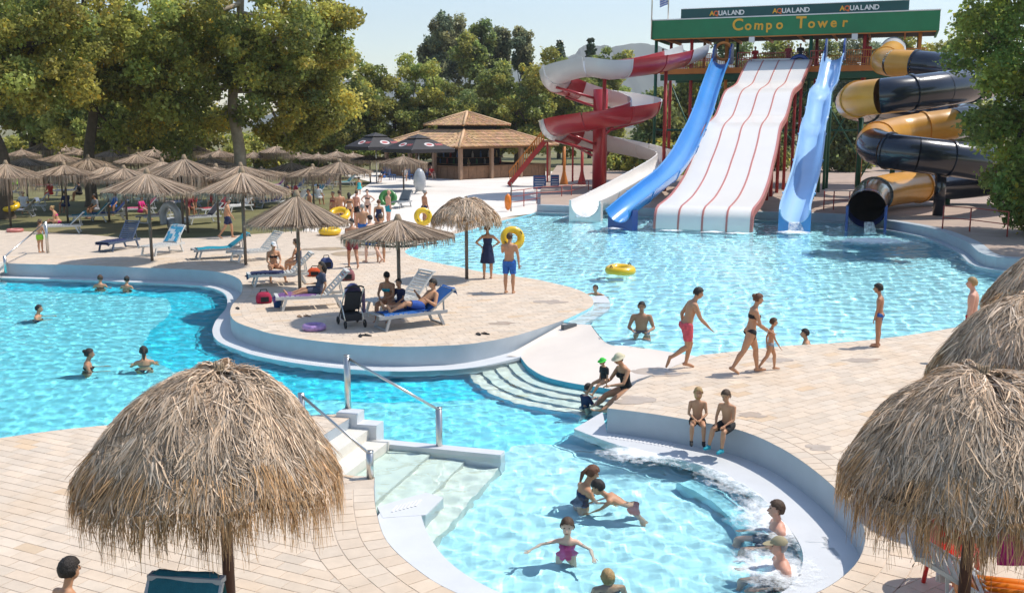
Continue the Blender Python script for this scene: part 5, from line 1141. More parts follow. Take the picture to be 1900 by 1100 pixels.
# laundry on the right, red boat-like chair, orange and magenta float
def cloth(name, label, pts, col, cat, wob=.02, parent=None):
    b = MB(); n = 10; a, c, d_, e_ = [Vector(q) for q in pts]; V = []; o = a.copy()
    for j in range(n + 1):
        for i in range(n + 1):
            u, v = i / n, j / n; p = a.lerp(c, u).lerp(e_.lerp(d_, u), v); nn = (c - a).cross(e_ - a).normalized(); V.append(p + nn * wob * sin(7 * u + 3 * v) * (.4 + v))
    b = MB(o); b.tint = col; b.add(V, [(j * (n + 1) + i, j * (n + 1) + i + 1, (j + 1) * (n + 1) + i + 1, (j + 1) * (n + 1) + i) for j in range(n) for i in range(n)])
    ob = b.build(name, MATS['towel'], None, True, loc=o); return tag(ob, label, cat)
cloth('towel', 'pale grey towel hanging under the thatched umbrella', [D(1818, 650, 12.3), D(1846, 648, 12.2), D(1846, 700, 12.2), D(1820, 702, 12.3)], (.55, .58, .62), 'towel'); cloth('towel', 'light blue towel hanging under the thatched umbrella', [D(1845, 646, 12.0), D(1868, 644, 11.9), D(1868, 694, 11.9), D(1845, 696, 12.0)], (.36, .45, .62), 'towel')
q = G(1728, 724); cloth('towel', 'pink towel spread on the deck near the umbrellas', [(q.x - .2, q.y - .25, .012), (q.x + 1.0, q.y - .1, .012), (q.x + .9, q.y + .35, .012), (q.x - .15, q.y + .2, .012)], (.62, .26, .24), 'towel', .004)
mat('gloss_red', (.62, .02, .015), .3, .08, 3, coat=.5); mat('gloss_orange', (.85, .22, .01), .35, .08, 3, coat=.3); mat('magenta', (.45, .02, .20), .7, .1, 6, .2, 50)
p = D(1768, 1030, 9.9); rc = empty('plastic_chair', (p.x, p.y, 0), radians(30)); tag(rc, 'glossy red plastic chair under the thatched umbrella', 'chair')
def rcp(nm, fn, sm=True): b = MB(); fn(b); return b.build(nm, MATS['gloss_red'], rc, sm)
rcp('seat', lambda b: b.loft([[Vector((.25 * (1 + .1 * k) * cos(t), .24 * sin(t), .42 + .02 * k * cos(2 * t))) for t in np.linspace(0, 2 * pi, 20, endpoint=False)] for k in (0, 1)]))
rcp('backrest', lambda b: b.loft([[Vector((r_ * cos(t), r_ * sin(t) * .95, z)) for t in np.linspace(-.15, pi + .15, 16)] for r_, z in ((.27, .42), (.30, .62), (.31, .78), (.30, .80), (.29, .78), (.255, .43))], False, False))
for a in (.7, 2.4, 3.9, 5.5): rcp('leg', lambda b: b.tube([(.22 * cos(a), .22 * sin(a), .43), (.27 * cos(a), .27 * sin(a), 0)], [.03, .022], 8))
p = D(1885, 1085, 8.9); fl_ = empty('air_mattress', (p.x, p.y, 0), radians(-15)); fl_.scale = (.72, .72, 1); tag(fl_, 'orange inflatable mattress under the thatched umbrella', 'air mattress')
for k in range(5):
    b = MB(); b.tube([(-.55, -.34 + .17 * k, .34), (-.5, -.34 + .17 * k, .35), (.9, -.34 + .17 * k, .35), (.95, -.34 + .17 * k, .34)], [.05, .088, .088, .05], 12); b.build('air_cell', MATS['gloss_orange'], fl_, True)
b = MB(); b.tube([(-.62, -.36, .40), (-.62, .36, .40)], .13, 12); b.build('headrest', MATS['gloss_orange'], fl_, True)
lounger('white lounger under the orange mattress at the right edge', (p.x + .1, p.y, 0), radians(75), .5, 'plastic_white')
cloth('towel', 'magenta towel hung behind the orange mattress', [D(1852, 985, 9.9), D(1930, 985, 9.8), D(1930, 1050, 9.7), D(1850, 1048, 9.8)], (.42, .02, .18), 'towel')
p = D(1582, 1088, 7.6); lounger('blue lounger whose head end peeks in at the bottom edge', (p.x, p.y - .88, 0), radians(8), .55, 'plastic_dark', towel=(.03, .10, .30), tw_mode='back')

# inflatables on the lawn
mat('vinyl_grey', (.40, .42, .44), .3, .08, 4, coat=.4); mat('vinyl_green', (.06, .22, .05), .35, .1, 4, coat=.3)
p = G(325, 424); iv = empty('inflatable_armchair', (p.x, p.y, 0), radians(160)); tag(iv, 'grey inflatable armchair on the grass behind the loungers', 'inflatable')
for nm, pts, r_ in (('back', [(-.4, .25, .2), (-.4, .3, .8), (0, .35, 1.15), (.4, .3, .8), (.4, .25, .2)], .17), ('arm', [(-.45, .2, .35), (-.45, -.4, .35)], .16), ('arm', [(.45, .2, .35), (.45, -.4, .35)], .16), ('seat', [(0, .2, .2), (0, -.4, .2)], .30)):
    b = MB(); b.tube(crom(pts, 5), r_, 14); b.build(nm, MATS['vinyl_grey'], iv, True)
p = G(779, 360); iv = empty('inflatable_fish', (p.x, p.y, 0)); tag(iv, 'tall grey inflatable standing on its end on the plaza', 'inflatable'); iv.scale = (.74, .74, .74)
b = MB(); b.lathe([(.12, .25), (.42, .45), (.6, 1.0), (.58, 1.6), (.42, 2.1), (.2, 2.35), (.05, 2.42)], n=18); b.build('body', MATS['vinyl_grey'], iv, True)
for s in (-1, 1): b = MB(); b.add([(s * .1, 0, .3), (s * .55, .05, 0), (s * .35, 0, .5), (s * .1, .12, .3), (s * .5, .12, 0), (s * .35, .1, .5)], [(0, 1, 2), (5, 4, 3), (0, 3, 4, 1), (1, 4, 5, 2)]); b.build('fin', MATS['vinyl_grey'], iv)
p = G(720, 380); iv = empty('inflatable_boat', (p.x, p.y, 0)); tag(iv, 'dark green inflatable leaning behind the standing group', 'inflatable')
b = MB(); b.torus((0, 0, .62), .68, .24, 28, 12, Matrix.Rotation(radians(65), 3, 'X')); iv.scale = (.62, .62, .62); b.build('tube', MATS['vinyl_green'], iv, True); b = MB(); b.ball((0, .05, .6), (.6, .08, .5)); b.build('floor', MATS['vinyl_green'], iv, True)
# rescue float on a stand, signs, cones, stair by the spiral slide
p = G(948, 392); rf = empty('rescue_float', (p.x, p.y, 0)); tag(rf, 'orange rescue float hanging on a leaning stand', 'rescue float'); rf.scale = (1.4, 1.4, 1.4)
b = MB(); b.tube([(0, 0, 0), (.02, 0, 1.15)], .025, 8); b.build('stand', MATS['pole_grey'], rf, True); b = MB(); b.lathe([(.04, .05), (.12, .15), (.14, .4), (.11, .62), (.03, .7)], (-.12, -.05, 0), 14); b.build('float', MATS['gloss_orange'], rf, True)
mat('sign_blue', (.03, .10, .28), .5)
for i, (px, py, w, h_, lab) in enumerate([(1001, 337, .95, 1.0, 'wide blue notice board below the spiral slide'), (1029, 339, .62, 1.05, 'narrow blue notice board below the spiral slide')]):
    d = 74; x = X(px, d); sg = empty('notice_board', (x, d, 0)); tag(sg, lab, 'sign', 'blue notice boards')
    b = MB(); b.box((0, 0, h_ / 2 + .12), (w, .1, h_)); b.build('panel', MATS['sign_blue'], sg)
    for s in (-1, 1): b = MB(); b.box((s * w * .35, .02, .08), (.06, .3, .16)); b.build('foot', MATS['steel'], sg)
    for k in range(5):
        b = MB(); b.box((0, -.053, .3 + .17 * k), (w * (.8 - .1 * (k % 2)), .008, .05)); b.build('print_line', MATS['white_paint' if k < 4 else 'gel_pink'], sg)
for i, (px, lab) in enumerate([(1046, 'orange post with flared foot, left of the pair below the spiral'), (1079, 'red post with flared foot, right of the pair below the spiral')]):
    d = 76; cn = empty('flared_post', (X(px, d), d, 0)); tag(cn, lab, 'post', 'flared posts below the spiral slide'); b = MB(); b.lathe([(.42, 0), (.40, .1), (.16, 1.1), (.11, 1.4), (.11, 3.2)], n=16); b.build('shaft', MATS['orange_paint' if i == 0 else 'red_paint'], cn, True); b = MB(); b.box((0, 0, .03), (1.0, 1.0, .06)); b.build('foot_plate', MATS['dark'], cn)
d = 80; x0, x1 = X(944, d), X(1010, d); stt = empty('stair', (x0, d, 0)); tag(stt, 'orange sided wooden stair rising beside the bar', 'stair'); hgt = D(1010, 262, d).z
for k in range(14):
    t_ = k / 14; b = MB((x0, d, 0)); b.box((x0 + (x1 - x0) * (t_ + .03), d, hgt * (t_ + .04)), (.26, 1.5, .06)); b.build('tread', MATS['timber'], stt)
for s in (-.8, .8):
    b = MB((x0, d, 0)); b.bar((x0, d + s, .1), (x1, d + s, hgt), .08, .34); b.build('stringer', MATS['red_paint'], stt)
    b = MB((x0, d, 0)); b.bar((x0, d + s, 1.1), (x1, d + s, hgt + 1.0), .07, .07); b.build('hand_rail', MATS['orange_paint'], stt)
    for k in range(16):
        t_ = (k + .5) / 16; b = MB((x0, d, 0)); b.bar((x0 + (x1 - x0) * t_, d + s, hgt * t_), (x0 + (x1 - x0) * t_, d + s, hgt * t_ + 1.05), .05, .05); b.build('baluster', MATS['orange_paint'], stt)
b = MB((x0, d, 0)); b.box((x1 + 1.2, d, hgt), (2.6, 1.7, .12)); b.build('landing', MATS['timber'], stt)
for s in (-1, 1): b = MB((x0, d, 0)); b.bar((x1 + 1.2 + s, d - .6, 0), (x1 + 1.2 + s, d - .6, hgt), .14, .14); b.build('post', MATS['red_paint'], stt)
# bar stools, tables
mat('chair_blue', (.03, .08, .22), .5)
for i, (px, py) in enumerate([(716, 330), (728, 334), (760, 334), (775, 331), (788, 333)]):
    p = G(px, py); ch = empty('bar_chair', (p.x, p.y, 0), i * 1.3); tag(ch, ['blue plastic chair under the left black parasol', 'blue chair next to the one under the left parasol', 'blue chair under the right black parasol', 'blue chair between parasol pole and bar', 'blue chair right against the bar counter'][i], 'chair', 'blue chairs at the bar')
    b = MB(); b.box((0, 0, .45), (.5, .5, .06)); b.build('seat', MATS['chair_blue'], ch); b = MB(); b.box((0, .24, .75), (.5, .05, .5)); b.build('backrest', MATS['chair_blue'], ch)
    for sx in (-.2, .2):
        for sy in (-.2, .2): b = MB(); b.bar((sx, sy, 0), (sx, sy, .44), .05, .05); b.build('leg', MATS['chair_blue'], ch)
# foam on the water: bumpy sheets with holes where the water shows
fm = bpy.data.materials.new('foam'); fm.use_nodes = True; MATS['foam'] = fm; nt = fm.node_tree; pb_ = nt.nodes['Principled BSDF']; pb_.inputs['Base Color'].default_value = (.86, .89, .9, 1); pb_.inputs['Roughness'].default_value = .6
tc = nt.nodes.new('ShaderNodeTexCoord'); ns = nt.nodes.new('ShaderNodeTexNoise'); ns.inputs['Scale'].default_value = 7; ns.inputs['Detail'].default_value = 8; ns.inputs['Roughness'].default_value = .75; nt.links.new(tc.outputs['Object'], ns.inputs['Vector'])
at_ = nt.nodes.new('ShaderNodeAttribute'); at_.attribute_name = 'tint'; ad = nt.nodes.new('ShaderNodeMath'); ad.operation = 'ADD'; nt.links.new(ns.outputs['Fac'], ad.inputs[0]); nt.links.new(at_.outputs['Fac'], ad.inputs[1])
mr_ = nt.nodes.new('ShaderNodeMapRange'); mr_.inputs['From Min'].default_value = 1.0; mr_.inputs['From Max'].default_value = 1.32; mr_.inputs['To Max'].default_value = .92; nt.links.new(ad.outputs[0], mr_.inputs['Value'])
tr_ = nt.nodes.new('ShaderNodeBsdfTransparent'); mx_ = nt.nodes.new('ShaderNodeMixShader'); nt.links.new(mr_.outputs[0], mx_.inputs[0]); nt.links.new(tr_.outputs[0], mx_.inputs[1]); nt.links.new(pb_.outputs[0], mx_.inputs[2]); nt.links.new(mx_.outputs[0], nt.nodes['Material Output'].inputs['Surface'])
def foam(label, c, rx, ry, seed, z, hgt=.06, band=None, w=.6, dens=1.0):
    rg = np.random.default_rng(seed)
    if band is None:
        n = 36; u, v = np.meshgrid(np.linspace(-1, 1, n), np.linspace(-1, 1, n)); X_, Y_ = u * rx, v * ry; q = np.sqrt(u ** 2 + v ** 2)
    else:
        P = resample(band, .06); A = np.array([tuple(p) for p in P]); B = np.array([tuple(p) for p in offs(P, -w)]); m = 18; t = np.linspace(0, 1, m)[None, :, None]; XY = A[:, None] * (1 - t) + B[:, None] * t
        X_, Y_ = XY[..., 0] - c[0], XY[..., 1] - c[1]; tt = np.repeat(t[..., 0], len(A), 0); e_ = np.linspace(0, 1, len(A))[:, None]; q = np.maximum(tt ** 1.2, np.abs(2 * e_ - 1) ** 8)
    n0, n1 = X_.shape; nz = sum(np.sin(X_ * a + Y_ * b_ + ph) for a, b_, ph in rg.uniform(-14, 14, (10, 3))) / 10
    dn = np.clip(1.05 - q * .75, 0, 1) * dens
    if band is not None: dn = dn * (.88 + .28 * np.sin(np.linspace(0, 17, n0))[:, None] * np.sin(np.linspace(1, 6, n0))[:, None])
    Z_ = np.maximum(hgt * (np.clip(1 - q, 0, 1) * (.5 + .8 * nz)), 0) + .022
    idx = np.arange(n0 * n1).reshape(n0, n1); Q = np.stack([idx[:-1, :-1], idx[:-1, 1:], idx[1:, 1:], idx[1:, :-1]], -1).reshape(-1, 4); V = np.stack([X_, Y_, Z_], -1).reshape(-1, 3)
    t_ = np.repeat(dn.reshape(-1, 1), 3, 1); ob = link('foam', np_mesh('foam', V, Q, t_, True), MATS['foam'], None, (c[0], c[1], z)); return tag(ob, label, 'foam', kind='stuff')
for lab, px, py, rx, ry, hh in (('white splash where the spiral slide ends', 1078, 404, 1.6, 1.2, .12), ('white splash below the straight blue slide', 1147, 425, 1.0, .8, .15), ('white splash below the pale blue slide', 1473, 433, 1.2, 1.1, .15), ('white splash in front of the tube mouth', 1622, 450, 2.3, 1.9, .22), ('small splash below the first white lane', 1245, 429, .9, .5, .08), ('small splash below the third white lane', 1322, 432, .9, .5, .08), ('small splash below the fourth white lane', 1370, 434, .9, .6, .08)):
    p = G(px, py, WU); foam(lab, p, rx, ry, px, WU, hh)
c = G(1430, 960, WL); foam('bubbling foam along the jet bench of the round pool', c, 0, 0, 77, WL, .05, offs(rin[4:34], -.02), .95, .80)
c = G(1438, 1058, WL); foam('foam around the man with the cap', c, .9, 1.0, 78, WL, .05, dens=.86)
# water running off the slide ends
wtr = bpy.data.materials['foam']
def spill(label, p, w, h_, dx=0.):
    b = MB(p); V = []
    for j in range(7):
        t_ = j / 6
        for i in range(6): V.append(Vector(p) + Vector(((i / 5 - .5) * w * (1 + .5 * t_) + dx * t_, -.35 * t_ - .04 * sin(i * 2.1), -h_ * t_ ** 1.6)))
    b.tint = (.68, .68, .68); b.add(V, [(j * 6 + i, j * 6 + i + 1, (j + 1) * 6 + i + 1, (j + 1) * 6 + i) for j in range(6) for i in range(5)]); tag(b.build('spilling_water', wtr, None, True, loc=p), label, 'water', kind='stuff')
spill('water pouring from the tube mouth', D(1612, 412, 45.6), .42, .7); spill('water pouring from the pale blue slide', D(1474, 412, 45.8), .5, .4); spill('water pouring from the spiral slide end', D(1081, 388, 51.2), .5, .4)
# ------------------------------------------------------------------ people
SK = {'fair': (.72, .45, .33), 'tan': (.53, .275, .155), 'brown': (.44, .215, .12), 'pink': (.66, .35, .25)}
for k, c in SK.items(): mat('skin_' + k, c, .5, .08, 9.0, spec=.35, sss=.08)
HR = {'dark': (.02, .013, .009), 'brown': (.075, .038, .018), 'blond': (.42, .27, .11), 'grey': (.32, .30, .28), 'auburn': (.14, .05, .02)}
for k, c in HR.items(): mat('hair_' + k, c, .55, .25, 40.0, .6, 90)
mat('eye', (.03, .02, .015), .2); mat('lip', (.40, .12, .10), .5)
CL = dict(navy=(.012, .02, .07), black=(.012, .012, .014), pink=(.62, .09, .12), blue=(.02, .12, .42), royal=(.02, .08, .36), white=(.7, .7, .7), green=(.05, .55, .06), lime=(.28, .60, .03), red=(.5, .03, .03), coral=(.75, .16, .10), magenta=(.70, .03, .22), teal=(.01, .28, .36), cream=(.62, .56, .38), grey=(.3, .3, .32), khaki=(.35, .30, .18), print=(.05, .06, .10), floral=(.02, .12, .45), maroon=(.2, .02, .03), aqua=(.05, .55, .60))
for k, c in CL.items(): mat('cloth_' + k, c, .8, .35 if k in ('print', 'floral', 'pink') else .12, 16.0 if k in ('print', 'floral', 'pink') else 9.0, .2, 60)
def nrm(v): return Vector(v).normalized()
STAND = dict(sp=(0, 0, 1), L=((-.06, .02, -1), (0, -.02, -1)), R=((.06, .02, -1), (0, -.02, -1)), la=((-.16, .03, -1), (-.03, .16, -1)), ra=((.16, .03, -1), (.03, .16, -1)), look=(0, 1, -.08))
def pose(**k): d = dict(STAND); d.update(k); return d
PEOPLE = []
def ring_pts(c, u, w, a, b, n=12): return [c + u * (a * cos(2 * pi * k / n)) + w * (b * sin(2 * pi * k / n)) for k in range(n)]
def limb(mb, P, R, n=10):
    P = [Vector(p) for p in P]; d0 = (P[1] - P[0]).normalized(); d1 = (P[-1] - P[-2]).normalized(); pts = [P[0] - d0 * R[0] * .85, P[0] - d0 * R[0] * .5] + P + [P[-1] + d1 * R[-1] * .5, P[-1] + d1 * R[-1] * .85]
    rs = [R[0] * .35, R[0] * .82] + list(R) + [R[-1] * .82, R[-1] * .35]; mb.tube(pts, rs, n)
def person(label, pos, yaw, h, ps, skin='tan', wear=(), hair=('dark', 'short'), base='feet', sex='m', vox=None, group=None, kid=False, face=True, cat='person', pz=None):
    PEOPLE.append(dict(label=label, pos=Vector(pos), yaw=radians(yaw), h=h, ps=ps, skin=skin, wear=wear, hair=hair, base=base, sex=sex, vox=vox, group=group, kid=kid, face=face, cat=cat))
def build_raw(q):
    h, ps, fem, kid = q['h'], q['ps'], q['sex'] == 'f', q['kid']; mb = MB(); bones = {}
    sp = nrm(ps['sp']); Xv = Vector((1, 0, 0)); Xv = (Xv - sp * Xv.dot(sp)).normalized(); fwd = sp.cross(Xv); tw_ = ps.get('twist', 0)
    Xs = Matrix.Rotation(tw_, 3, sp) @ Xv; fs = Matrix.Rotation(tw_, 3, sp) @ fwd
    up = Vector((0, 0, 0)); big = q.get('big', 1.0); bw = ps.get('w', 1.0)
    sec = ([(-.06, .045, .04), (-.045, .072, .056), (0, .090, .064), (.05, .080, .056), (.11, .067, .048), (.17, .078, .055), (.215, .084, .058), (.255, .086, .05), (.28, .062, .042), (.30, .036, .032)] if fem else
           [(-.06, .045, .04), (-.045, .070, .055), (0, .086, .062), (.05, .083, .059), (.11, .078, .055), (.17, .090, .062), (.215, .099, .064), (.255, .102, .056), (.28, .072, .046), (.30, .040, .036)])
    if kid: sec = [(t, a * .92, b * .92) for t, a, b in sec]
    rings = []
    for t, a, b in sec:
        k = min(max((t + .02) / .25, 0), 1); ux = Xv.lerp(Xs, k).normalized(); uf = fwd.lerp(fs, k).normalized(); bend = ps.get('curl', 0) * (max(t, 0) / .3) ** 2
        rings.append(ring_pts(up + sp * (t * h) + fwd * (bend * h), ux, uf, a * h * bw, b * h * bw, 14))
    mb.loft(rings); curl = fwd * (ps.get('curl', 0) * h)
    bones['torso'] = (up + sp * (-.06 * h), up + sp * (.30 * h) + curl, .07 * h)
    if fem:
        for s in (-1, 1): mb.ball(up + sp * (.188 * h) + Xs * (s * .040 * h) + fs * (.046 * h) + curl * .5, (.034 * h, .034 * h, .034 * h), 10, 6)
    for s in (-1, 1): mb.ball(up + sp * (-.012 * h) + Xv * (s * .042 * h) - fwd * (.030 * h), (.047 * h, .047 * h, .05 * h), 10, 6)
    nk = up + sp * (.285 * h) + curl * 1.0; look = nrm(ps['look']); hs = (1.22 if kid else 1.0) * h
    hu = (sp * .75 + Vector((0, 0, 1))).normalized() if not ps.get('hup') else nrm(ps['hup']); hu = (hu - look * hu.dot(look) * .0); hx = look.cross(hu).normalized(); hu = hx.cross(look).normalized()
    ndir = (hu * .8 + sp * .3 + look * .25).normalized(); hc = nk + ndir * (.115 * hs)
    limb(mb, [nk - sp * .01 * h, hc - hu * (.03 * hs)], [.031 * h, .030 * h], 10)
    HM = Matrix((hx, look, hu)).transposed()
    mb.ball(hc + hu * (.008 * hs) - look * (.006 * hs), (.043 * hs, .054 * hs, .056 * hs), 14, 10, HM); mb.ball(hc - hu * (.028 * hs) + look * (.016 * hs), (.033 * hs, .036 * hs, .036 * hs), 12, 8, HM)
    limb(mb, [hc + look * (.05 * hs) + hu * (.006 * hs), hc + look * (.062 * hs) - hu * (.014 * hs)], [.006 * hs, .010 * hs], 6)
    for s in (-1, 1): mb.ball(hc + hx * (s * .044 * hs) - hu * (.004 * hs), (.007 * hs, .012 * hs, .017 * hs), 8, 6, HM)
    bones['head'] = (hc - hu * (.03 * hs), hc + hu * (.02 * hs), .045 * hs); q['head'] = (hc, hx, look, hu, hs)
    hw = .050 * h
    for s, key in ((-1, 'L'), (1, 'R')):
        td, sd = nrm(ps[key][0]), nrm(ps[key][1]); a = up + Xv * (s * hw) + sp * (-.01 * h); k_ = a + td * (.245 * h); an = k_ + sd * (.235 * h); th = 1.08 if fem else 1.0
        limb(mb, [a, a.lerp(k_, .3), a.lerp(k_, .7), k_], [.054 * h * th, .053 * h * th, .042 * h * th, .034 * h], 10)
        cf = td.cross(sd); bk = (sp * 0 + (k_ - (a + an) / 2)); bk = -bk.normalized() if bk.length > .02 * h else -fwd
        limb(mb, [k_, k_.lerp(an, .3) + bk * (.006 * h), k_.lerp(an, .7), an], [.033 * h, .036 * h, .026 * h, .020 * h], 10)
        fdv = Vector(ps[key][2]) if len(ps[key]) > 2 else (fwd - sd * fwd.dot(sd) * .9); fd = fdv.normalized(); hl = an - fd * (.022 * h) + sd * (.020 * h); toe = an + fd * (.105 * h) + sd * (.028 * h)
        limb(mb, [hl, an + fd * (.05 * h) + sd * (.018 * h), toe], [.021 * h, .022 * h, .014 * h], 8)
        bones['thigh' + key] = (a, k_, .045 * h); bones['shin' + key] = (k_, an, .028 * h); bones['foot' + key] = (hl, toe, .02 * h)
    sw = (.098 if fem else .112) * (.94 if kid else 1) * h * bw; q['hands'] = []
    for s, key in ((-1, 'la'), (1, 'ra')):
        ud, fd = nrm(ps[key][0]), nrm(ps[key][1]); a = up + sp * (.252 * h) + curl * .9 + Xs * (s * sw); e = a + ud * (.165 * h); w = e + fd * (.145 * h); th = .86 if fem or kid else 1.0
        limb(mb, [up + sp * (.25 * h) + curl * .9 + Xs * (s * sw * .55), a], [.038 * h, .034 * h * th], 10)
        limb(mb, [a, a.lerp(e, .45), e], [.033 * h * th, .030 * h * th, .023 * h * th], 10); limb(mb, [e, e.lerp(w, .3), w], [.023 * h * th, .024 * h * th, .016 * h * th], 10)
        pl = w + fd * (.042 * h); pn = fd.cross(Xs * s); pn = pn.normalized() if pn.length > .05 else fs; lat = fd.cross(pn).normalized()
        mb.ball(w + fd * (.028 * h), (.022 * h, .011 * h, .034 * h), 8, 6, Matrix((lat, pn, fd)).transposed()); q['hands'].append((w, fd, lat, pn, s))
        bones['uarm' + key] = (a, e, .028 * h); bones['farm' + key] = (e, w + fd * .06 * h, .021 * h)
    q['bones'] = bones; q['fwd'] = fwd; q['sp'] = sp; q['Xv'] = Xv
    return mb
def finish_people():
    tmp = []
    for q in PEOPLE:
        mb = build_raw(q); o = mb.build('raw', None); dist = q['pos'].length; v = q['vox'] or (.0125 if dist < 24 else .018 if dist < 40 else .028); v *= max(.72, q['h'] / 1.75)
        m = o.modifiers.new('r', 'REMESH'); m.mode = 'VOXEL'; m.voxel_size = v; m.use_smooth_shade = True
        m = o.modifiers.new('s', 'SMOOTH'); m.factor = .5; m.iterations = 4 if dist < 40 else 2
        tmp.append(o)
    dg = bpy.context.evaluated_depsgraph_get(); dg.update()
    for o, q in zip(tmp, PEOPLE):
        me = bpy.data.meshes.new_from_object(o.evaluated_get(dg)); old = o.data; bpy.data.objects.remove(o); bpy.data.meshes.remove(old); n = len(me.vertices)
        co = np.empty(n * 3, np.float32); me.vertices.foreach_get('co', co); co = co.reshape(-1, 3); no = np.empty(n * 3, np.float32); me.vertices.foreach_get('normal', no); no = no.reshape(-1, 3)
        h = q['h']; names = list(q['bones']); Ds = []; Ts = []
        for b in names:
            a, e, r = q['bones'][b]; a = np.array(a); e = np.array(e); ab = e - a; t = ((co - a) @ ab) / (ab @ ab); tc = np.clip(t, 0, 1)[:, None]; Ds.append(np.linalg.norm(co - (a + tc * ab), axis=1) - r); Ts.append(t)
        Ds = np.array(Ds); Ts = np.array(Ts); lab = Ds.argmin(0); tv = Ts[lab, np.arange(n)]; is_ = lambda s: np.isin(lab, [i for i, b in enumerate(names) if b.startswith(s)])
        dz = 0.0
        if q['base'] == 'feet': dz = -float(co[:, 2].min())
        co[:, 2] += dz; me.vertices.foreach_set('co', co.ravel()); me.shade_smooth(); me.name = 'body'
        # fingers and thumb grow out of each palm
        if q['pos'].length < 32:
            fb = MB()
            for (w, fd, lat, pn, s) in q['hands']:
                w = w + Vector((0, 0, dz)); base_ = w + fd * (.052 * h); palm = pn * -1
                for k, ln in enumerate((.036, .042, .039, .030)):
                    r0 = base_ + lat * ((k - 1.5) * .0105 * h); r1 = r0 + fd * (ln * .5 * h); r2 = r1 + (fd * .8 + palm * .55).normalized() * (ln * .5 * h); fb.tube([r0 - fd * .008 * h, r1, r2], [.0052 * h, .0048 * h, .0036 * h], 6)
                r0 = w + fd * (.02 * h) - lat * (.018 * h); fb.tube([r0, r0 + (fd * .6 - lat * .7).normalized() * .02 * h, r0 + (fd * .9 - lat * .45).normalized() * .040 * h], [.0065 * h, .006 * h, .0042 * h], 6)
            bm = bmesh.new(); bm.from_mesh(me); f2 = bpy.data.meshes.new('f'); f2.from_pydata(fb.v, [], fb.f); f2.shade_smooth(); bm.from_mesh(f2); bm.to_mesh(me); bm.free(); bpy.data.meshes.remove(f2)
        ta = me.attributes.new('tint', 'FLOAT_COLOR', 'POINT'); ta.data.foreach_set('color', np.ones(4 * len(me.vertices), np.float32))
        ob = link('person', me, MATS['skin_' + q['skin']], None, q['pos'], q['yaw']); tag(ob, q['label'], q['cat'], q['group'])
        pol = [tuple(p.vertices) for p in me.polygons if all(i < n for i in p.vertices)]; pa = np.array([p if len(p) == 4 else (*p, p[-1]) for p in pol])
        def shell(nm, mask, off, m, jit=0.0, flare=None):
            sel = mask[pa].all(1)
            if sel.sum() < 4: return None
            Fq = pa[sel]; u, inv = np.unique(Fq, return_inverse=True); V = co[u] + no[u] * off
            if flare is not None: V = flare(V)
            if jit: rg = np.random.default_rng(len(u)); V = V + no[u] * (rg.random((len(u), 1)) * jit)
            return link(nm, np_mesh(nm, V, inv.reshape(-1, 4), np.ones((len(u), 3)), True), MATS[m], ob)
        T_ = is_('torso')
        for w in q['wear']:
            kd, colr = w[0], 'cloth_' + w[1]
            if kd == 'shorts': shell('swim_shorts', (T_ & (tv < .20)) | (is_('thigh') & (tv < (w[2] if len(w) > 2 else .62))), .013 * h / 1.7 + .004, colr, .004)
            elif kd == 'briefs': shell('swim_briefs', (T_ & (tv < .155)) | (is_('thigh') & (tv < .10)), .006, colr)
            elif kd == 'bikini': shell('bikini_bottom', (T_ & (tv < .12)) | (is_('thigh') & (tv < .05)), .006, colr); shell('bikini_top', T_ & (tv > .60) & (tv < .745), .007, colr)
            elif kd == 'swimsuit': shell('swimsuit', (T_ & (tv < .80)) | (is_('thigh') & (tv < .05)), .006, colr)
            elif kd == 'shirt': shell('shirt', (T_ & (tv < .96)) | (is_('uarm') & (tv < .7)), .012, colr, .003)
            elif kd == 'shoes': shell('shoe', is_('foot') | (is_('shin') & (tv > .9)), .008, colr)
            elif kd == 'dress':
                shell('bodice', T_ & (tv < .80), .010, colr)
                b = MB(); hz = dz; rings = []
                for z, a, d_ in ((.10, .080, .068), (.0, .100, .085), (-.1, .118, .10), (-.22, .135, .115), (-.235, .134, .114)): rings.append([(a * h * cos(t) * (1 + .035 * sin(7 * t)), d_ * h * sin(t) * (1 + .035 * sin(7 * t)), hz + z * h) for t in np.linspace(0, 2 * pi, 28, endpoint=False)])
                b.loft(rings, False); b.build('skirt', MATS[colr], ob, True)
        hc, hx, lk, hu, hs = q['head']; hc = hc + Vector((0, 0, dz)); rel = (co - np.array(hc)) / hs; lx, ly, lz = rel @ np.array(hx), rel @ np.array(lk), rel @ np.array(hu); Hd = is_('head') | (np.linalg.norm(rel, axis=1) < .075)
        hcx, hst = q['hair'][0], q['hair'][1]; hm = 'hair_' + hcx if hcx in HR else 'cloth_' + hcx
        scalp = Hd & ((lz > .036) | ((ly < -.004) & (lz > -.028)) | ((ly < .012) & (lz > .006)) | ((ly < .035) & (lz > .024)))
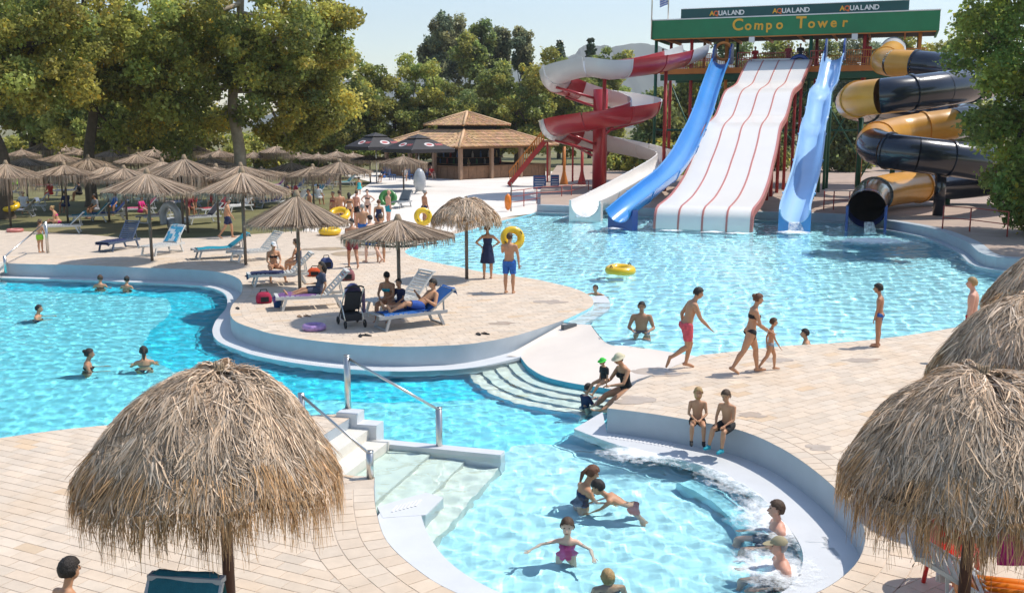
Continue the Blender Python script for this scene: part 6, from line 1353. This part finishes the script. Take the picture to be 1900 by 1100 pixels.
        if hst != 'bald':
            if hst in ('cap', 'hat', 'swimcap'):
                shell('hair', Hd & ((ly < -.004) & (lz > -.035)), .006, 'hair_' + (q['hair'][2] if len(q['hair']) > 2 else 'dark'), .006)
                shell('cap' if hst != 'hat' else 'hat', Hd & (lz > .020), .014 * hs / 1.7 + .004, hm)
                b = MB(); Rb = .085 if hst == 'hat' else .06
                if hst == 'hat': b.add([hc + hx * (Rb * hs * cos(t)) + lk * (Rb * hs * sin(t)) + hu * ((.026 - .012 * 1) * hs) for t in np.linspace(0, 2 * pi, 24, endpoint=False)] + [hc + hx * (.045 * hs * cos(t)) + lk * (.05 * hs * sin(t)) + hu * (.03 * hs) for t in np.linspace(0, 2 * pi, 24, endpoint=False)], [(i, (i + 1) % 24, 24 + (i + 1) % 24, 24 + i) for i in range(24)]); b.build('brim', MATS[hm], ob, True)
                elif hst == 'cap': b.add([hc + hx * (.040 * hs * cos(t)) + lk * ((.045 + .062 * sin(t)) * hs) + hu * ((.028 - .008 * sin(t)) * hs) for t in np.linspace(0, pi, 12)], [tuple(range(12))]); b.build('peak', MATS[hm], ob, True)
            else: shell('hair', scalp, .009 * hs, hm, .008 * hs / 1.7)
            b = MB()
            if hst == 'bun': b.ball(hc - lk * (.062 * hs) + hu * (.03 * hs), .026 * hs, 12, 8)
            if hst == 'tail': limb(b, [hc - lk * (.058 * hs) + hu * (.02 * hs), hc - lk * (.085 * hs) - hu * (.03 * hs), hc - lk * (.075 * hs) - hu * (.10 * hs)], [.018 * hs, .02 * hs, .010 * hs], 8)
            if hst == 'long': limb(b, [hc - lk * (.03 * hs) + hu * (.0 * hs), hc - lk * (.046 * hs) - hu * (.06 * hs), hc - lk * (.045 * hs) - hu * (.115 * hs)], [.047 * hs, .046 * hs, .03 * hs], 12)
            if hst == 'bob': limb(b, [hc - lk * (.014 * hs) + hu * (.01 * hs), hc - lk * (.020 * hs) - hu * (.055 * hs)], [.052 * hs, .046 * hs], 12)
            if b.v: b.build('hair_tail' if hst in ('bun', 'tail') else 'hair_length', MATS[hm], ob, True)
        if q['face'] and q['pos'].length < 33:
            for s in (-1, 1):
                b = MB(); b.ball(hc + hx * (s * .019 * hs) + lk * (.0440 * hs) + hu * (.010 * hs), (.0062 * hs, .004 * hs, .0042 * hs), 8, 5, Matrix((hx, lk, hu)).transposed()); b.build('eye', MATS['eye'], ob, True)
            b = MB(); b.ball(hc + lk * (.0495 * hs) - hu * (.036 * hs), (.013 * hs, .006 * hs, .0035 * hs), 8, 5, Matrix((hx, lk, hu)).transposed()); b.build('mouth', MATS['lip'], ob, True)
# poses
WALK = pose(L=((-.04, .42, -1), (0, .02, -1)), R=((.04, -.34, -1), (0, -.72, -1)), la=((-.14, -.35, -1), (-.02, .05, -1)), ra=((.14, .35, -1), (.02, .65, -1)))
RUN = pose(sp=(0, .26, 1), L=((-.03, .30, -1), (0, -.22, -1)), R=((.03, .02, -1), (0, -1, -.62), (0, -.3, -1)), la=((-.2, -.55, -.85), (0, .15, -1)), ra=((.16, .35, -.9), (0, .75, -.75)), look=(0, 1, -.35))
SIT = pose(L=((-.12, 1, -.04), (0, .08, -1)), R=((.12, 1, -.04), (0, .08, -1)), la=((-.14, .35, -1), (.15, .8, -.35)), ra=((.14, .35, -1), (-.15, .8, -.35)), curl=.03)
SITBACK = pose(sp=(0, -.28, 1), L=((-.12, 1, .02), (0, 1, -.3)), R=((.12, 1, .06), (0, 1, -.35)), la=((-.3, -.2, -1), (-.1, .4, -.8)), ra=((.2, .3, -1), (-.2, .9, 0)))
LIE = pose(sp=(0, -.80, .56), L=((-.10, 1, .26), (0, 1, -.40), (0, .35, 1)), R=((.12, 1, .02), (0, 1, -.05), (0, .35, 1)), la=((-.35, .3, -.7), (.1, .8, .55)), ra=((.35, .35, -.6), (-.25, .65, .75)), look=(0, 1, -.25), hup=(0, -.3, 1))
WADE = pose(la=((-.45, .25, -.9), (.1, .9, -.1)), ra=((.45, .25, -.9), (-.1, .9, -.1)))
HIPS = pose(la=((-.85, -.25, -.75), (.75, .45, -.55)), ra=((.85, -.25, -.75), (-.75, .45, -.55)))
def at(px, py, z=0.): return G(px, py, z)
def wat(px, py, z, depth):       # stands in the water at that pixel with the hips this far below the surface
    p = G(px, py, z); return (p.x, p.y, z - depth)
# on the decks, near
person('woman in navy sundress with hands on hips by the slide pool', at(905, 517), 8, 1.72, HIPS, 'tan', (('dress', 'navy'),), ('brown', 'bun'), sex='f')
person('man in blue floral shorts holding a yellow ring by the slide pool', at(945, 544), -18, 1.76, pose(la=((-.2, .5, -.55), (.3, .75, .45)), ra=((.2, .15, -1), (.02, .25, -1)), look=(.2, 1, .05)), 'tan', (('shorts', 'floral', .8),), ('brown', 'short'))
person('teenage boy in pink shorts running across the deck', at(1272, 684), -84, 1.68, RUN, 'tan', (('shorts', 'pink', .72),), ('dark', 'short'))
person('woman in black bikini walking with a child', at(1390, 692), -88, 1.62, pose(sp=(0, .12, 1), L=((-.04, .38, -1), (0, .10, -1)), R=((.04, -.42, -1), (0, -.62, -1)), la=((-.12, .25, -1), (.1, .7, -.55)), ra=((.12, .3, -1), (-.05, .8, -.5)), look=(0, 1, -.18)), 'tan', (('bikini', 'black'),), ('auburn', 'bun'), sex='f')
person('small child in grey swimwear walking ahead of the woman in black bikini', at(1428, 687), -92, 1.04, WALK, 'tan', (('briefs', 'grey'),), ('brown', 'short'), kid=True)
person('slim boy in blue briefs standing at the slide pool edge', at(1628, 643), 62, 1.36, pose(la=((-.14, .12, -1), (.1, .25, -1)), ra=((.14, .1, -1), (-.1, .3, -1)), look=(.1, 1, -.15)), 'brown', (('briefs', 'blue'),), ('dark', 'short'), kid=True)
e1 = G(1293, 786); person('blond child in black shorts sitting on the wall, left of two', (e1.x, e1.y - .02, .085), 172, 1.10, pose(sp=(0, .02, 1), L=((-.14, 1, -.12), (-.02, .12, -1)), R=((.14, 1, -.12), (.02, .12, -1)), la=((-.16, .3, -1), (.55, .75, -.3)), ra=((.16, .3, -1), (-.55, .75, -.3)), look=(0, 1, -.15)), 'tan', (('shorts', 'black', .5), ('shoes', 'black')), ('blond', 'bob'), base='pelvis', kid=True)
e2 = G(1350, 797); person('boy in black shorts and teal shoes sitting on the wall, right of two', (e2.x, e2.y + .02, .09), 138, 1.20, pose(sp=(0, .10, 1), L=((-.12, 1, -.15), (.0, .12, -1)), R=((.12, 1, -.10), (.1, .22, -1)), la=((-.14, .3, -1), (.35, .85, -.4)), ra=((.14, .3, -1), (-.4, .8, -.5)), look=(-.2, 1, -.35)), 'tan', (('shorts', 'black', .8), ('shoes', 'teal')), ('brown', 'short'), base='pelvis', kid=True)
w1 = G(1163, 724, -.22); person('woman with cream sun hat sitting by the steps with a toddler', (w1.x, w1.y, -.20), 118, 1.66, pose(sp=(0, .22, 1), L=((-.12, 1, -.28), (-.05, .9, -.6)), R=((.12, 1, -.2), (.05, .8, -.6)), la=((-.2, .5, -.8), (.4, .8, -.1)), ra=((.2, .5, -.8), (-.4, .8, -.1)), look=(0, 1, -.4)), 'tan', (('swimsuit', 'black'),), ('cream', 'hat', 'brown'), base='pelvis', sex='f')
t1 = G(1141, 716, -.1); person('toddler in green sun hat on the lap of the seated woman', (t1.x - .22, t1.y - .12, .06), 120, .86, pose(L=((-.2, 1, -.3), (0, .6, -.8)), R=((.2, 1, -.3), (0, .6, -.8)), look=(0, 1, -.3)), 'tan', (('shirt', 'black'),), ('green', 'hat', 'brown'), base='pelvis', kid=True)
k1 = G(1086, 752, WL); person('child in navy shirt standing in the water at the curved steps', (k1.x, k1.y, WL - .12), -60, 1.10, pose(la=((-.2, .5, -.8), (.4, .7, .4)), ra=((.2, .5, -.8), (-.3, .7, .5)), look=(0, 1, -.3)), 'fair', (('shirt', 'navy'),), ('dark', 'short'), base='pelvis', kid=True)
# round pool
p = G(1078, 915, WL); person('woman with hair tied back wading in the round pool', (p.x, p.y, WL - .37), -72, 1.74, pose(sp=(0, .14, 1), la=((-.3, .3, -.9), (.2, .8, -.45)), ra=((.3, .3, -.9), (-.1, .8, -.45)), look=(0, 1, -.45)), 'tan', (('swimsuit', 'navy'),), ('auburn', 'tail'), base='pelvis', sex='f')
p = G(1172, 932, WL); person('child in coral trunks bending forward in the round pool', (p.x, p.y, WL - .12), 78, 1.36, pose(sp=(0, 1, .55), L=((-.1, -.3, -1), (0, -.4, -1)), R=((.1, -.1, -1), (0, -.4, -1)), la=((-.3, .5, -.8), (0, .6, -.7)), ra=((.3, .5, -.8), (0, .6, -.7)), look=(0, .9, -.5)), 'tan', (('shorts', 'coral', .6),), ('dark', 'short'), base='pelvis', kid=True)
p = G(1053, 1006, WL); person('smiling girl in pink swimsuit with arms spread in the round pool', (p.x, p.y, WL - .34), 172, 1.38, pose(la=((-.8, .35, -.55), (-.15, .9, -.2)), ra=((.9, .2, -.25), (.5, .75, -.25)), look=(0, 1, -.12)), 'fair', (('swimsuit', 'magenta'),), ('brown', 'short'), base='pelvis', sex='f', kid=True)
p = D(1130, 1062, 11.0); person('blond haired bather seen from behind at the bottom edge', (p.x, p.y, p.z - .72), 10, 1.60, STAND, 'tan', (('swimsuit', 'black'),), ('blond', 'bob'), base='pelvis', sex='f')
p = G(1440, 985, WL); person('man with short brown hair sitting in the bubbling bench', (p.x, p.y, WL - .40), 88, 1.78, pose(sp=(0, -.05, 1), L=((-.15, 1, -.05), (0, .2, -1)), R=((.15, 1, -.05), (0, .2, -1)), la=((-.35, .3, -.9), (.1, .9, -.2)), ra=((.35, .3, -.9), (-.1, .9, -.2)), look=(0, 1, .02)), 'pink', (('shorts', 'navy'),), ('brown', 'short'), base='pelvis')
p = G(1452, 1056, WL); person('man in grey flat cap sitting in the bubbling bench', (p.x, p.y, WL - .40), 92, 1.76, pose(sp=(0, .02, 1), L=((-.15, 1, -.05), (0, .2, -1)), R=((.15, 1, -.05), (0, .2, -1)), la=((-.4, .3, -.9), (.1, .9, -.2)), ra=((.4, .3, -.9), (-.1, .9, -.2)), look=(.05, 1, -.05)), 'pink', (('shorts', 'navy'),), ('khaki', 'cap', 'grey'), base='pelvis')
# lower pool
for px, py, yaw, h, sk, hr, wr_, sx, dp, lab in ((186, 533, 5, 1.66, 'tan', ('brown', 'short'), ('swimsuit', 'black'), 'f', .36, 'bather seen from behind near the far wall, left of two'), (235, 535, -10, 1.64, 'tan', ('dark', 'bun'), ('bikini', 'black'), 'f', .36, 'woman with dark bun near the far wall, right of two'), (70, 587, -80, 1.62, 'tan', ('dark', 'short'), ('shorts', 'navy'), 'm', .42, 'lone bather nearest the left edge of the lower pool'),
                                             (163, 682, -70, 1.70, 'brown', ('dark', 'bun'), ('swimsuit', 'black'), 'f', .36, 'bather with wet dark hair in the lower pool, left of two'), (268, 676, 20, 1.70, 'tan', ('dark', 'tail'), ('bikini', 'navy'), 'f', .38, 'bather with dark ponytail seen from behind in the lower pool')):
    p = G(px, py, WL); person(lab, (p.x, p.y, WL - dp), yaw, h, WADE, sk, (wr_,), hr, base='pelvis', sex=sx, group='bathers in the lower pool')
# slide pool
p = G(1190, 610, WU); person('bare chested man standing chest deep in the slide pool', (p.x, p.y, WU - .14), 170, 1.76, pose(la=((-.35, .3, -.9), (.45, .8, -.2)), ra=((.35, .3, -.9), (-.45, .8, -.2)), look=(0, 1, -.1)), 'brown', (('shorts', 'navy'),), ('dark', 'short'), base='pelvis')
p = G(1113, 545, WU); person('swimmer with dark goggles in the slide pool', (p.x, p.y, WU - .30), 150, 1.5, pose(sp=(0, .6, .8), L=((-.1, -.5, -.7), (0, -.7, -.7)), R=((.1, -.3, -.9), (0, -.7, -.7)), la=((-.8, .5, -.2), (-.3, .9, 0)), ra=((.8, .5, -.2), (.3, .9, 0)), look=(0, 1, .05)), 'tan', (('shorts', 'black'),), ('dark', 'short'), base='pelvis')
p = G(1477, 668, -.6); person('boy looking left in the slide pool below the deck edge', (p.x, G(1477, 642).y + .45, WU - .40), 80, 1.62, STAND, 'tan', (('shorts', 'navy'),), ('dark', 'short'), base='pelvis')
# island
p = LG(768, 604); q = Vector((p[0], p[1], .50)) + Matrix.Rotation(radians(-58), 3, 'Z') @ Vector((0, .16, 0)); person('man in blue shorts lying on the lounger with blue towel', q, 122, 1.76, LIE, 'tan', (('shorts', 'royal', .7),), ('dark', 'short'), base='pelvis')
p = G(722, 590); person('mother in dark cap sitting beside the umbrella pole', (p.x, p.y, .46), 165, 1.66, pose(sp=(0, .20, 1), L=((-.2, 1, -.1), (0, .15, -1)), R=((.2, 1, -.1), (0, .15, -1)), la=((-.14, .4, -.9), (.5, .8, -.2)), ra=((.14, .4, -.9), (-.5, .8, -.2)), look=(-.5, 1, -.3)), 'brown', (('bikini', 'teal'),), ('black', 'cap', 'dark'), base='pelvis', sex='f')
p = G(744, 592); person('child in dark blue sitting between mother and lying man', (p.x, p.y, .44), 150, 1.18, SIT, 'brown', (('shirt', 'navy'), ('shorts', 'navy')), ('dark', 'short'), base='pelvis', kid=True)
p = LG(585, 570); q = Vector((p[0], p[1], .47)) + Matrix.Rotation(radians(-72), 3, 'Z') @ Vector((0, .10, 0)); person('woman in dark patterned dress sitting on the lounger', q, 108, 1.66, SITBACK, 'tan', (('shirt', 'print'), ('shorts', 'print', .75)), ('dark', 'long'), base='pelvis', sex='f')
p = LG(508, 520); person('woman in black bikini and white cap sitting sideways on a lounger', (p[0], p[1], .47), -150, 1.66, pose(sp=(0, .12, 1), L=((-.3, 1, -.1), (-.1, .2, -1)), R=((.3, 1, -.1), (.1, .2, -1)), la=((-.2, .2, -1), (.4, .7, -.4)), ra=((.2, .2, -1), (-.2, .8, -.3)), look=(0, 1, -.2)), 'tan', (('bikini', 'black'),), ('white', 'cap', 'dark'), base='pelvis', sex='f')
p = LG(556, 512); person('woman seen from the side sitting next to the capped woman', (p[0], p[1], .45), 75, 1.64, SIT, 'tan', (('swimsuit', 'print'),), ('brown', 'tail'), base='pelvis', sex='f')
# standing group beyond the umbrellas
grp = [(655, 402, 20, 'brown', ('shorts', 'maroon'), ('dark', 'short'), 'm', WALK, 'dark haired man in maroon shorts stepping past the reed umbrella'), (674, 377, 10, 'tan', ('shorts', 'blue'), ('grey', 'short'), 'm', STAND, 'grey haired man in blue shorts seen from behind in the group'), (704, 369, 5, 'tan', ('swimsuit', 'navy'), ('auburn', 'short'), 'f', STAND, 'woman in navy swimsuit standing in the group'),
       (721, 351, -60, 'pink', ('shorts', 'teal'), ('grey', 'bald'), 'm', STAND, 'bald man in teal shorts at the right end of the group'), (683, 350, 170, 'fair', ('bikini', 'black'), ('dark', 'short'), 'f', HIPS, 'woman in black bikini facing the camera in the group'), (649, 356, 10, 'tan', ('bikini', 'black'), ('dark', 'long'), 'f', STAND, 'long haired woman in black bikini at the back of the group'),
       (632, 352, 30, 'tan', ('shorts', 'red'), ('brown', 'short'), 'm', STAND, 'man in red shorts at the left end of the group'), (707, 395, 4, 'tan', ('shorts', 'grey', .5), ('brown', 'short'), 'm', STAND, 'person in grey shorts half hidden behind the reed canopy'), (690, 396, 60, 'fair', ('shorts', 'blue', .6), ('dark', 'short'), 'm', WALK, 'person in blue shorts walking behind the reed canopy'),
       (576, 349, 120, 'brown', ('shorts', 'black'), ('dark', 'short'), 'm', STAND, 'tanned man behind the reed umbrella of the two women'), (620, 354, 150, 'brown', ('bikini', 'maroon'), ('dark', 'bun'), 'f', STAND, 'woman in maroon bikini left of the man in red shorts'), (662, 352, -40, 'pink', ('shorts', 'black'), ('brown', 'short'), 'm', STAND, 'man in black shorts in the middle of the group')]
for px, yt, yaw, sk, wr_, hr, sx, ps, lab in grp:
    hh = 1.72 if sx == 'm' else 1.64; yf = HOR + (yt - HOR) * H / (H - hh); person(lab, at(px, yf), yaw, hh, ps, sk, (wr_,), hr, sex=sx, group='people standing on the left deck')
person('man with a yellow ring walking past the plaza corner', at(788, 418), -60, 1.72, pose(la=((-.2, .1, -1), (.1, .3, -1)), ra=((.15, .1, -1), (.05, .3, -1))), 'brown', (('shorts', 'navy'),), ('grey', 'short'))
person('man in dark grey shorts walking on the left deck', at(424, 442), -70, 1.76, WALK, 'tan', (('shorts', 'navy', .7),), ('dark', 'short'))
person('little girl in lime green bottoms by the left handrail', at(76, 469), -20, 1.24, pose(sp=(-.15, .25, 1), la=((-.7, .5, -.5), (-.4, .7, -.4)), ra=((.1, .3, -1), (0, .5, -.8))), 'tan', (('shorts', 'lime', .5),), ('brown', 'tail'), sex='f', kid=True)
p = LG(110, 430); person('woman in magenta bikini sitting on the lounger by the grass', (p[0], p[1], .48), 100, 1.62, pose(sp=(0, .35, 1), L=((-.2, 1, .25), (.2, .5, -.5)), R=((.2, 1, .1), (-.3, .6, -.3)), look=(0, 1, -.3)), 'tan', (('bikini', 'magenta'),), ('blond', 'bun'), base='pelvis', sex='f')
person('distant man in pale shorts walking in front of the bar', at(870, 329), 60, 1.72, WALK, 'fair', (('shorts', 'cream'),), ('brown', 'short'))
p = at(667, 362); person('woman with turquoise towel sitting behind the group', (p.x, p.y, .5), 20, 1.64, SIT, 'tan', (('swimsuit', 'aqua'),), ('dark', 'short'), base='pelvis', sex='f')
for i, (px, py, sk, cl, lab) in enumerate([(95, 372, 'tan', 'red', 'shaded sunbather in red on the far left lawn'), (150, 372, 'brown', 'black', 'shaded sunbather in black left of the dark trunk'), (180, 404, 'brown', 'grey', 'shaded person in grey behind the dark lounger'), (212, 398, 'brown', 'blue', 'shaded person in blue behind the dark lounger'), (350, 402, 'brown', 'maroon', 'shaded person in maroon under the wide grey umbrella'), (262, 408, 'tan', 'magenta', 'person in magenta under the leftmost deck umbrella'), (530, 362, 'tan', 'navy', 'sunbather in navy left of the group'), (330, 340, 'tan', 'red', 'far person in red between the trunks'), (45, 398, 'tan', 'white', 'sunbather in white next to the left edge'), (125, 396, 'brown', 'navy', 'sunbather in navy behind the woman in magenta'), (240, 380, 'tan', 'coral', 'shaded sunbather in coral in the second row'), (290, 386, 'brown', 'grey', 'shaded sunbather in grey in the second row'),
                                          (395, 388, 'tan', 'red', 'sunbather in red behind the walking man'), (462, 384, 'tan', 'black', 'sunbather in black right of the pale trunk'), (495, 372, 'fair', 'teal', 'sunbather in teal right of the pale trunk'), (548, 372, 'tan', 'pink', 'sunbather in pink left of the group'), (590, 380, 'brown', 'white', 'sunbather in white left of the group'), (600, 345, 'tan', 'navy', 'far sunbather in navy below the black parasols'),
                                          (30, 352, 'brown', 'lime', 'far shaded sunbather in lime near the left edge'), (260, 350, 'brown', 'aqua', 'far shaded sunbather in aqua between the trunks'), (712, 338, 'tan', 'blue', 'guest in blue under the left black parasol'), (752, 336, 'tan', 'white', 'guest in white under the right black parasol'), (800, 333, 'fair', 'red', 'guest in red at the bar counter')]):
    p = at(px, py); person(lab, (p.x, p.y, .48), 60 + 40 * i, 1.68, SIT, sk, (('shirt', cl), ('shorts', cl)), ('dark', 'short'), base='pelvis', group='people resting on the lawn')
p = at(363, 396); person('sun tanned person standing in the shade behind the umbrellas', p, 120, 1.74, STAND, 'brown', (('shorts', 'red'),), ('dark', 'short'))
# at the right edge and the bottom left corner
p = G(1797, 668); person('sunburnt blond person standing behind the thatched umbrellas', p, 60, 1.74, STAND, 'pink', (('shorts', 'red'),), ('blond', 'short'), sex='m')
p = D(119, 1046, 7.7); person('dark haired boy at the bottom left corner', (p.x, p.y, 0), -30, p.z, STAND, 'tan', (('shorts', 'blue'),), ('dark', 'short'), kid=True)
# on the tower
for i, (px, sk, cl, hh, bb, lab) in enumerate([(1459, 'brown', 'maroon', 1.7, .6, 'person in maroon waiting at the top of the white lanes'), (1481, 'brown', 'black', 1.75, .7, 'person in black waiting above the dark arch on the tower'), (1606, 'tan', 'red', 1.7, .8, 'person in red on the platform right of the pale slide'), (1228, 'brown', 'red', 1.7, 1.5, 'person at the left end of the tower platform'), (1240, 'tan', 'navy', 1.6, 1.8, 'second person at the left end of the tower platform'), (1398, 'brown', 'red', 1.7, 2.0, 'person behind the rail left of the white lanes')]):
    person(lab, T(tpx(px, bb), bb, 9.0), 170, hh, STAND, sk, (('shirt', cl), ('shorts', cl)), ('dark', 'short'), group='people queuing on the tower', vox=.035)
finish_people()
for o in bpy.data.objects:
    if o.name.startswith('person') and o.location.z < -.05: o.cycles.is_caustics_receiver = True
# ------------------------------------------------------------------ hazy summer air
hz = bpy.data.materials.new('haze'); hz.use_nodes = True; nt = hz.node_tree; nt.nodes.clear(); ho = nt.nodes.new('ShaderNodeOutputMaterial'); pv = nt.nodes.new('ShaderNodeVolumePrincipled')
pv.inputs['Color'].default_value = (.92, .94, 1.0, 1); pv.inputs['Density'].default_value = .0002; pv.inputs['Anisotropy'].default_value = .2; nt.links.new(pv.outputs[0], ho.inputs['Volume'])
b = MB(); b.box((0, 1500, 165), (7000, 3300, 334)); o = b.build('haze', hz); tag(o, kind='stuff')
